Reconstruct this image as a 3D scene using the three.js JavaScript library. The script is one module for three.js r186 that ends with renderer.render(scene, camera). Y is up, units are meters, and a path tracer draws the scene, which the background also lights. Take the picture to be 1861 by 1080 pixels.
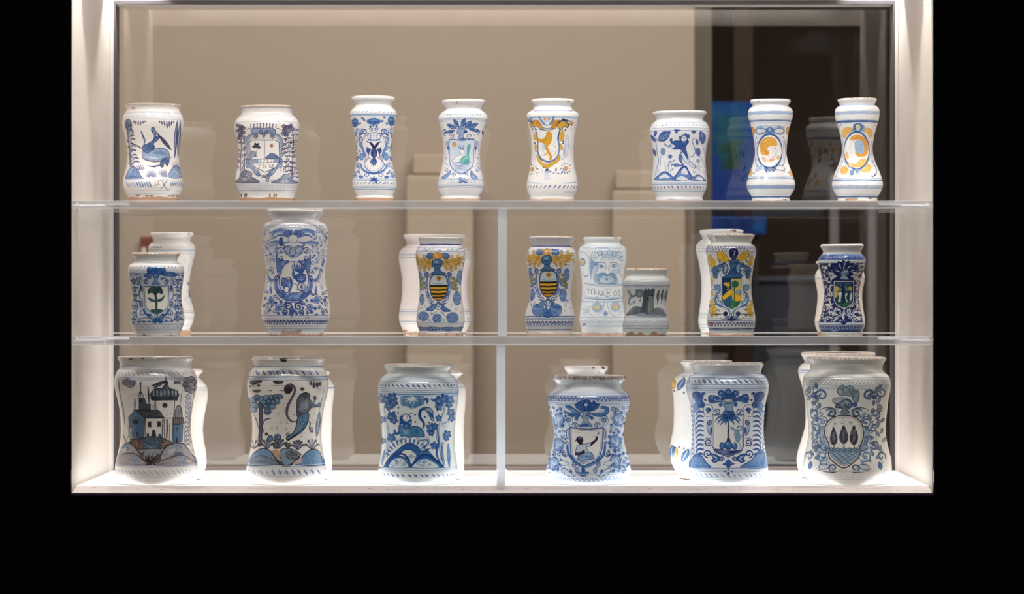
import * as THREE from 'three';
import { RectAreaLightUniformsLib } from 'three/addons/lights/RectAreaLightUniformsLib.js';
import { RoundedBoxGeometry } from 'three/addons/geometries/RoundedBoxGeometry.js';
import { mergeGeometries } from 'three/addons/utils/BufferGeometryUtils.js';

// ---------- camera, sky, lights, exposure ----------
const scene = new THREE.Scene();
scene.background = new THREE.Color(0, 0, 0);
const D = 5.5;                                   // camera to the front of the case, metres
const camera = new THREE.PerspectiveCamera(2 * Math.atan(540 / 5500) * 180 / Math.PI, 1861 / 1080, 0.05, 40);
camera.position.set(0, 0, D);
camera.setViewOffset(1861, 1080, -26.5, 0, 1861, 1080);
camera.focus = 5.66;
camera.userData.fStop = 5.6;
const renderer = new THREE.WebGLRenderer({ antialias: true });
renderer.toneMapping = THREE.LinearToneMapping;
renderer.toneMappingExposure = 1.1;
renderer.shadowMap.enabled = true;
RectAreaLightUniformsLib.init();

const WARM = [1, 0.95, 0.9], COOL = [1, 0.985, 0.97];
function area(rgb, power, w, h, pos, to) {
  const l = new THREE.RectAreaLight(new THREE.Color().setRGB(...rgb), power, w, h);
  l.position.set(...pos); l.lookAt(...to); scene.add(l); return l;
}
function spot(rgb, cd, pos, to, deg, pen, soft) {
  const l = new THREE.SpotLight(new THREE.Color().setRGB(...rgb), cd, 0, deg * Math.PI / 180, pen, 2);
  l.position.set(...pos); l.target.position.set(...to); l.castShadow = true; l.shadow.radius = soft; scene.add(l, l.target); return l;
}
const PANEL_L = 2.0, STRIP_L = 12.5, STRIP_B = 14, SPOT_CD = 1.4, FRONT_FILL = 30, BEHIND = 46, FAR = 12;
area(COOL, PANEL_L, 1.53, 0.5, [-0.0445, -0.345, -0.303], [-0.0445, 1, -0.303]);      // opal light base of the case
area(WARM, STRIP_L, 1.41, 0.03, [-0.0445, 0.645, -0.04], [-0.0445, 0.0, -0.17]);       // front light strip under the case top, behind the fascia
area(WARM, STRIP_B, 1.2, 0.03, [-0.0445, 0.78, -0.47], [-0.0445, -0.3, -0.4]);        // rear light strip under the case top
const SPOTS = [];
for (const x of [-0.785, 0.696]) SPOTS.push([x, 0.776, -0.03, 27], [x, 0.70, -0.5, 41.5]);
for (const [x, y, z, a] of SPOTS) spot(WARM, SPOT_CD * (y > 0.75 ? 1 : 0.6), [x, y, z], [x, -0.3, z], a, 0.22, 0.3);
area(WARM, FRONT_FILL, 2.2, 0.3, [0, 1.84, 1.7], [0, 0, -0.1]);                              // frontal fill added above the hall, out of view, for the jar fronts
area([1, 0.9, 0.79], BEHIND, 3.2, 0.3, [-0.2, 1.86, -0.9], [-0.2, -0.5, -3.2]);          // gallery behind the case
area([0.95, 0.93, 1], FAR, 0.8, 0.8, [1.6, 1.86, -4.0], [1.5, 0, -5.6]);                // added out of view so things in the far dark room show

// ---------- helpers ----------
const used = {};
function numbered(n) { const k = used[n] = (used[n] ?? -1) + 1; return k ? n + '_' + String(k).padStart(3, '0') : n; }
const col = (r, g, b) => new THREE.Color().setRGB(r, g, b);
const std = (c, roughness = 0.6, more = {}) => new THREE.MeshStandardMaterial({ color: typeof c === 'string' ? c : col(...c), roughness, ...more });
function mesh(name, geo, m, parent) {
  const o = new THREE.Mesh(geo, m); o.castShadow = o.receiveShadow = true;
  o.name = parent ? name : numbered(name); (parent ?? scene).add(o); return o;
}
function box(x0, x1, y0, y1, z0, z1, r = 0) {
  const g = r ? new RoundedBoxGeometry(x1 - x0, y1 - y0, z1 - z0, 2, r) : new THREE.BoxGeometry(x1 - x0, y1 - y0, z1 - z0);
  return g.translate((x0 + x1) / 2, (y0 + y1) / 2, (z0 + z1) / 2);
}
function struct(name, geo, m) { const o = mesh(name, geo, m); o.userData.kind = 'structure'; return o; }
function tag(o, label, category, group) { o.userData.label = label; o.userData.category = category; if (group) o.userData.group = group; return o; }
function thing(name, label, category, group, pos = [0, 0, 0]) {
  const o = new THREE.Group(); o.name = numbered(name); o.position.set(...pos); scene.add(o); return tag(o, label, category, group);
}
const at = (px, d) => (px - 957) * 0.001 * (1 + d / D), up = (py, d) => (540 - py) * 0.001 * (1 + d / D);
let seed = 7; const rnd = () => { seed = (seed * 1664525 + 1013904223) >>> 0; return seed / 4294967296; };
const ran = (a, b) => a + (b - a) * rnd();
function canvas(w, h) { const c = document.createElement('canvas'); c.width = w; c.height = h; return c; }
function tex(c) { const t = new THREE.CanvasTexture(c); t.colorSpace = THREE.SRGBColorSpace; t.anisotropy = 8; return t; }
function noiseTex(w, h, f) {
  const data = new Uint8Array(w * h * 4);
  for (let y = 0; y < h; y++) for (let x = 0; x < w; x++) { const v = Math.max(0, Math.min(255, f(x, y))); data.set([v, v, v, 255], (y * w + x) * 4); }
  const t = new THREE.DataTexture(data, w, h); t.magFilter = t.minFilter = THREE.LinearFilter; t.wrapS = t.wrapT = THREE.RepeatWrapping; t.needsUpdate = true; return t;
}

// ---------- materials of the setting ----------
const plasterBump = noiseTex(256, 256, () => 110 + rnd() * 60);
const M = {
  black: new THREE.MeshPhysicalMaterial({ color: col(0.0012, 0.0011, 0.0012), roughness: 0.95, specularIntensity: 0 }),
  dark: std([0.05, 0.045, 0.04], 0.9),
  brown: std([0.16, 0.11, 0.075], 0.9),
  beige: std([0.375, 0.307, 0.253], 0.95, { bumpMap: plasterBump, bumpScale: 0.0004 }),
  olive: std([0.32, 0.275, 0.22], 0.95),
  white: std([0.62, 0.555, 0.505], 0.5),
  lacquer: std([0.66, 0.63, 0.6], 0.45),
  alu: std([0.72, 0.69, 0.66], 0.35),
  gasket: std([0.05, 0.042, 0.048], 0.5),
  mauve: std([0.2, 0.15, 0.15], 0.45),
  aubergine: std([0.025, 0.014, 0.03], 0.4),
  opal: std([0.85, 0.85, 0.84], 0.5, { emissive: col(1, 1, 0.99), emissiveIntensity: 0.35 }),
  lamp: std([0.9, 0.9, 0.9], 0.5, { emissive: col(...WARM), emissiveIntensity: 4 }),
  pane: new THREE.MeshPhysicalMaterial({ color: col(0.985, 0.99, 0.988), roughness: 0, transmission: 1, thickness: 0, ior: 1.5 }),
  acrylic: new THREE.MeshPhysicalMaterial({ color: col(0.985, 0.988, 0.99), roughness: 0, transmission: 1, thickness: 0, ior: 1.45 }),
  edge: new THREE.MeshPhysicalMaterial({ color: col(0.9, 0.9, 0.92), roughness: 0.42, transmission: 0.95, thickness: 0, ior: 1.49 }),
  bevel: new THREE.MeshPhysicalMaterial({ color: col(0.95, 0.94, 0.94), roughness: 1, transmission: 0.65, thickness: 0, ior: 1.49 }),
  edgeUp: new THREE.MeshPhysicalMaterial({ color: col(0.92, 0.94, 0.97), roughness: 0.72, transmission: 0.9, thickness: 0, ior: 1.49 }),
  pin: std([0.85, 0.86, 0.88], 0.25),
};

// ---------- the hall ----------
const XL = -0.827, XR = 0.738, TOP = 0.8, FLOOR = -0.347;
struct('floor', box(-3.2, 3.8, -1.5, -1.4, -9, 7), M.dark);
struct('ceiling', box(-3.2, 3.8, 1.9, 2.0, -9, 7), M.dark);
struct('wall_left', box(-3.35, -3.2, -1.5, 2.0, -9, 7), M.dark);
struct('wall_right', box(3.8, 3.95, -1.5, 2.0, -9, 7), M.dark);
struct('wall_rear', box(-3.35, 3.95, -1.5, 2.0, 7, 7.15), M.black);
struct('wall_far', box(-3.35, 3.95, -1.5, 2.0, -9.15, -9), M.brown);
struct('wall_front', mergeGeometries([
  box(-3.2, XL - 0.0012, -1.4, 1.9, -0.0078, 0.004), box(XR + 0.0012, 3.8, -1.4, 1.9, -0.0078, 0.004),
  box(XL - 0.0012, XR + 0.0012, -1.4, -0.361, -0.0078, 0.004), box(XL - 0.0012, XR + 0.0012, 0.6, 1.9, -0.0078, 0.004)]), M.black);
struct('wall_back', box(-3.2, 0.482, -1.4, 1.9, -3.35, -3.2), M.beige);
struct('pillar', box(0.3, 0.593, -1.4, 1.9, -4.4, -4.2), M.olive);

// ---------- the display case ----------
const dc = thing('display_case', 'white lit glass display case set into the black wall, holding all the jars', 'display case');
mesh('side_panel', box(XL - 0.03, XL, -0.42, TOP + 0.03, -0.5, -0.008), M.white, dc);
mesh('side_panel', box(XR, XR + 0.03, -0.42, TOP + 0.03, -0.5, -0.008), M.white, dc);
mesh('top_panel', box(XL - 0.03, XR + 0.03, TOP, TOP + 0.03, -0.66, -0.008), M.lacquer, dc);
mesh('base_box', mergeGeometries([box(XL - 0.03, XR + 0.03, -0.44, -0.36, -0.66, -0.05), box(XL - 0.03, XR + 0.03, -0.36, FLOOR - 0.002, -0.66, -0.559)]), M.lacquer, dc);
tag(mesh('light_panel', box(XL, XR, -0.36, FLOOR, -0.559, -0.0472), M.opal, dc), 'glowing white opal floor panel').userData.category = undefined;
for (const [x, s] of [[XL, 1], [XR, -1]]) {
  const o = (a, b) => s > 0 ? [x + a, x + b] : [x - b, x - a];
  mesh('frame_post', box(...o(-0.03, 0.002), -0.36, 0.5921, -0.545, -0.5), M.alu, dc);
  mesh('gasket', box(...o(-0.03, 0.006), -0.345, 0.5921, -0.6, -0.545), M.gasket, dc);
}
mesh('top_rail', box(XL - 0.02, XR + 0.02, 0.5855, 0.5925, -0.551, -0.5445), M.gasket, dc);
mesh('top_rail', box(XL, XR, 0.5845, 0.592, -0.6, -0.5515), M.alu, dc);
mesh('bottom_rail', box(XL, XR, -0.36, -0.3405, -0.6, -0.559), M.mauve, dc);
mesh('back_pane', box(XL - 0.02, XR + 0.02, -0.4, 0.592, -0.612, -0.602), M.pane, dc);
mesh('front_pane', box(XL - 0.001, XR + 0.001, -0.357, 0.6, 0.0, 0.003), M.pane, dc);
mesh('front_sill', box(XL - 0.001, XR + 0.001, -0.361, -0.3572, -0.05, 0.0035), M.aubergine, dc);
mesh('lamp_strip', box(-0.75, 0.661, 0.647, 0.66, -0.056, -0.024), M.lamp, dc);
mesh('lamp_strip', box(-0.645, 0.556, 0.785, TOP, -0.486, -0.454), M.lamp, dc);
mesh('lamp_carrier', box(XL + 0.075, XR - 0.075, 0.6605, 0.668, -0.06, -0.021), M.white, dc);
mesh('fascia', box(XL, XR, 0.6, TOP, -0.02, -0.008), M.white, dc);
mesh('header_panel', box(XL - 0.03, XR + 0.03, 0.5921, TOP, -0.66, -0.552), std([0.2, 0.19, 0.19], 0.5), dc);
for (const [x, y, z] of SPOTS) {
  mesh('lamp_can', new THREE.LatheGeometry([[0.013, 0.002], [0.014, 0.002], [0.014, 0.03], [0.0001, 0.03], [0.0001, 0.014], [0.0125, 0.014], [0.013, 0.002]].map((q) => new THREE.Vector2(...q)), 24).translate(x, y, z), M.gasket, dc);  // unseen dark can, added to block the side glow of the downlight
  mesh('downlight', new THREE.CylinderGeometry(0.0122, 0.0122, 0.001, 24).translate(x, y + 0.013, z), M.lamp, dc); mesh('lamp_stem', box(x - 0.006, x + 0.006, y + 0.0302, TOP, z - 0.006, z + 0.006), M.gasket, dc);
}
for (const [x, y, z, w, h, to, n] of [[0, 1.84, 1.7, 2.2, 0.3, [0, 0, -0.1], 'hall in front of the case, added as unseen fill'], [-0.2, 1.86, -0.9, 3.2, 0.3, [-0.2, -0.5, -3.2], 'gallery behind the case'], [1.6, 1.86, -4.0, 0.8, 0.8, [1.5, 0, -5.6], 'dark far room, added unseen to brighten it']]) {
  const o = thing('unseen_ceiling_light', 'rectangular ceiling light of the ' + n, 'ceiling light', null, [x, y, z]);  // all out of view; hall and far room fittings are added for their light
  mesh('diffuser', new THREE.BoxGeometry(w, h, 0.008).translate(0, 0, -0.009), M.lamp, o); mesh('housing', new THREE.BoxGeometry(w + 0.04, h + 0.04, 0.03).translate(0, 0, -0.029), M.gasket, o); o.lookAt(...to);
}

// sloped caption rail with its small print
{
  const c = canvas(2048, 64), g = c.getContext('2d');
  g.fillStyle = '#dccfcb'; g.fillRect(0, 0, 2048, 64);
  g.fillStyle = '#9d8f8e';
  for (let x = 40, k = 0; x < 1980; k++) {
    const y = 10 + (k * 17) % 28;
    g.fillRect(x, y, 11, 5);
    for (let r = 0; r < 3; r++) { let u = x + 42; const end = u + ran(60, 120 - r * 15); while (u < end) { const w = ran(4, 16); g.globalAlpha = 0.6; g.fillRect(u, y + r * 9 - 3, w, 3); u += w + 4; } g.globalAlpha = 1; }
    x += ran(105, 190);
  }
  const rail = thing('caption_rail', 'narrow sloped white rail with small printed captions along the case front', 'caption rail', null, [0, 0, 0]);
  const prism = new THREE.Shape([[0, -0.357], [-0.047, -0.3475], [-0.047, -0.3571], [-0.0, -0.3571]].map((p) => new THREE.Vector2(p[0], p[1])));
  mesh('rail', new THREE.ExtrudeGeometry(prism, { depth: XR - XL, bevelEnabled: false }).rotateY(Math.PI / 2).scale(1, 1, -1).translate(XL, 0, 0), M.lacquer, rail);
  const strip = new THREE.BoxGeometry(XR - XL - 0.0015, 0.0008, 0.0475).rotateX(Math.atan(0.0097 / 0.047)).translate((XL + XR) / 2, -0.3519, -0.0238);
  mesh('label_strip', strip, new THREE.MeshStandardMaterial({ map: tex(c), roughness: 0.6 }), rail);
}

// ---------- shelves, pins, dividers ----------
const SHELF = [[0.175, 0.161], [-0.0715, -0.0878]];
SHELF.forEach(([t, b], k) => {
  const s = thing('glass_shelf', k ? 'lower clear acrylic shelf under the middle row of jars' : 'upper clear acrylic shelf under the top row of jars', 'shelf', 'clear shelves of the display case');
  mesh('panel', box(XL + 0.002, XR - 0.002, b, t, -0.53, -0.0055), M.acrylic, s);
  mesh('front_edge', box(XL + 0.002, XR - 0.002, b + 0.0022, t - 0.0006, -0.0052, -0.004), M.edge, s);
  mesh('edge_bevel', box(XL + 0.002, XR - 0.002, b, b + 0.0021, -0.0058, -0.0042), M.bevel, s);
  mesh('edge_bevel', box(XL + 0.002, XR - 0.002, t - 0.0008, t, -0.0062, -0.0042), M.bevel, s);
  mesh('rear_bevel', box(XL + 0.002, XR - 0.002, t - 0.002, t + 0.0006, -0.5316, -0.5302), M.bevel, s);
  for (const [x, sg, side] of [[XL, 1, 'left'], [XR, -1, 'right']]) for (const [z, where] of [[-0.06, 'front'], [-0.42, 'rear']]) {
    const p = thing('shelf_pin', 'white pin holding the ' + side + ' ' + where + ' end of the ' + (k ? 'lower' : 'upper') + ' clear shelf', 'shelf pin', 'shelf pins of the display case');
    mesh('shank', new THREE.CylinderGeometry(0.0028, 0.0028, 0.05, 16).rotateZ(Math.PI / 2).translate(x + sg * 0.025, (t + b) / 2 - 0.001, z), M.pin, p);
    mesh('collar', new THREE.CylinderGeometry(0.006, 0.006, 0.004, 20).rotateZ(Math.PI / 2).translate(x + sg * 0.002, (t + b) / 2 - 0.001, z), M.pin, p);
  }
});
for (const [x0, x1, y0, y1, w] of [[905, 921, -0.0713, 0.1608, 'upright clear divider standing between the two shelves'], [902.5, 918.5, -0.3468, -0.088, 'upright clear divider standing on the glowing case floor']]) {
  const d = thing('shelf_divider', w, 'divider', 'clear uprights of the display case');
  mesh('panel', box(at(x0, 0.02), at(x1, 0.02), y0, y1, -0.53, -0.0215), M.acrylic, d);
  mesh('front_edge', box(at(x0, 0.02), at(x1, 0.02), y0, y1, -0.0212, -0.02), M.edgeUp, d);
  mesh('end_cap', box(at(x0, 0.02), at(x1, 0.02), y1 - 0.004, y1 - 0.0004, -0.0199, -0.0192), M.bevel, d);
}

// ---------- things in the gallery behind ----------
{
  const f = thing('fire_call_point', 'small dark red fire call point box on the beige wall', 'call point');
  mesh('housing', box(at(255, 3.17), at(279, 3.17), up(470, 3.17), up(430, 3.17), -3.2, -3.165, 0.006), std([0.16, 0.012, 0.015], 0.4), f);
  mesh('label_plate', box(at(258, 3.17), at(266, 3.17), up(466, 3.17), up(450, 3.17), -3.166, -3.163), std([0.6, 0.55, 0.5], 0.5), f);
}
function plinth(label, x0, x1, y0, xa, xb, ya, d) {
  const p = thing('stone_pedestal', label, 'pedestal', 'pale pedestals by the beige wall');
  const m = std([0.42, 0.345, 0.28], 0.9);
  mesh('shaft', box(at(x0, d), at(x1, d), -1.4, up(y0, d), -d - 0.1, -d, 0.012), m, p);
  mesh('block', box(at(xa, d), at(xb, d), up(y0, d), up(ya, d), -d - 0.09, -d - 0.02, 0.012), m, p);
}
plinth('pale pedestal with a rounded block on top, left of the two by the beige wall', 737, 862, 318, 748, 812, 278, 3.09);
plinth('pale pedestal with a rounded block on top, right of the two by the beige wall', 1112, 1248, 345, 1118, 1190, 308, 3.09);
{
  const w = std([0.09, 0.035, 0.012], 0.6), d = 6.2;
  const p = thing('wooden_post', 'brown wooden post in the dark far room', 'post');
  mesh('shaft', box(at(1333, d), at(1368, d), -1.4, 1.9, -d - 0.08, -d), w, p);
  mesh('skirting', box(at(1330, d), at(1371, d), -1.4, -1.25, -d - 0.1, -d + 0.02), w, p);
  const c = canvas(256, 512), g = c.getContext('2d');
  g.fillStyle = '#0d4a9c'; g.fillRect(0, 0, 256, 512);
  for (const [cc, x, y, rx, ry] of [['#2f6f9a', 60, 60, 200, 60], ['#1c6a6a', 110, 150, 60, 130], ['#274f3a', 130, 210, 40, 80], ['#123f9e', 60, 360, 160, 90], ['#402a6a', 190, 430, 60, 60], ['#1a7fae', 210, 470, 50, 30], ['#0f2f72', 150, 480, 90, 26]])
    for (let i = 0; i < 26; i++) { g.fillStyle = cc; g.globalAlpha = 0.35; g.beginPath(); g.ellipse(x + ran(-rx, rx) * 0.6, y + ran(-ry, ry) * 0.6, rx * ran(0.15, 0.5), ry * ran(0.15, 0.5), ran(0, 3), 0, 7); g.fill(); }
  const q = thing('abstract_painting', 'tall blurred blue and teal abstract canvas in the dark far room', 'painting'), dd = 5;
  const b = new THREE.BoxGeometry(at(1392, dd) - at(1270, dd), up(185, dd) - up(425, dd), 0.03).translate((at(1392, dd) + at(1270, dd)) / 2, (up(185, dd) + up(425, dd)) / 2, -dd - 0.02);
  mesh('canvas', b, new THREE.MeshStandardMaterial({ map: tex(c), roughness: 0.8 }), q);
  mesh('stretcher', box(at(1275, dd), at(1387, dd), up(420, dd), up(190, dd), -dd - 0.07, -dd - 0.036), w, q);
  for (const px of [1285, 1375]) mesh('stand_leg', box(at(px, dd), at(px + 5, dd), -1.4, up(300, dd), -dd - 0.09, -dd - 0.071), M.gasket, q);
  mesh('stand_foot', box(at(1275, dd), at(1387, dd), -1.4, -1.37, -dd - 0.3, -dd + 0.15), M.gasket, q);
  const gd = 5.6, gm = std([0.3, 0.27, 0.27], 0.8);
  const fr = thing('door_frame', 'grey frame of a doorway at the right of the dark far room', 'door frame');
  mesh('jamb', box(at(1577, gd), at(1592, gd), -1.4, up(330, gd), -gd - 0.1, -gd), gm, fr);
  mesh('jamb', box(at(1508, gd), at(1524, gd), -1.4, up(330, gd), -gd - 0.1, -gd), gm, fr);
  mesh('lintel', box(at(1508, gd), at(1592, gd), up(330, gd), up(318, gd), -gd - 0.1, -gd), gm, fr);
  const cb = thing('display_counter', 'blue grey counter with a dark toe space standing in the dark far room', 'counter'), cd = 6.6, cm = std([0.2, 0.21, 0.26], 0.7);
  mesh('counter_top', box(at(1340, cd), at(1500, cd), up(512, cd), up(503, cd), -cd - 0.5, -cd + 0.03, 0.008), cm, cb);
  mesh('body', box(at(1346, cd), at(1494, cd), -1.3, up(512, cd), -cd - 0.46, -cd), std([0.1, 0.105, 0.13], 0.8), cb);
}

// ---------- brush kit: strokes are given in a jar's own drawing units and land on its wall by angle and height ----------
const N = '#1d3a80', B = '#2f5ea8', MB = '#5b84c2', L = '#9ab5dc', PA = '#c6d5ea', V = '#4d4168', K = '#28264a', YE = '#e5ad30', OR = '#d98c2c', GN = '#28573f', CL = '#b98460', RD = '#7d5a47';
let J;                                            // the jar being painted
function radiusAt(y) {
  const q = J.line; let i = 1;
  while (i < q.length - 1 && q[i][1] < y) i++;
  const [r0, y0] = q[i - 1], [r1, y1] = q[i];
  return r0 + (r1 - r0) * Math.max(0, Math.min(1, y1 > y0 ? (y - y0) / (y1 - y0) : 0));
}
function P(X, Y) {
  if (J.mx) X = 2 * J.mx - X;
  X += J.dx; Y += J.dy;
  const f = Math.max(0, Math.min(1, (Y - J.y0) / (J.y1 - J.y0))), c = J.cx[0] + (J.cx[1] - J.cx[0]) * f, R = radiusAt(Y);
  let s = (X - c) / R, t = Math.asin(Math.max(-0.999, Math.min(0.999, s)));
  if (Math.abs(s) > 0.999) t += (s - Math.sign(s) * 0.999) * 1.2;
  const y = Y - ((Y / J.s + J.o[1]) - 540) * R * Math.cos(t) / 5500;
  return [(0.5 + t / (2 * Math.PI)) * J.W, (y - J.y0) * J.k];
}
function spline(p, closed) {
  const n = p.length / 2, out = [], g = (i) => closed ? (i + n) % n : Math.max(0, Math.min(n - 1, i));
  for (let i = 0; i < (closed ? n : n - 1); i++) {
    const a = g(i - 1), b = g(i), c = g(i + 1), d = g(i + 2);
    for (let j = 0; j < 9; j++) {
      const t = j / 9, h = (k) => 0.5 * (2 * p[b * 2 + k] + (p[c * 2 + k] - p[a * 2 + k]) * t + (2 * p[a * 2 + k] - 5 * p[b * 2 + k] + 4 * p[c * 2 + k] - p[d * 2 + k]) * t * t + (3 * p[b * 2 + k] - p[a * 2 + k] - 3 * p[c * 2 + k] + p[d * 2 + k]) * t * t * t);
      out.push([h(0), h(1)]);
    }
  }
  if (!closed) out.push([p[n * 2 - 2], p[n * 2 - 1]]);
  return out;
}
const path = (q) => { const g = J.g; g.beginPath(); q.forEach((a, i) => i ? g.lineTo(...P(...a)) : g.moveTo(...P(...a))); };
// brush stroke; taper 1 = thin at both ends, 0 = even, 2 = thick start and thin end
function S(c, w, p, taper = 1, al = 1) {
  const q = spline(p).map((a) => P(...a)), g = J.g, n = q.length, l = [], r = [];
  for (let i = 0; i < n; i++) {
    const a = q[Math.max(0, i - 1)], b = q[Math.min(n - 1, i + 1)], dx = b[0] - a[0], dy = b[1] - a[1], m = Math.hypot(dx, dy) || 1, t = i / (n - 1);
    const h = w * J.k / 2 * (taper === 0 ? 1 : taper === 1 ? 0.35 + 0.65 * Math.sin(Math.PI * t) : 1 - 0.8 * t) * (0.92 + 0.16 * rnd());
    l.push([q[i][0] - dy / m * h, q[i][1] + dx / m * h]); r.unshift([q[i][0] + dy / m * h, q[i][1] - dx / m * h]);
  }
  g.globalAlpha = al * 0.94; g.fillStyle = c; g.beginPath(); l.concat(r).forEach((a, i) => i ? g.lineTo(...a) : g.moveTo(...a)); g.closePath(); g.fill(); g.globalAlpha = 1;
}
// uneven pigment: strokes of a loaded and of a drier brush inside the current outline
function wash(q) {
  const g = J.g; let x0 = 1e9, x1 = -1e9, y0 = 1e9, y1 = -1e9; for (const a of q) { const b = P(...a); x0 = Math.min(x0, b[0]); x1 = Math.max(x1, b[0]); y0 = Math.min(y0, b[1]); y1 = Math.max(y1, b[1]); }
  const w = x1 - x0, h = y1 - y0; if (w * h < 160 || w > J.W * 0.6) return;
  g.save(); g.clip(); const n = Math.min(26, 5 + w * h / 220), a0 = ran(0, 3.14), l = Math.hypot(w, h) * 0.3; g.lineCap = 'round';
  for (let i = 0; i < n; i++) { const x = ran(x0, x1), y = ran(y0, y1), a = a0 + ran(-0.5, 0.5); g.strokeStyle = i % 5 < 3 ? '#f4f2ee' : '#171c3a'; g.globalAlpha = i % 5 < 3 ? ran(0.06, 0.2) : ran(0.04, 0.13); g.lineWidth = ran(2, 6); g.beginPath(); g.moveTo(x - Math.cos(a) * l * ran(0.3, 1), y - Math.sin(a) * l * ran(0.3, 1)); g.quadraticCurveTo(x + ran(-4, 4), y + ran(-4, 4), x + Math.cos(a) * l * ran(0.3, 1), y + Math.sin(a) * l * ran(0.3, 1)); g.stroke(); }
  g.restore(); path(q); g.closePath();
}
function F(c, p, al = 1, edge, ew = 4) { const q = spline(p, true); path(q); const g = J.g; g.closePath(); g.globalAlpha = al; g.fillStyle = c; g.fill(); if (al > 0.3) wash(q); g.globalAlpha = 1; if (edge) { g.strokeStyle = edge; g.lineWidth = ew * J.k; g.lineJoin = 'round'; g.stroke(); } }
function dense(p, closed) { const out = []; for (let i = 0; i + 1 < p.length; i += 2) { const j = (i + 2) % p.length; if (!closed && !j) break; for (let t = 0; t < 8; t++) out.push([p[i] + (p[j] - p[i]) * t / 8, p[i + 1] + (p[j + 1] - p[i + 1]) * t / 8]); } if (!closed) out.push([p[p.length - 2], p[p.length - 1]]); return out; }
function G(c, p, al = 1, edge, ew = 4) { path(dense(p, true)); const g = J.g; g.closePath(); g.globalAlpha = al; if (c) { g.fillStyle = c; g.fill(); } g.globalAlpha = 1; if (edge) { g.strokeStyle = edge; g.lineWidth = ew * J.k; g.lineJoin = 'round'; g.stroke(); } }
function ring(x, y, rx, ry, rot = 0) { const p = []; for (let i = 0; i < 10; i++) { const a = i / 10 * 2 * Math.PI, u = Math.cos(a) * rx, v = Math.sin(a) * ry; p.push(x + u * Math.cos(rot) - v * Math.sin(rot), y + u * Math.sin(rot) + v * Math.cos(rot)); } return p; }
const O = (c, x, y, rx, ry = rx, al = 1, edge, ew = 4, rot = 0) => F(c, ring(x, y, rx, ry, rot), al, edge, ew);
const E = (c, w, x, y, rx, ry = rx) => { path(spline(ring(x, y, rx, ry), true)); J.g.closePath(); J.g.strokeStyle = c; J.g.lineWidth = w * J.k; J.g.stroke(); };
function SP(c, w, x, y, r, a0, turns = 1.4) { const p = [], n = Math.ceil(Math.abs(turns) * 7); for (let i = 0; i <= n; i++) { const t = i / n, a = a0 * Math.PI / 180 + t * turns * 2 * Math.PI, q = r * (1 - t * 0.85); p.push(x + q * Math.cos(a), y + q * Math.sin(a)); } S(c, w, p, 0); }
function LF(c, x, y, len, wid, ang, al = 1, edge, ew = 3) { const a = ang * Math.PI / 180, u = [Math.cos(a), Math.sin(a)], v = [-u[1], u[0]], p = []; for (const [t, h] of [[0, 0.08], [0.3, 0.8], [0.6, 1], [0.85, 0.6], [1, 0], [0.85, -0.5], [0.6, -0.9], [0.3, -0.75]]) p.push(x + u[0] * len * t + v[0] * wid * h / 2, y + u[1] * len * t + v[1] * wid * h / 2); F(c, p, al, edge, ew); }
function FAN(c, x, y, r, a0, a1, n, w) { for (let i = 0; i < n; i++) { const a = (a0 + (a1 - a0) * i / (n - 1)) * Math.PI / 180, q = r * (0.75 + 0.25 * Math.sin(Math.PI * i / (n - 1))); S(c, w, [x + r * 0.15 * Math.cos(a), y + r * 0.15 * Math.sin(a), x + q * 0.6 * Math.cos(a), y + q * 0.6 * Math.sin(a), x + q * Math.cos(a) * 1.08, y + q * Math.sin(a)], 1); } }
// bands right round the jar
function BD(c, y, w, al = 1) { const g = J.g, v = P(J.mid(y), y)[1]; g.globalAlpha = al; g.fillStyle = c; g.beginPath(); const a = rnd() * 6, top = [], bot = []; for (let i = 0; i <= 64; i++) { const x = i / 64 * J.W, o = Math.sin(a + i / 64 * 12.566) * 0.6 + Math.sin(a * 2 + i / 64 * 31.4) * 0.3, h = w * J.k / 2 * (0.85 + 0.3 * Math.abs(Math.sin(a * 3 + i * 0.4))); top.push([x, v + o - h]); bot.unshift([x, v + o + h]); } top.concat(bot).forEach((q, i) => i ? g.lineTo(...q) : g.moveTo(...q)); g.fill(); g.globalAlpha = 1; }
function RP(c, y, h, w, step, slant = 0.6, curve = 0) { const v = P(J.mid(y), y)[1], k = J.k, g = J.g, R = radiusAt(y), n = Math.round(2 * Math.PI * R / step), dx = J.W / n; g.fillStyle = c; for (let i = 0; i < n; i++) { const x = (i + ran(-0.12, 0.12)) * dx, s = slant * h * k, hh = h * k / 2, ww = w * J.W / (2 * Math.PI * R) / 2 * ran(0.75, 1.2), b = curve * dx; g.globalAlpha = ran(0.75, 1); g.beginPath(); g.moveTo(x - s / 2, v + hh); g.quadraticCurveTo(x - ww - b, v, x + s / 2, v - hh); g.quadraticCurveTo(x + ww * 1.6 + b, v, x - s / 2, v + hh); g.fill(); } g.globalAlpha = 1; }
function WV(c, y, h, w, step) { const v = P(J.mid(y), y)[1], k = J.k, g = J.g, n = Math.round(2 * Math.PI * radiusAt(y) / step), dx = J.W / n; g.strokeStyle = c; g.lineWidth = w * k; g.lineCap = 'round'; for (let i = 0; i < n; i++) { const x = i * dx, q = h * k / 2; g.beginPath(); g.moveTo(x, v + q); g.bezierCurveTo(x + dx * 0.5, v + q, x + dx * 0.3, v - q, x + dx * 0.75, v - q); g.bezierCurveTo(x + dx * 1.05, v - q, x + dx * 1.0, v + q * 0.5, x + dx * 0.75, v); g.stroke(); } }
function XH(c, y, h, w, step) { RP(c, y, h, w, step, 1.2); RP(c, y, h, w, step, -1.2); }
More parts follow.
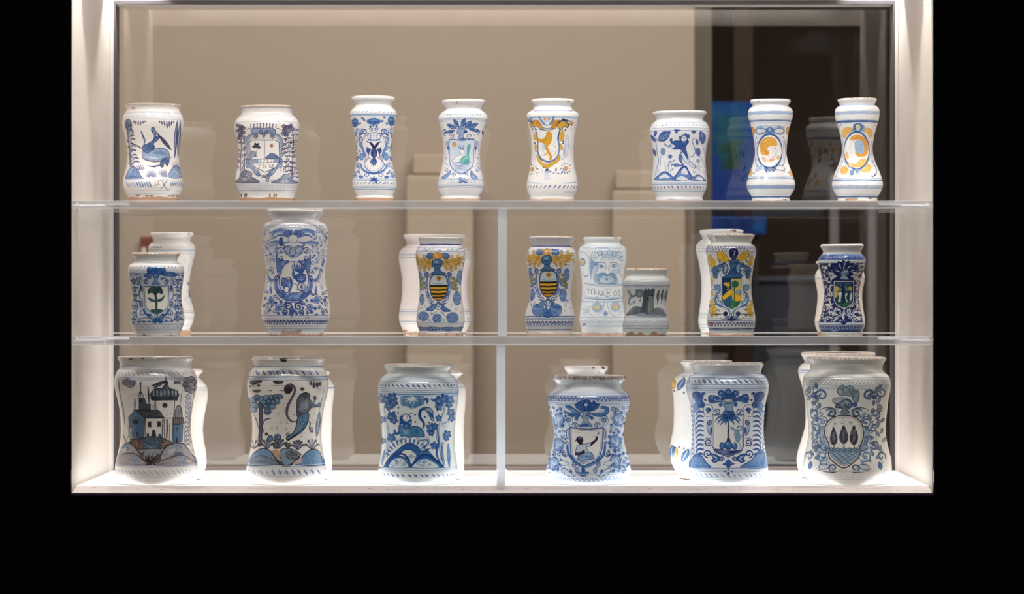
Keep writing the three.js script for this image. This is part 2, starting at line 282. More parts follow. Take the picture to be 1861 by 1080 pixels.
// wandering stem with curled leaves to both sides
function VINE(c, p, n, len, wid, lean = 45, curl = 0.5) {
  const q = spline(p); S(c, wid * 0.45, p, 0);
  for (let i = 0; i < n; i++) { const j = Math.min(q.length - 2, Math.floor((i + 0.5) / n * q.length)), a = q[j], b = q[j + 1], dir = Math.atan2(b[1] - a[1], b[0] - a[0]);
    for (const s of [-1, 1]) { const d = dir + s * lean * Math.PI / 180, e = dir + s * (lean + 70 * curl) * Math.PI / 180, l = len * ran(0.8, 1.15); S(c, wid, [a[0], a[1], a[0] + Math.cos(d) * l * 0.5, a[1] + Math.sin(d) * l * 0.5, a[0] + Math.cos(d) * l * 0.75 + Math.cos(e) * l * 0.3, a[1] + Math.sin(d) * l * 0.75 + Math.sin(e) * l * 0.3], 1); } }
}
// loose foliage of curls, leaves and dots inside a box of drawing units
function FOL(c, x0, y0, x1, y1, n, size, w, c2 = c) {
  const spots = [];
  for (let i = 0, t = 0; i < n && t < n * 30; t++) { const x = ran(x0, x1), y = ran(y0, y1); if (spots.some((s) => Math.hypot(s[0] - x, s[1] - y) < size * 1.05)) continue; spots.push([x, y]); i++;
    const k = rnd(), a = ran(0, 360);
    if (k < 0.45) { SP(c, w, x, y, size * 0.55, a, rnd() < 0.5 ? 1.1 : -1.1); LF(c2, x + size * 0.4, y, size * 0.7, size * 0.3, a); }
    else if (k < 0.75) { for (let j = 0; j < 3; j++) LF(j ? c : c2, x, y, size * ran(0.6, 0.9), size * 0.32, a + j * 55); }
    else if (k < 0.9) FLW(c, c2, x, y, size * 0.5);
    else FAN(c, x, y, size * 0.8, a, a + 110, 4, w); }
}
function FLW(c, c2, x, y, r) { for (let i = 0; i < 5; i++) { const a = i / 5 * 6.283; O(c2, x + Math.cos(a) * r * 0.55, y + Math.sin(a) * r * 0.55, r * 0.42, r * 0.42, 0.9, c, 2); } O(c, x, y, r * 0.25); }
function STAR(c, x, y, r, n = 8, inner = 0.4) { const p = []; for (let i = 0; i < n * 2; i++) { const a = i / n * Math.PI - Math.PI / 2, q = i % 2 ? r * inner : r; p.push(x + q * Math.cos(a), y + q * Math.sin(a)); } G(c, p); }
function TX(c, t, x, y, h, fam = 'serif', sx = 1) { const g = J.g, [u, v] = P(x, y); g.save(); g.translate(u, v); g.scale(J.W / (2 * Math.PI * radiusAt(y)) / J.k * sx, 1); g.fillStyle = c; g.font = (h * J.k) + 'px ' + fam; g.textAlign = 'center'; g.fillText(t, 0, 0); g.restore(); }
const MIR = (x, f) => { f(); J.mx = x; f(); J.mx = 0; };
// bare clay: foot below a ragged line, worn rim, single chips
function FOOT(y, c = CL) { const g = J.g, v = P(J.mid(y), y)[1]; g.fillStyle = c; g.beginPath(); g.moveTo(0, J.H); for (let i = 0; i <= 90; i++) g.lineTo(i / 90 * J.W, v + ran(-2.5, 2.5) + Math.sin(i * 0.35 + y) * 2.5); g.lineTo(J.W, J.H); g.fill(); for (let i = 0; i < 60; i++) { g.fillStyle = i % 2 ? '#a3704d' : '#d3a484'; g.globalAlpha = 0.5; g.fillRect(rnd() * J.W, v + 3 + rnd() * (J.H - v), ran(3, 20), ran(1, 2.5)); } g.globalAlpha = 1; }
function RIM(c, h, al = 0.85, gaps = 0.25) { const g = J.g; g.fillStyle = c; for (let i = 0; i < 120; i++) if (rnd() > gaps) { g.globalAlpha = al * ran(0.7, 1); g.fillRect(i / 120 * J.W - 1, 0, J.W / 120 + 2, h * J.k * ran(0.75, 1.25)); } g.globalAlpha = 1; }
function CHIP(x, y, r, c = CL) { const p = []; for (let i = 0; i < 7; i++) { const a = i / 7 * 6.283, q = r * ran(0.6, 1.2); p.push(x + q * 1.5 * Math.cos(a), y + q * 0.8 * Math.sin(a)); } F(c, p, 0.95); }
function glaze(c, warm) {
  const g = J.g; g.fillStyle = c; g.fillRect(0, 0, J.W, J.H);
  for (let i = 0; i < 500; i++) { g.globalAlpha = 0.07; g.fillStyle = i % 3 ? '#8f9bb0' : '#b59a82'; g.beginPath(); g.ellipse(rnd() * J.W, rnd() * J.H, ran(1, 9), ran(0.6, 2.4), 0, 0, 7); g.fill(); }
  for (let i = 0; i < 40; i++) { g.globalAlpha = 0.35; g.fillStyle = '#7d6a5c'; g.fillRect(rnd() * J.W, rnd() * J.H, ran(0.6, 1.6), ran(0.6, 1.6)); }
  g.globalAlpha = 1;
}

// yellow fruit and leaves scattered over the back of a jar
function backFruit(c, y0, y1) {
  const g = J.g, q = J.mx; for (let i = 0; i < 34; i++) { const u = (i % 2 ? ran(0, 0.2) : ran(0.8, 1)) * J.W, v = (ran(y0, y1) - J.y0) * J.k, r = ran(14, 26);
    const k = i % 3; g.fillStyle = k === 0 ? '#dc9c36' : k === 1 ? '#35588f' : '#5a6f6a'; g.beginPath(); if (k) g.ellipse(u, v, r * 1.3, r * 0.6, ran(0, 3), 0, 7); else g.arc(u, v, r, 0, 7); g.fill(); }
}
// two sister jars share this coat of arms: gold and black bars, helm, gold mantling, blue grape clusters
function bars(dx, dy, wide) {
  J.dx = dx; J.dy = dy; const e = '#24406e', b = '#3f65a6', m = '#6f92c4', k = '#2a2620';
  MIR(464, () => {
    for (const q of [[505,340, 525,305, 560,325, 600,290, 640,300, 690,275, 718,300, 690,320, 705,345, 660,345, 640,365, 615,350, 590,385, 565,365, 525,385]]) F('#dfa636', q, 0.9);
    for (const [x, y, a] of [[520,350,-30],[560,340,-50],[600,330,-40],[640,320,-20],[570,375,20],[610,360,10],[650,345,30],[690,310,-60],[540,375,60],[585,385,70],[625,365,60],[705,340,50],[545,315,-80],[590,300,-70],[650,290,-60],[530,330,-100]]) { LF(y % 2 ? '#e3ad3e' : '#edc15c', x, y, 44, 25, a, 1, '#96652a', 3.5); S('#a8752a', 5, [x, y, x + 20, y - 8, x + 34, y - 4]); } SP('#a8732c', 6, 680, 318, 26, 90); SP('#a8732c', 5, 560, 330, 24, 200);
    F(b, [505,290, 500,255, 530,240, 570,255, 575,290, 545,300], 0.9, e, 4); S(m, 8, [510,270, 535,255, 560,270]);
    for (const [x, y] of [[612,495],[640,520],[605,540],[630,560],[645,590],[615,585]]) O(y % 2 ? '#c99a3c' : '#8f8f46', x, y, 19, 17, 1, '#5a6a3a', 3); for (const [x, y] of [[625,480],[652,545],[598,570]]) LF('#4a6a4a', x, y, 30, 16, 120);
    F(m, [560,440, 590,430, 598,470, 580,500, 600,560, 640,620, 660,620, 600,600, 575,560, 568,500], 0.8, e, 4); SP(e, 7, 572, 458, 28, 90); S(m, 16, [575,500, 570,560, 560,640, 530,700], 0); S(e, 5, [560,480, 572,560, 560,660, 520,720]); for (let i = 0; i < 5; i++) S(b, 10, [590 - i * 6, 605 + i * 26, 575 - i * 6, 630 + i * 25, 548 - i * 6, 640 + i * 25]); SP(e, 7, 520, 728, 24, 30); S('#dfe6f0', 10, [540,735, 565,710, 588,650]); 
    S(e, 4, [610,440, 620,400, 660,390, 680,400, 650,430]);
  });
  for (const [x, y, rx, ry] of wide ? [[683,485,36,70],[650,690,38,68],[310,700,22,54],[292,470,14,50],[322,865,52,46],[456,885,44,44],[606,880,58,54]] : [[650,490,28,64],[614,690,36,64],[292,480,20,60],[312,690,26,56],[372,838,62,62],[540,838,66,64],[456,868,48,44]]) { F('#4a72b4', ring(x, y, rx, ry), 0.85, '#2f5492', 3); for (let i = 0; i < rx * ry / 45; i++) { const a = i * 2.4, q = Math.sqrt(i / (rx * ry / 45)) * 0.9; E(i % 2 ? '#24478c' : '#a9c2e8', 2.6, x + Math.cos(a) * rx * q, y + Math.sin(a) * ry * q, 6); } }
  if (!wide) { FOL('#3f65a6', 270, 560, 330, 800, 10, 34, 6, '#7f9fd0'); FOL('#3f65a6', 590, 560, 660, 760, 8, 34, 6, '#7f9fd0'); }
  F('#e39b3c', [415,250, 440,238, 465,235, 500,245, 505,285, 460,310, 420,290], 1, '#b8742c', 4); S('#f4c88a', 9, [440,250, 450,280, 455,300]); S('#c9802c', 5, [462,240, 468,275, 462,305]);
  F('#48709c', [405,370, 412,320, 440,305, 490,305, 508,330, 500,372, 485,385, 492,420, 540,448, 390,452, 425,425, 430,390], 1, e, 5); O('#86a8c4', 450, 332, 24, 14, 0.9); S(e, 7, [420,352, 455,358, 495,345]); S(e, 5, [430,390, 460,396, 486,388]);
  F('#b9c9d6', [470,452, 410,460, 388,500, 382,580, 396,650, 425,695, 470,712, 515,695, 548,650, 560,580, 556,500, 530,460], 1, e, 9); F('#cfd8dc', [470,464, 418,472, 400,505, 396,560, 548,560, 546,505, 525,472], 1); S('#9fb6c6', 14, [410,540, 470,548, 535,536]);
  const st = (y0, y1, c) => G(c, [390 + Math.max(0, y0 - 620) * 0.45, y0, 470, y0 + 3, 556 - Math.max(0, y0 - 620) * 0.5, y0 - 2, 554 - Math.max(0, y1 - 620) * 0.5, y1 - 2, 470, y1 + 3, 392 + Math.max(0, y1 - 620) * 0.45, y1]); 
  st(556, 576, k); st(576, 600, '#e5ab32'); st(598, 616, k); st(614, 638, '#e8b03a'); st(634, 656, k); st(654, 672, '#e2a530'); st(668, 684, '#3a3328'); st(682, 704, '#d9982c');
  G(null, [390,500, 388,580, 402,650, 430,690, 470,705, 512,690, 542,650, 553,580, 550,500, 525,466, 470,458, 415,466], 1, e, 4);
  STAR('#c98a3c', 474, 492, 40, 8, 0.45); STAR('#8a5f2c', 474, 492, 18, 8, 0.5);
  F('#3f68a8', [440,745, 465,720, 500,745, 560,790, 592,815, 520,818, 490,790, 465,800, 440,790, 400,812, 345,800, 400,760], 0.95, e, 4); for (const x of [380, 410, 530, 560]) S('#c3d3ea', 4, [x, 800, x + 10, 780, x + 6, 770]); O('#d8dfea', 466, 772, 30, 26, 1, e, 5); O(e, 452, 768, 7); O(e, 480, 768, 7); S(e, 5, [466,770, 466,790]);
  S(b, 6, [465,805, 420,840, 380,850]); S(b, 6, [475,805, 520,850, 560,880]); for (const [x, y] of [[335,765],[600,750],[690,820],[520,900],[385,905],[640,790],[515,830],[400,830],[300,780],[690,730]]) SP('#8290b4', 4, x, y, 13, 40);
  if (!wide) { S(b, 20, [440,780, 458,850, 470,900], 0); F('#2f5aa2', [420,880, 460,850, 520,880, 470,915], 1); SP('#98a2bc', 4, 640, 760, 20, 0); SP('#98a2bc', 4, 600, 700, 14, 40); S('#8490b0', 5, [618,815, 640,800, 642,830, 622,852, 640,858]); S('#98a2bc', 4, [285,780, 295,820, 305,850]); }
  J.dx = J.dy = 0;
  const o = wide ? 0 : -14;
  BD('#2f4586', (wide ? 158 : 150), 10); BD('#a9b9d8', 172 + o, 4); for (let i = 0; i < 26; i++) S('#4f6cae', 6, [ran(290, 690), ran(195, 225), ran(290, 690), ran(195, 225)].map((v, q, a) => (q === 2 ? a[0] + 16 : q === 3 ? a[1] - 8 : v) + (q % 2 ? o : wide ? 0 : -112))); BD('#9fb2d6', 190 + o, 4); BD('#7f99cc', 228 + o, 4);
  if (wide) { BD('#a3b9c4', 930, 8, 0.8); BD('#c3cfd4', 950, 5); BD('#24427e', 988, 34, 0.95); WV('#9fbbe0', 986, 16, 6, 34); BD('#8fa4be', 1012, 5); }
  else { BD('#33538f', 840, 9); BD('#7f98c0', 856, 5); BD('#5f7cae', 868, 6); WV('#2f4f90', 904, 30, 9, 38); BD('#6f8cba', 926, 4); BD('#a9bcd0', 938, 9, 0.8); BD('#8fa9bc', 954, 5); BD('#2f5290', 970, 8); }
}

// ---------- jar builder ----------
const ripple = noiseTex(128, 256, (() => { const r = Array.from({ length: 256 }, (_, y) => Math.sin(y * 0.55) * 14 + Math.sin(y * 0.21 + 1) * 22), f = Array.from({ length: 64 }, () => [ran(0, 6.3), Math.round(ran(1, 7)), Math.round(ran(1, 9))]); return (x, y) => { let v = 128 + r[y] * 0.6; for (const [a, i, j] of f.slice(0, 14)) v += 4 * Math.sin(a + i * x / 128 * 6.283 + j * y / 256 * 6.283); return v; }; })());
const innerGlaze = std([0.6, 0.57, 0.53], 0.3);
const SURF = { top: 0.175, mid: -0.0715, floor: FLOOR };
const SEG = 88;
function makeJar(j) {
  const { o, s, d } = j, k = (1 + d / D) * 0.001 / s, ys = SURF[j.on];
  const pts = []; for (let i = 0; i < j.p.length; i += 2) pts.push(new THREE.Vector3(j.p[i], j.p[i + 1], 0));
  const y0 = pts[0].y, yEnd = 540 * s - o[1] * s - ys / k;             // drawing height of the surface the jar stands on
  if (pts[pts.length - 1].y < yEnd) pts.push(new THREE.Vector3(pts[pts.length - 1].x, yEnd, 0)); else pts[pts.length - 1].y = yEnd;
  const line = new THREE.CatmullRomCurve3(pts, false, 'centripetal').getPoints(110).map((q) => [q.x, q.y]);
  const W = j.w ?? 1024, kk = W / (2 * Math.PI * (j.p.reduce((a, q, i) => a + (i % 2 ? 0 : q), 0) / (j.p.length / 2))), y1 = yEnd;
  J = { ...j, line, W, k: kk, y0, y1, H: Math.ceil((y1 - y0) * kk), mx: 0, dx: 0, dy: 0, mid: (y) => j.cx[0] + (j.cx[1] - j.cx[0]) * (y - y0) / (y1 - y0) };
  const c = canvas(W, J.H); J.g = c.getContext('2d'); J.g.lineCap = 'round';
  seed = 101 + Math.round(o[0] * 13 + o[1] * 7 + j.cx[0]);
  glaze(j.base); j.draw?.();
  J.g.globalCompositeOperation = 'saturation'; J.g.globalAlpha = j.mute ?? 0.07; J.g.fillStyle = '#808080'; J.g.fillRect(0, 0, W, J.H); J.g.globalCompositeOperation = 'source-over'; J.g.globalAlpha = 1;
  const t = tex(c); t.wrapS = THREE.RepeatWrapping;
  const mat = new THREE.MeshPhysicalMaterial({ map: t, roughness: j.rough ?? 0.1, ior: 1.52, bumpMap: ripple, bumpScale: 0.00022 });
  // the wall as one grid of rings, so that slices meet without a seam
  const cx = (j.cx[0] + j.cx[1]) / 2, a1 = ran(0, 6), a2 = ran(0, 6), a3 = ran(0, 6), ty = ran(0.4, 1.2) * 0.0006, R = [];
  const wall = [...line], th = 0.0055 / k;
  const inner = [[line[0][0] - th * 0.55, y0 - th * 0.12]]; for (let i = 2; i < 100; i += 7) inner.push([Math.max(8, line[i][0] - th), Math.max(line[i][1], y0 + th * 0.6)]); inner.push([1, y1 - th * 2]);
  const point = (r, y, th0) => { const f = Math.max(0, 1 - (y - y0) / (y1 - y0)), wob = 1 + 0.005 * Math.sin(2 * th0 + a1) + 0.003 * Math.sin(3 * th0 + a2 + f * 2);
    const off = (j.cx[0] - j.cx[1]) * (f - 0.5) * k; return [r * k * wob * Math.sin(th0) + off, (y1 - y) * k + ty * Math.sin(th0 + a3) * f ** 5, r * k * wob * Math.cos(th0)]; };
  const slice = (rows, flip) => {
    const n = rows.length, pos = [], nor = [], uv = [], idx = [], g = new THREE.BufferGeometry(), A = new THREE.Vector3(), Bv = new THREE.Vector3();
    for (let i = 0; i < n; i++) for (let q = 0; q <= SEG; q++) {
      const an = (q / SEG * 2 - 1) * Math.PI, [r, y] = rows[i].v, [lo, hi] = [rows[i].lo, rows[i].hi], e = 0.02;
      pos.push(...point(r, y, an)); uv.push(q / SEG, 1 - (y - y0) / (y1 - y0));
      A.set(...point(...hi, an)).sub(Bv.set(...point(...lo, an))); const T = new THREE.Vector3(...point(r, y, an + e)).sub(Bv.set(...point(r, y, an - e)));
      const nn = A.cross(T).normalize(); if (!flip && false) nn.negate(); nor.push(nn.x, nn.y, nn.z);
      if (i && q) { const b = i * (SEG + 1) + q, a = b - SEG - 1; idx.push(a - 1, b - 1, b, a - 1, b, a); }
    }
    g.setAttribute('position', new THREE.Float32BufferAttribute(pos, 3)); g.setAttribute('normal', new THREE.Float32BufferAttribute(nor, 3)); g.setAttribute('uv', new THREE.Float32BufferAttribute(uv, 2)); g.setIndex(idx); return g;
  };
  const rowsOf = (l) => l.map((v, i) => ({ v, lo: l[Math.max(0, i - 1)], hi: l[Math.min(l.length - 1, i + 1)] }));
  const rows = rowsOf(wall), iN = wall.findIndex((q) => q[1] >= j.nk), iF = wall.findIndex((q) => q[1] >= j.ft);
  const g = thing('apothecary_jar', j.label, 'jar', j.group ?? 'painted apothecary jars in the display case', [at(o[0] + cx / s, d), ys, -d]);
  g.rotation.y = Math.atan2(-g.position.x, D + d);
  mesh('neck', slice(rows.slice(0, iN + 1)), mat, g);
  mesh('body', slice(rows.slice(iN, iF + 1)), mat, g);
  const foot = rows.slice(iF); foot.push({ v: [wall[109][0] - 0.4 / k * 0.001, y1], lo: wall[108], hi: wall[110] });
  mesh('foot', mergeGeometries([slice(rows.slice(iF)), slice(rowsOf([[wall[110][0], y1], [1, y1 - 0.002 / k]]))]), mat, g);
  mesh('interior', slice(rowsOf([...inner].reverse().concat([[line[0][0], y0]]))), innerGlaze, g);
  return g;
}

// ---------- the jars: profile as pairs of half width and height, read downwards ----------
const JARS = [
{ o: [200, 180], s: 5.681, on: 'top', d: 0.3, cx: [443, 443], nk: 128, ft: 1006, base: '#e9e2dc', mute: 0.34, label: 'pale jar painted with a blue long-eared hare twisting upside down',
  p: [284,60, 290,70, 282,84, 276,96, 275,122, 290,148, 311,195, 318,245, 311,300, 290,400, 272,500, 268,590, 278,700, 297,785, 311,850, 309,895, 296,940, 272,985, 256,1005, 255,1040],
  draw() {
    RIM('#b98a66', 13, 0.8, 0.1); BD('#bccbe2', 134, 13); RP('#a3b6d6', 174, 40, 13, 30, -0.5); BD('#b3c4df', 206, 7); BD('#bccbe2', 192, 4);
    for (const [x, l] of [[255,30],[275,44],[297,56],[318,52],[340,34],[362,20]]) LF('#565386', x, 222, l, 17, 95 - (x - 300) * 0.3);
    for (const [x, l] of [[505,24],[525,46],[552,66],[580,80],[608,70],[632,50],[655,26]]) LF('#565386', x, 222, l, 17, 80 + (x - 580) * 0.18);
    FOL('#5c5c92', 165, 330, 250, 700, 12, 30, 6, '#7f8cb8'); for (let i = 0; i < 26; i++) S('#c9bfc0', 3, [ran(250, 640), 260 + i * 9, ran(250, 640), 262 + i * 9], 1, 0.6);
    S('#5c5c88', 34, [168,250, 182,350, 198,480, 208,600, 216,700], 0, 0.9); S('#3d3a66', 7, [190,260, 208,400, 220,560, 224,700]); F('#4f6a9c', ring(190,265,38,52), 0.9, K, 5); SP(K, 6, 195, 270, 34, 20); O('#5f7aa8', 205, 305, 22, 26, 0.9, K, 4);
    for (const [x, y, a, l] of [[185,350,-60,60],[196,400,-50,56],[205,440,-40,58],[212,500,-35,60],[214,560,-30,64],[216,610,-45,70],[220,650,-40,86],[215,690,-55,95]]) { S('#474779', 15, [x, y, x + l * 0.5, y - l * 0.5, x + l, y - l * 0.35]); S('#8fa6cb', 6, [x, y, x + l * 0.5, y - l * 0.4, x + l * 0.85, y - l * 0.25]); }
    LF('#3d4c88', 664, 612, 395, 40, -86); LF('#8d9cc4', 662, 590, 330, 12, -86); LF('#4a5a92', 698, 618, 400, 34, -86); LF('#aab9d6', 697, 600, 340, 10, -86);
    F('#86a4d2', [340,545, 336,590, 350,620, 400,640, 470,650, 540,640, 595,640, 612,600, 605,550, 570,515, 505,508, 455,520, 400,540], 1, '#4a3258', 6);
    S('#4f7fc0', 34, [440,560, 500,555, 560,565, 590,590], 1, 0.7); S('#7a4a60', 14, [350,615, 420,640, 520,645], 1, 0.5); S('#c9d8ee', 16, [380,590, 440,610, 510,610], 1, 0.8);
    F('#416fae', [335,525, 345,480, 395,458, 440,425, 465,375, 490,360, 508,385, 495,420, 450,460, 462,500, 430,535, 380,555], 1, '#3a3060', 5); SP('#3a3060', 6, 425, 505, 30, 200, 1);
    F('#5b7fb6', [428,305, 440,290, 460,300, 472,335, 500,358, 508,385, 490,398, 462,380, 440,345], 1, '#3a3060', 5); O('#d8d8e2', 484, 378, 12, 10, 1, K, 3); S(K, 4, [418,312, 435,340, 452,360]);
    LF('#5a4a72', 500, 368, 205, 36, 50, 1, K, 4); S('#32284a', 7, [505,375, 560,440, 630,525]);
    S('#56699a', 20, [345,490, 358,430, 338,375, 318,325]); S(K, 6, [318,325, 336,378, 356,430]); S('#56699a', 18, [340,520, 300,492, 265,478, 225,452]); LF(K, 240, 465, 34, 14, 200);
    F('#3f63a2', [515,665, 540,620, 585,605, 612,620, 604,660, 590,695, 570,672, 556,660, 545,702, 520,700], 1, '#3a3060', 5); S('#4a5c95', 17, [548,692, 500,688, 445,698, 388,690]); O(K, 460, 700, 9, 7); S('#4a3258', 8, [605,580, 622,600, 632,612]);
    F('#5b83bd', [165,825, 188,745, 232,698, 285,725, 325,800, 345,822, 260,832], 1, '#3d3a66', 6); S('#a7c2e4', 14, [195,800, 215,740, 245,715], 1, 0.8); S('#3d5a98', 20, [180,818, 240,800, 310,815], 1, 0.7);
    F('#7f9dcb', [600,806, 640,712, 682,688, 722,716, 752,806], 1, '#3d3a66', 6); S('#3c5fa6', 18, [650,705, 690,690, 725,730]); S('#d9c9c0', 16, [650,740, 690,760, 720,790], 1, 0.7);
    FAN('#7d80ad', 425, 812, 78, 195, 345, 12, 9); FAN('#6b6c9c', 318, 740, 70, 190, 330, 8, 9); FAN('#7d80ad', 545, 790, 70, 200, 340, 9, 9); FAN('#8d90ba', 672, 700, 66, 215, 325, 7, 8); F('#7a86b4', [520,800, 545,770, 600,790, 600,806], 0.9);
    BD('#b8c4d6', 826, 6); BD('#c3cedd', 838, 4);
    for (let x = 172; x < 420; x += 26) LF(x > 250 ? '#4f78b0' : '#8aa4cb', x - 6, 850, 72, 17, 66); for (let x = 615; x < 760; x += 23) LF('#6a8cbf', x, 850, 66, 15, 68);
    S('#3d2c33', 6, [500,888, 494,860, 512,838, 536,850, 556,885, 580,930, 605,942, 624,915]); S('#3d2c33', 6, [592,836, 572,862, 548,900, 512,940]); S('#6a5a60', 4, [430,930, 450,900, 480,885, 520,880]); S('#6a5a60', 3, [465,830, 470,870, 478,925]);
    BD('#b9c3cf', 918, 3); BD('#a9b9cc', 945, 5); BD('#c0c9d2', 975, 7); CHIP(240, 95, 16); FOOT(1012, '#c58a63'); for (const x of [290, 380, 430, 610, 650, 700]) CHIP(x, 1000, 17, '#b07a55');
  } },
{ o: [410, 180], s: 5.681, on: 'top', d: 0.3, cx: [424, 433], nk: 162, ft: 985, base: '#e6dfdc', mute: 0.34, label: 'jar with a violet coat of arms dated 1717 and the letters F N M',
  p: [278,76, 284,88, 272,100, 266,115, 266,160, 290,185, 318,220, 334,262, 338,300, 331,350, 306,450, 297,550, 301,650, 316,750, 328,830, 322,880, 309,930, 290,970, 281,1000, 280,1040],
  draw() {
    RIM('#d0a07a', 15, 0.85, 0.05); BD('#a8b5cf', 160, 4); BD('#c2cde0', 178, 4); RP('#bcc9de', 206, 32, 9, 34, 0.9); BD('#aab9d6', 232, 5); BD('#bdc9de', 246, 3);
    const d = '#4b3f6b', m = '#7a82ab';
    F('#7c9aca', [262,330, 272,305, 320,298, 390,302, 460,298, 505,312, 515,345, 490,360, 440,352, 390,372, 330,352, 285,362], 1, d, 6);
    for (let x = 260; x < 520; x += 32) { S(d, 8, [x, 300, x + 4, 270 - 10 * Math.sin((x - 260) / 80)]); O(d, x + 4, 266 - 10 * Math.sin((x - 260) / 80), 7); } S(d, 7, [215,318, 240,305, 265,312]); S(d, 7, [520,312, 540,302, 570,318]);
    SP(d, 6, 360, 345, 26, 200); SP(d, 6, 425, 345, 26, -20, -1.4); F(m, [380,360, 395,345, 410,362, 395,402], 1, d, 4);
    MIR(398, () => { S('#88a2cc', 26, [330,372, 270,372, 225,415, 222,500, 225,580], 0); S(d, 5, [330,358, 262,360, 212,408, 210,500, 205,560]); S(d, 5, [325,392, 285,394, 240,425, 238,500, 240,585]); SP(d, 8, 318, 385, 26, 90); F('#8aa1c8', ring(225,580,26,22), 1, d, 4); F('#86a2cf', [215,620, 250,612, 255,660, 300,720, 345,750, 350,790, 310,780, 262,716, 222,710], 1, d, 5); SP(d, 6, 232, 640, 26, 40); SP('#3f66ae', 8, 340, 775, 26, 10); S(d, 6, [360,770, 380,812, 398,800]); SP(d, 5, 385, 800, 18, 0, -1.2); });
    G('#efe8e2', [248,445, 272,424, 520,424, 552,445, 556,640, 520,705, 410,756, 300,705, 262,640], 1, d, 7); S(d, 6, [400,424, 402,520, 400,612], 0);
    G('#86a3d0', [256,624, 552,616, 548,652, 270,664], 1, d, 4); G('#efe8e2', [340,622, 492,618, 492,652, 340,656]);
    for (const [x, y, a] of [[285,492,215],[306,462,255],[336,464,300],[352,500,345]]) { LF('#35304a', 316, 500, Math.hypot(x - 316, y - 500) + 12, 30, Math.atan2(y - 500, x - 316) * 57.3); } S('#9a9ab0', 6, [316,500, 318,550, 316,570]); O(V, 313, 590, 6, 10);
    STAR('#c2613c', 474, 482, 27, 8, 0.45); S('#8a6a5c', 4, [476,510, 480,530]); F('#5878ae', [415,612, 440,582, 470,560, 510,570, 545,612], 1, d, 5); F('#8f9cc0', [255,560, 280,540, 312,552, 310,580, 262,612], 1, d, 4);
    TX('#7d6266', '1717', 416, 652, 44, 'serif', 1.5); TX('#6a5560', 'F N M', 416, 712, 46, 'serif', 1.3);
    F(m, ring(432,808,18,34), 1, d, 5); S(d, 6, [380,830, 432,856, 490,828]);
    for (const [x, y, r] of [[130,275,22],[165,285,24],[150,320,26],[185,300,22],[125,330,20],[180,345,24],[150,375,24],[185,395,20],[140,405,18], [600,280,22],[635,290,26],[670,275,22],[610,320,26],[650,330,26],[690,310,22],[590,355,20],[625,365,26],[660,290,20]]) O(rnd() < 0.4 ? '#6a6a98' : d, x, y, r, r * 0.85, 0.85, '#342c50', 3);
    S('#6e6a92', 20, [160,400, 165,500, 160,600, 158,720, 150,840], 0); for (const y of [450, 520, 580, 640, 700]) { S(d, 13, [165, y + 30, 195, y - 10, 200, y + 30]); S(d, 11, [150, y + 20, 128, y - 10, 135, y + 30]); }
    S('#5c527e', 16, [690,330, 700,450, 690,560, 685,680, 680,800], 0); VINE(d, [640,380, 650,480, 655,580, 645,700, 655,780], 9, 62, 14, 60, 1); VINE('#6d6690', [715,300, 722,420, 718,560, 705,700, 710,800], 10, 50, 12, 60, 1);
    for (const [a, y] of [[610,500],[600,540]]) SP(d, 7, a, y, 30, 100);
    FOL(d, 112, 420, 200, 740, 14, 34, 7, '#8a86ae'); FOL(d, 600, 430, 740, 760, 22, 34, 7, '#8a86ae');
    F('#7d7792', [110,860, 140,820, 190,745, 220,738, 240,790, 300,820, 340,862], 1, d, 6); O('#8a86a0', 240, 780, 36, 34, 1, d, 5); O('#9aa4c0', 200, 830, 30, 26, 1, d, 4); O('#6c6a88', 190, 770, 26, 34, 1, d, 4); S('#e6dfdc', 8, [200,790, 240,800, 270,840], 1, 0.5);
    F('#7d8fb8', [480,862, 560,820, 600,778, 660,790, 700,840, 735,868], 1, d, 6); FAN('#e8e2e0', 610, 868, 60, 200, 340, 7, 6); O('#8a9cc4', 625, 800, 40, 22, 0.8); for (const x of [565, 590, 615]) LF('#9a98b8', x, 755, 34, 10, -80);
    BD('#a9b5c8', 872, 6); BD('#9fb0c8', 890, 14, 0.5); XH('#66759a', 912, 34, 8, 40); BD('#8fa2c4', 940, 7); BD('#b9c2cf', 955, 4); FOOT(1018, '#c98c58'); for (const x of [165, 200, 215, 455, 500, 520]) LF('#8a5a3a', x, 1018, 46, 18, -88); 
  } },
{ o: [600, 170], s: 5.4, on: 'top', d: 0.3, cx: [423, 438], nk: 128, ft: 1004, base: '#eeecec', label: 'slim blue and white jar with a crowned double-headed eagle',
  p: [205,34, 215,48, 213,66, 198,85, 186,105, 181,125, 200,146, 226,175, 235,205, 232,225, 211,300, 190,400, 178,500, 174,600, 185,700, 203,780, 219,850, 221,910, 207,950, 181,1003, 192,1022, 192,1042],
  draw() {
    BD('#c8d5ec', 138, 7); RP('#5f80bd', 180, 22, 20, 44, 0.8); BD('#8eb0de', 205, 16, 0.8); BD('#6f94cf', 214, 3);
    for (const [x, y, rx, ry] of [[428,275,68,30],[243,288,34,42],[600,270,34,46]]) { for (let i = 0; i < 14; i++) { const a = i / 14 * 6.283; O('#3e72bb', x + Math.cos(a) * rx * 0.8, y + Math.sin(a) * ry * 0.8, rx * 0.26, ry * 0.32); } O('#3a6fba', x, y, rx * 0.8, ry * 0.8); O('#2a5aa4', x, y + 4, rx * 0.62, ry * 0.4, 0.7); S('#9fc0e6', 6, [x - rx * 0.6, y - 6, x, y - 14, x + rx * 0.6, y - 6]); }
    for (const [x, y, a] of [[300,245,0],[320,255,30],[300,282,120],[545,240,200],[525,265,150],[548,282,60],[410,330,200],[440,325,-20],[424,330,-90]]) LF('#4a74b8', x, y, 30, 22, a);
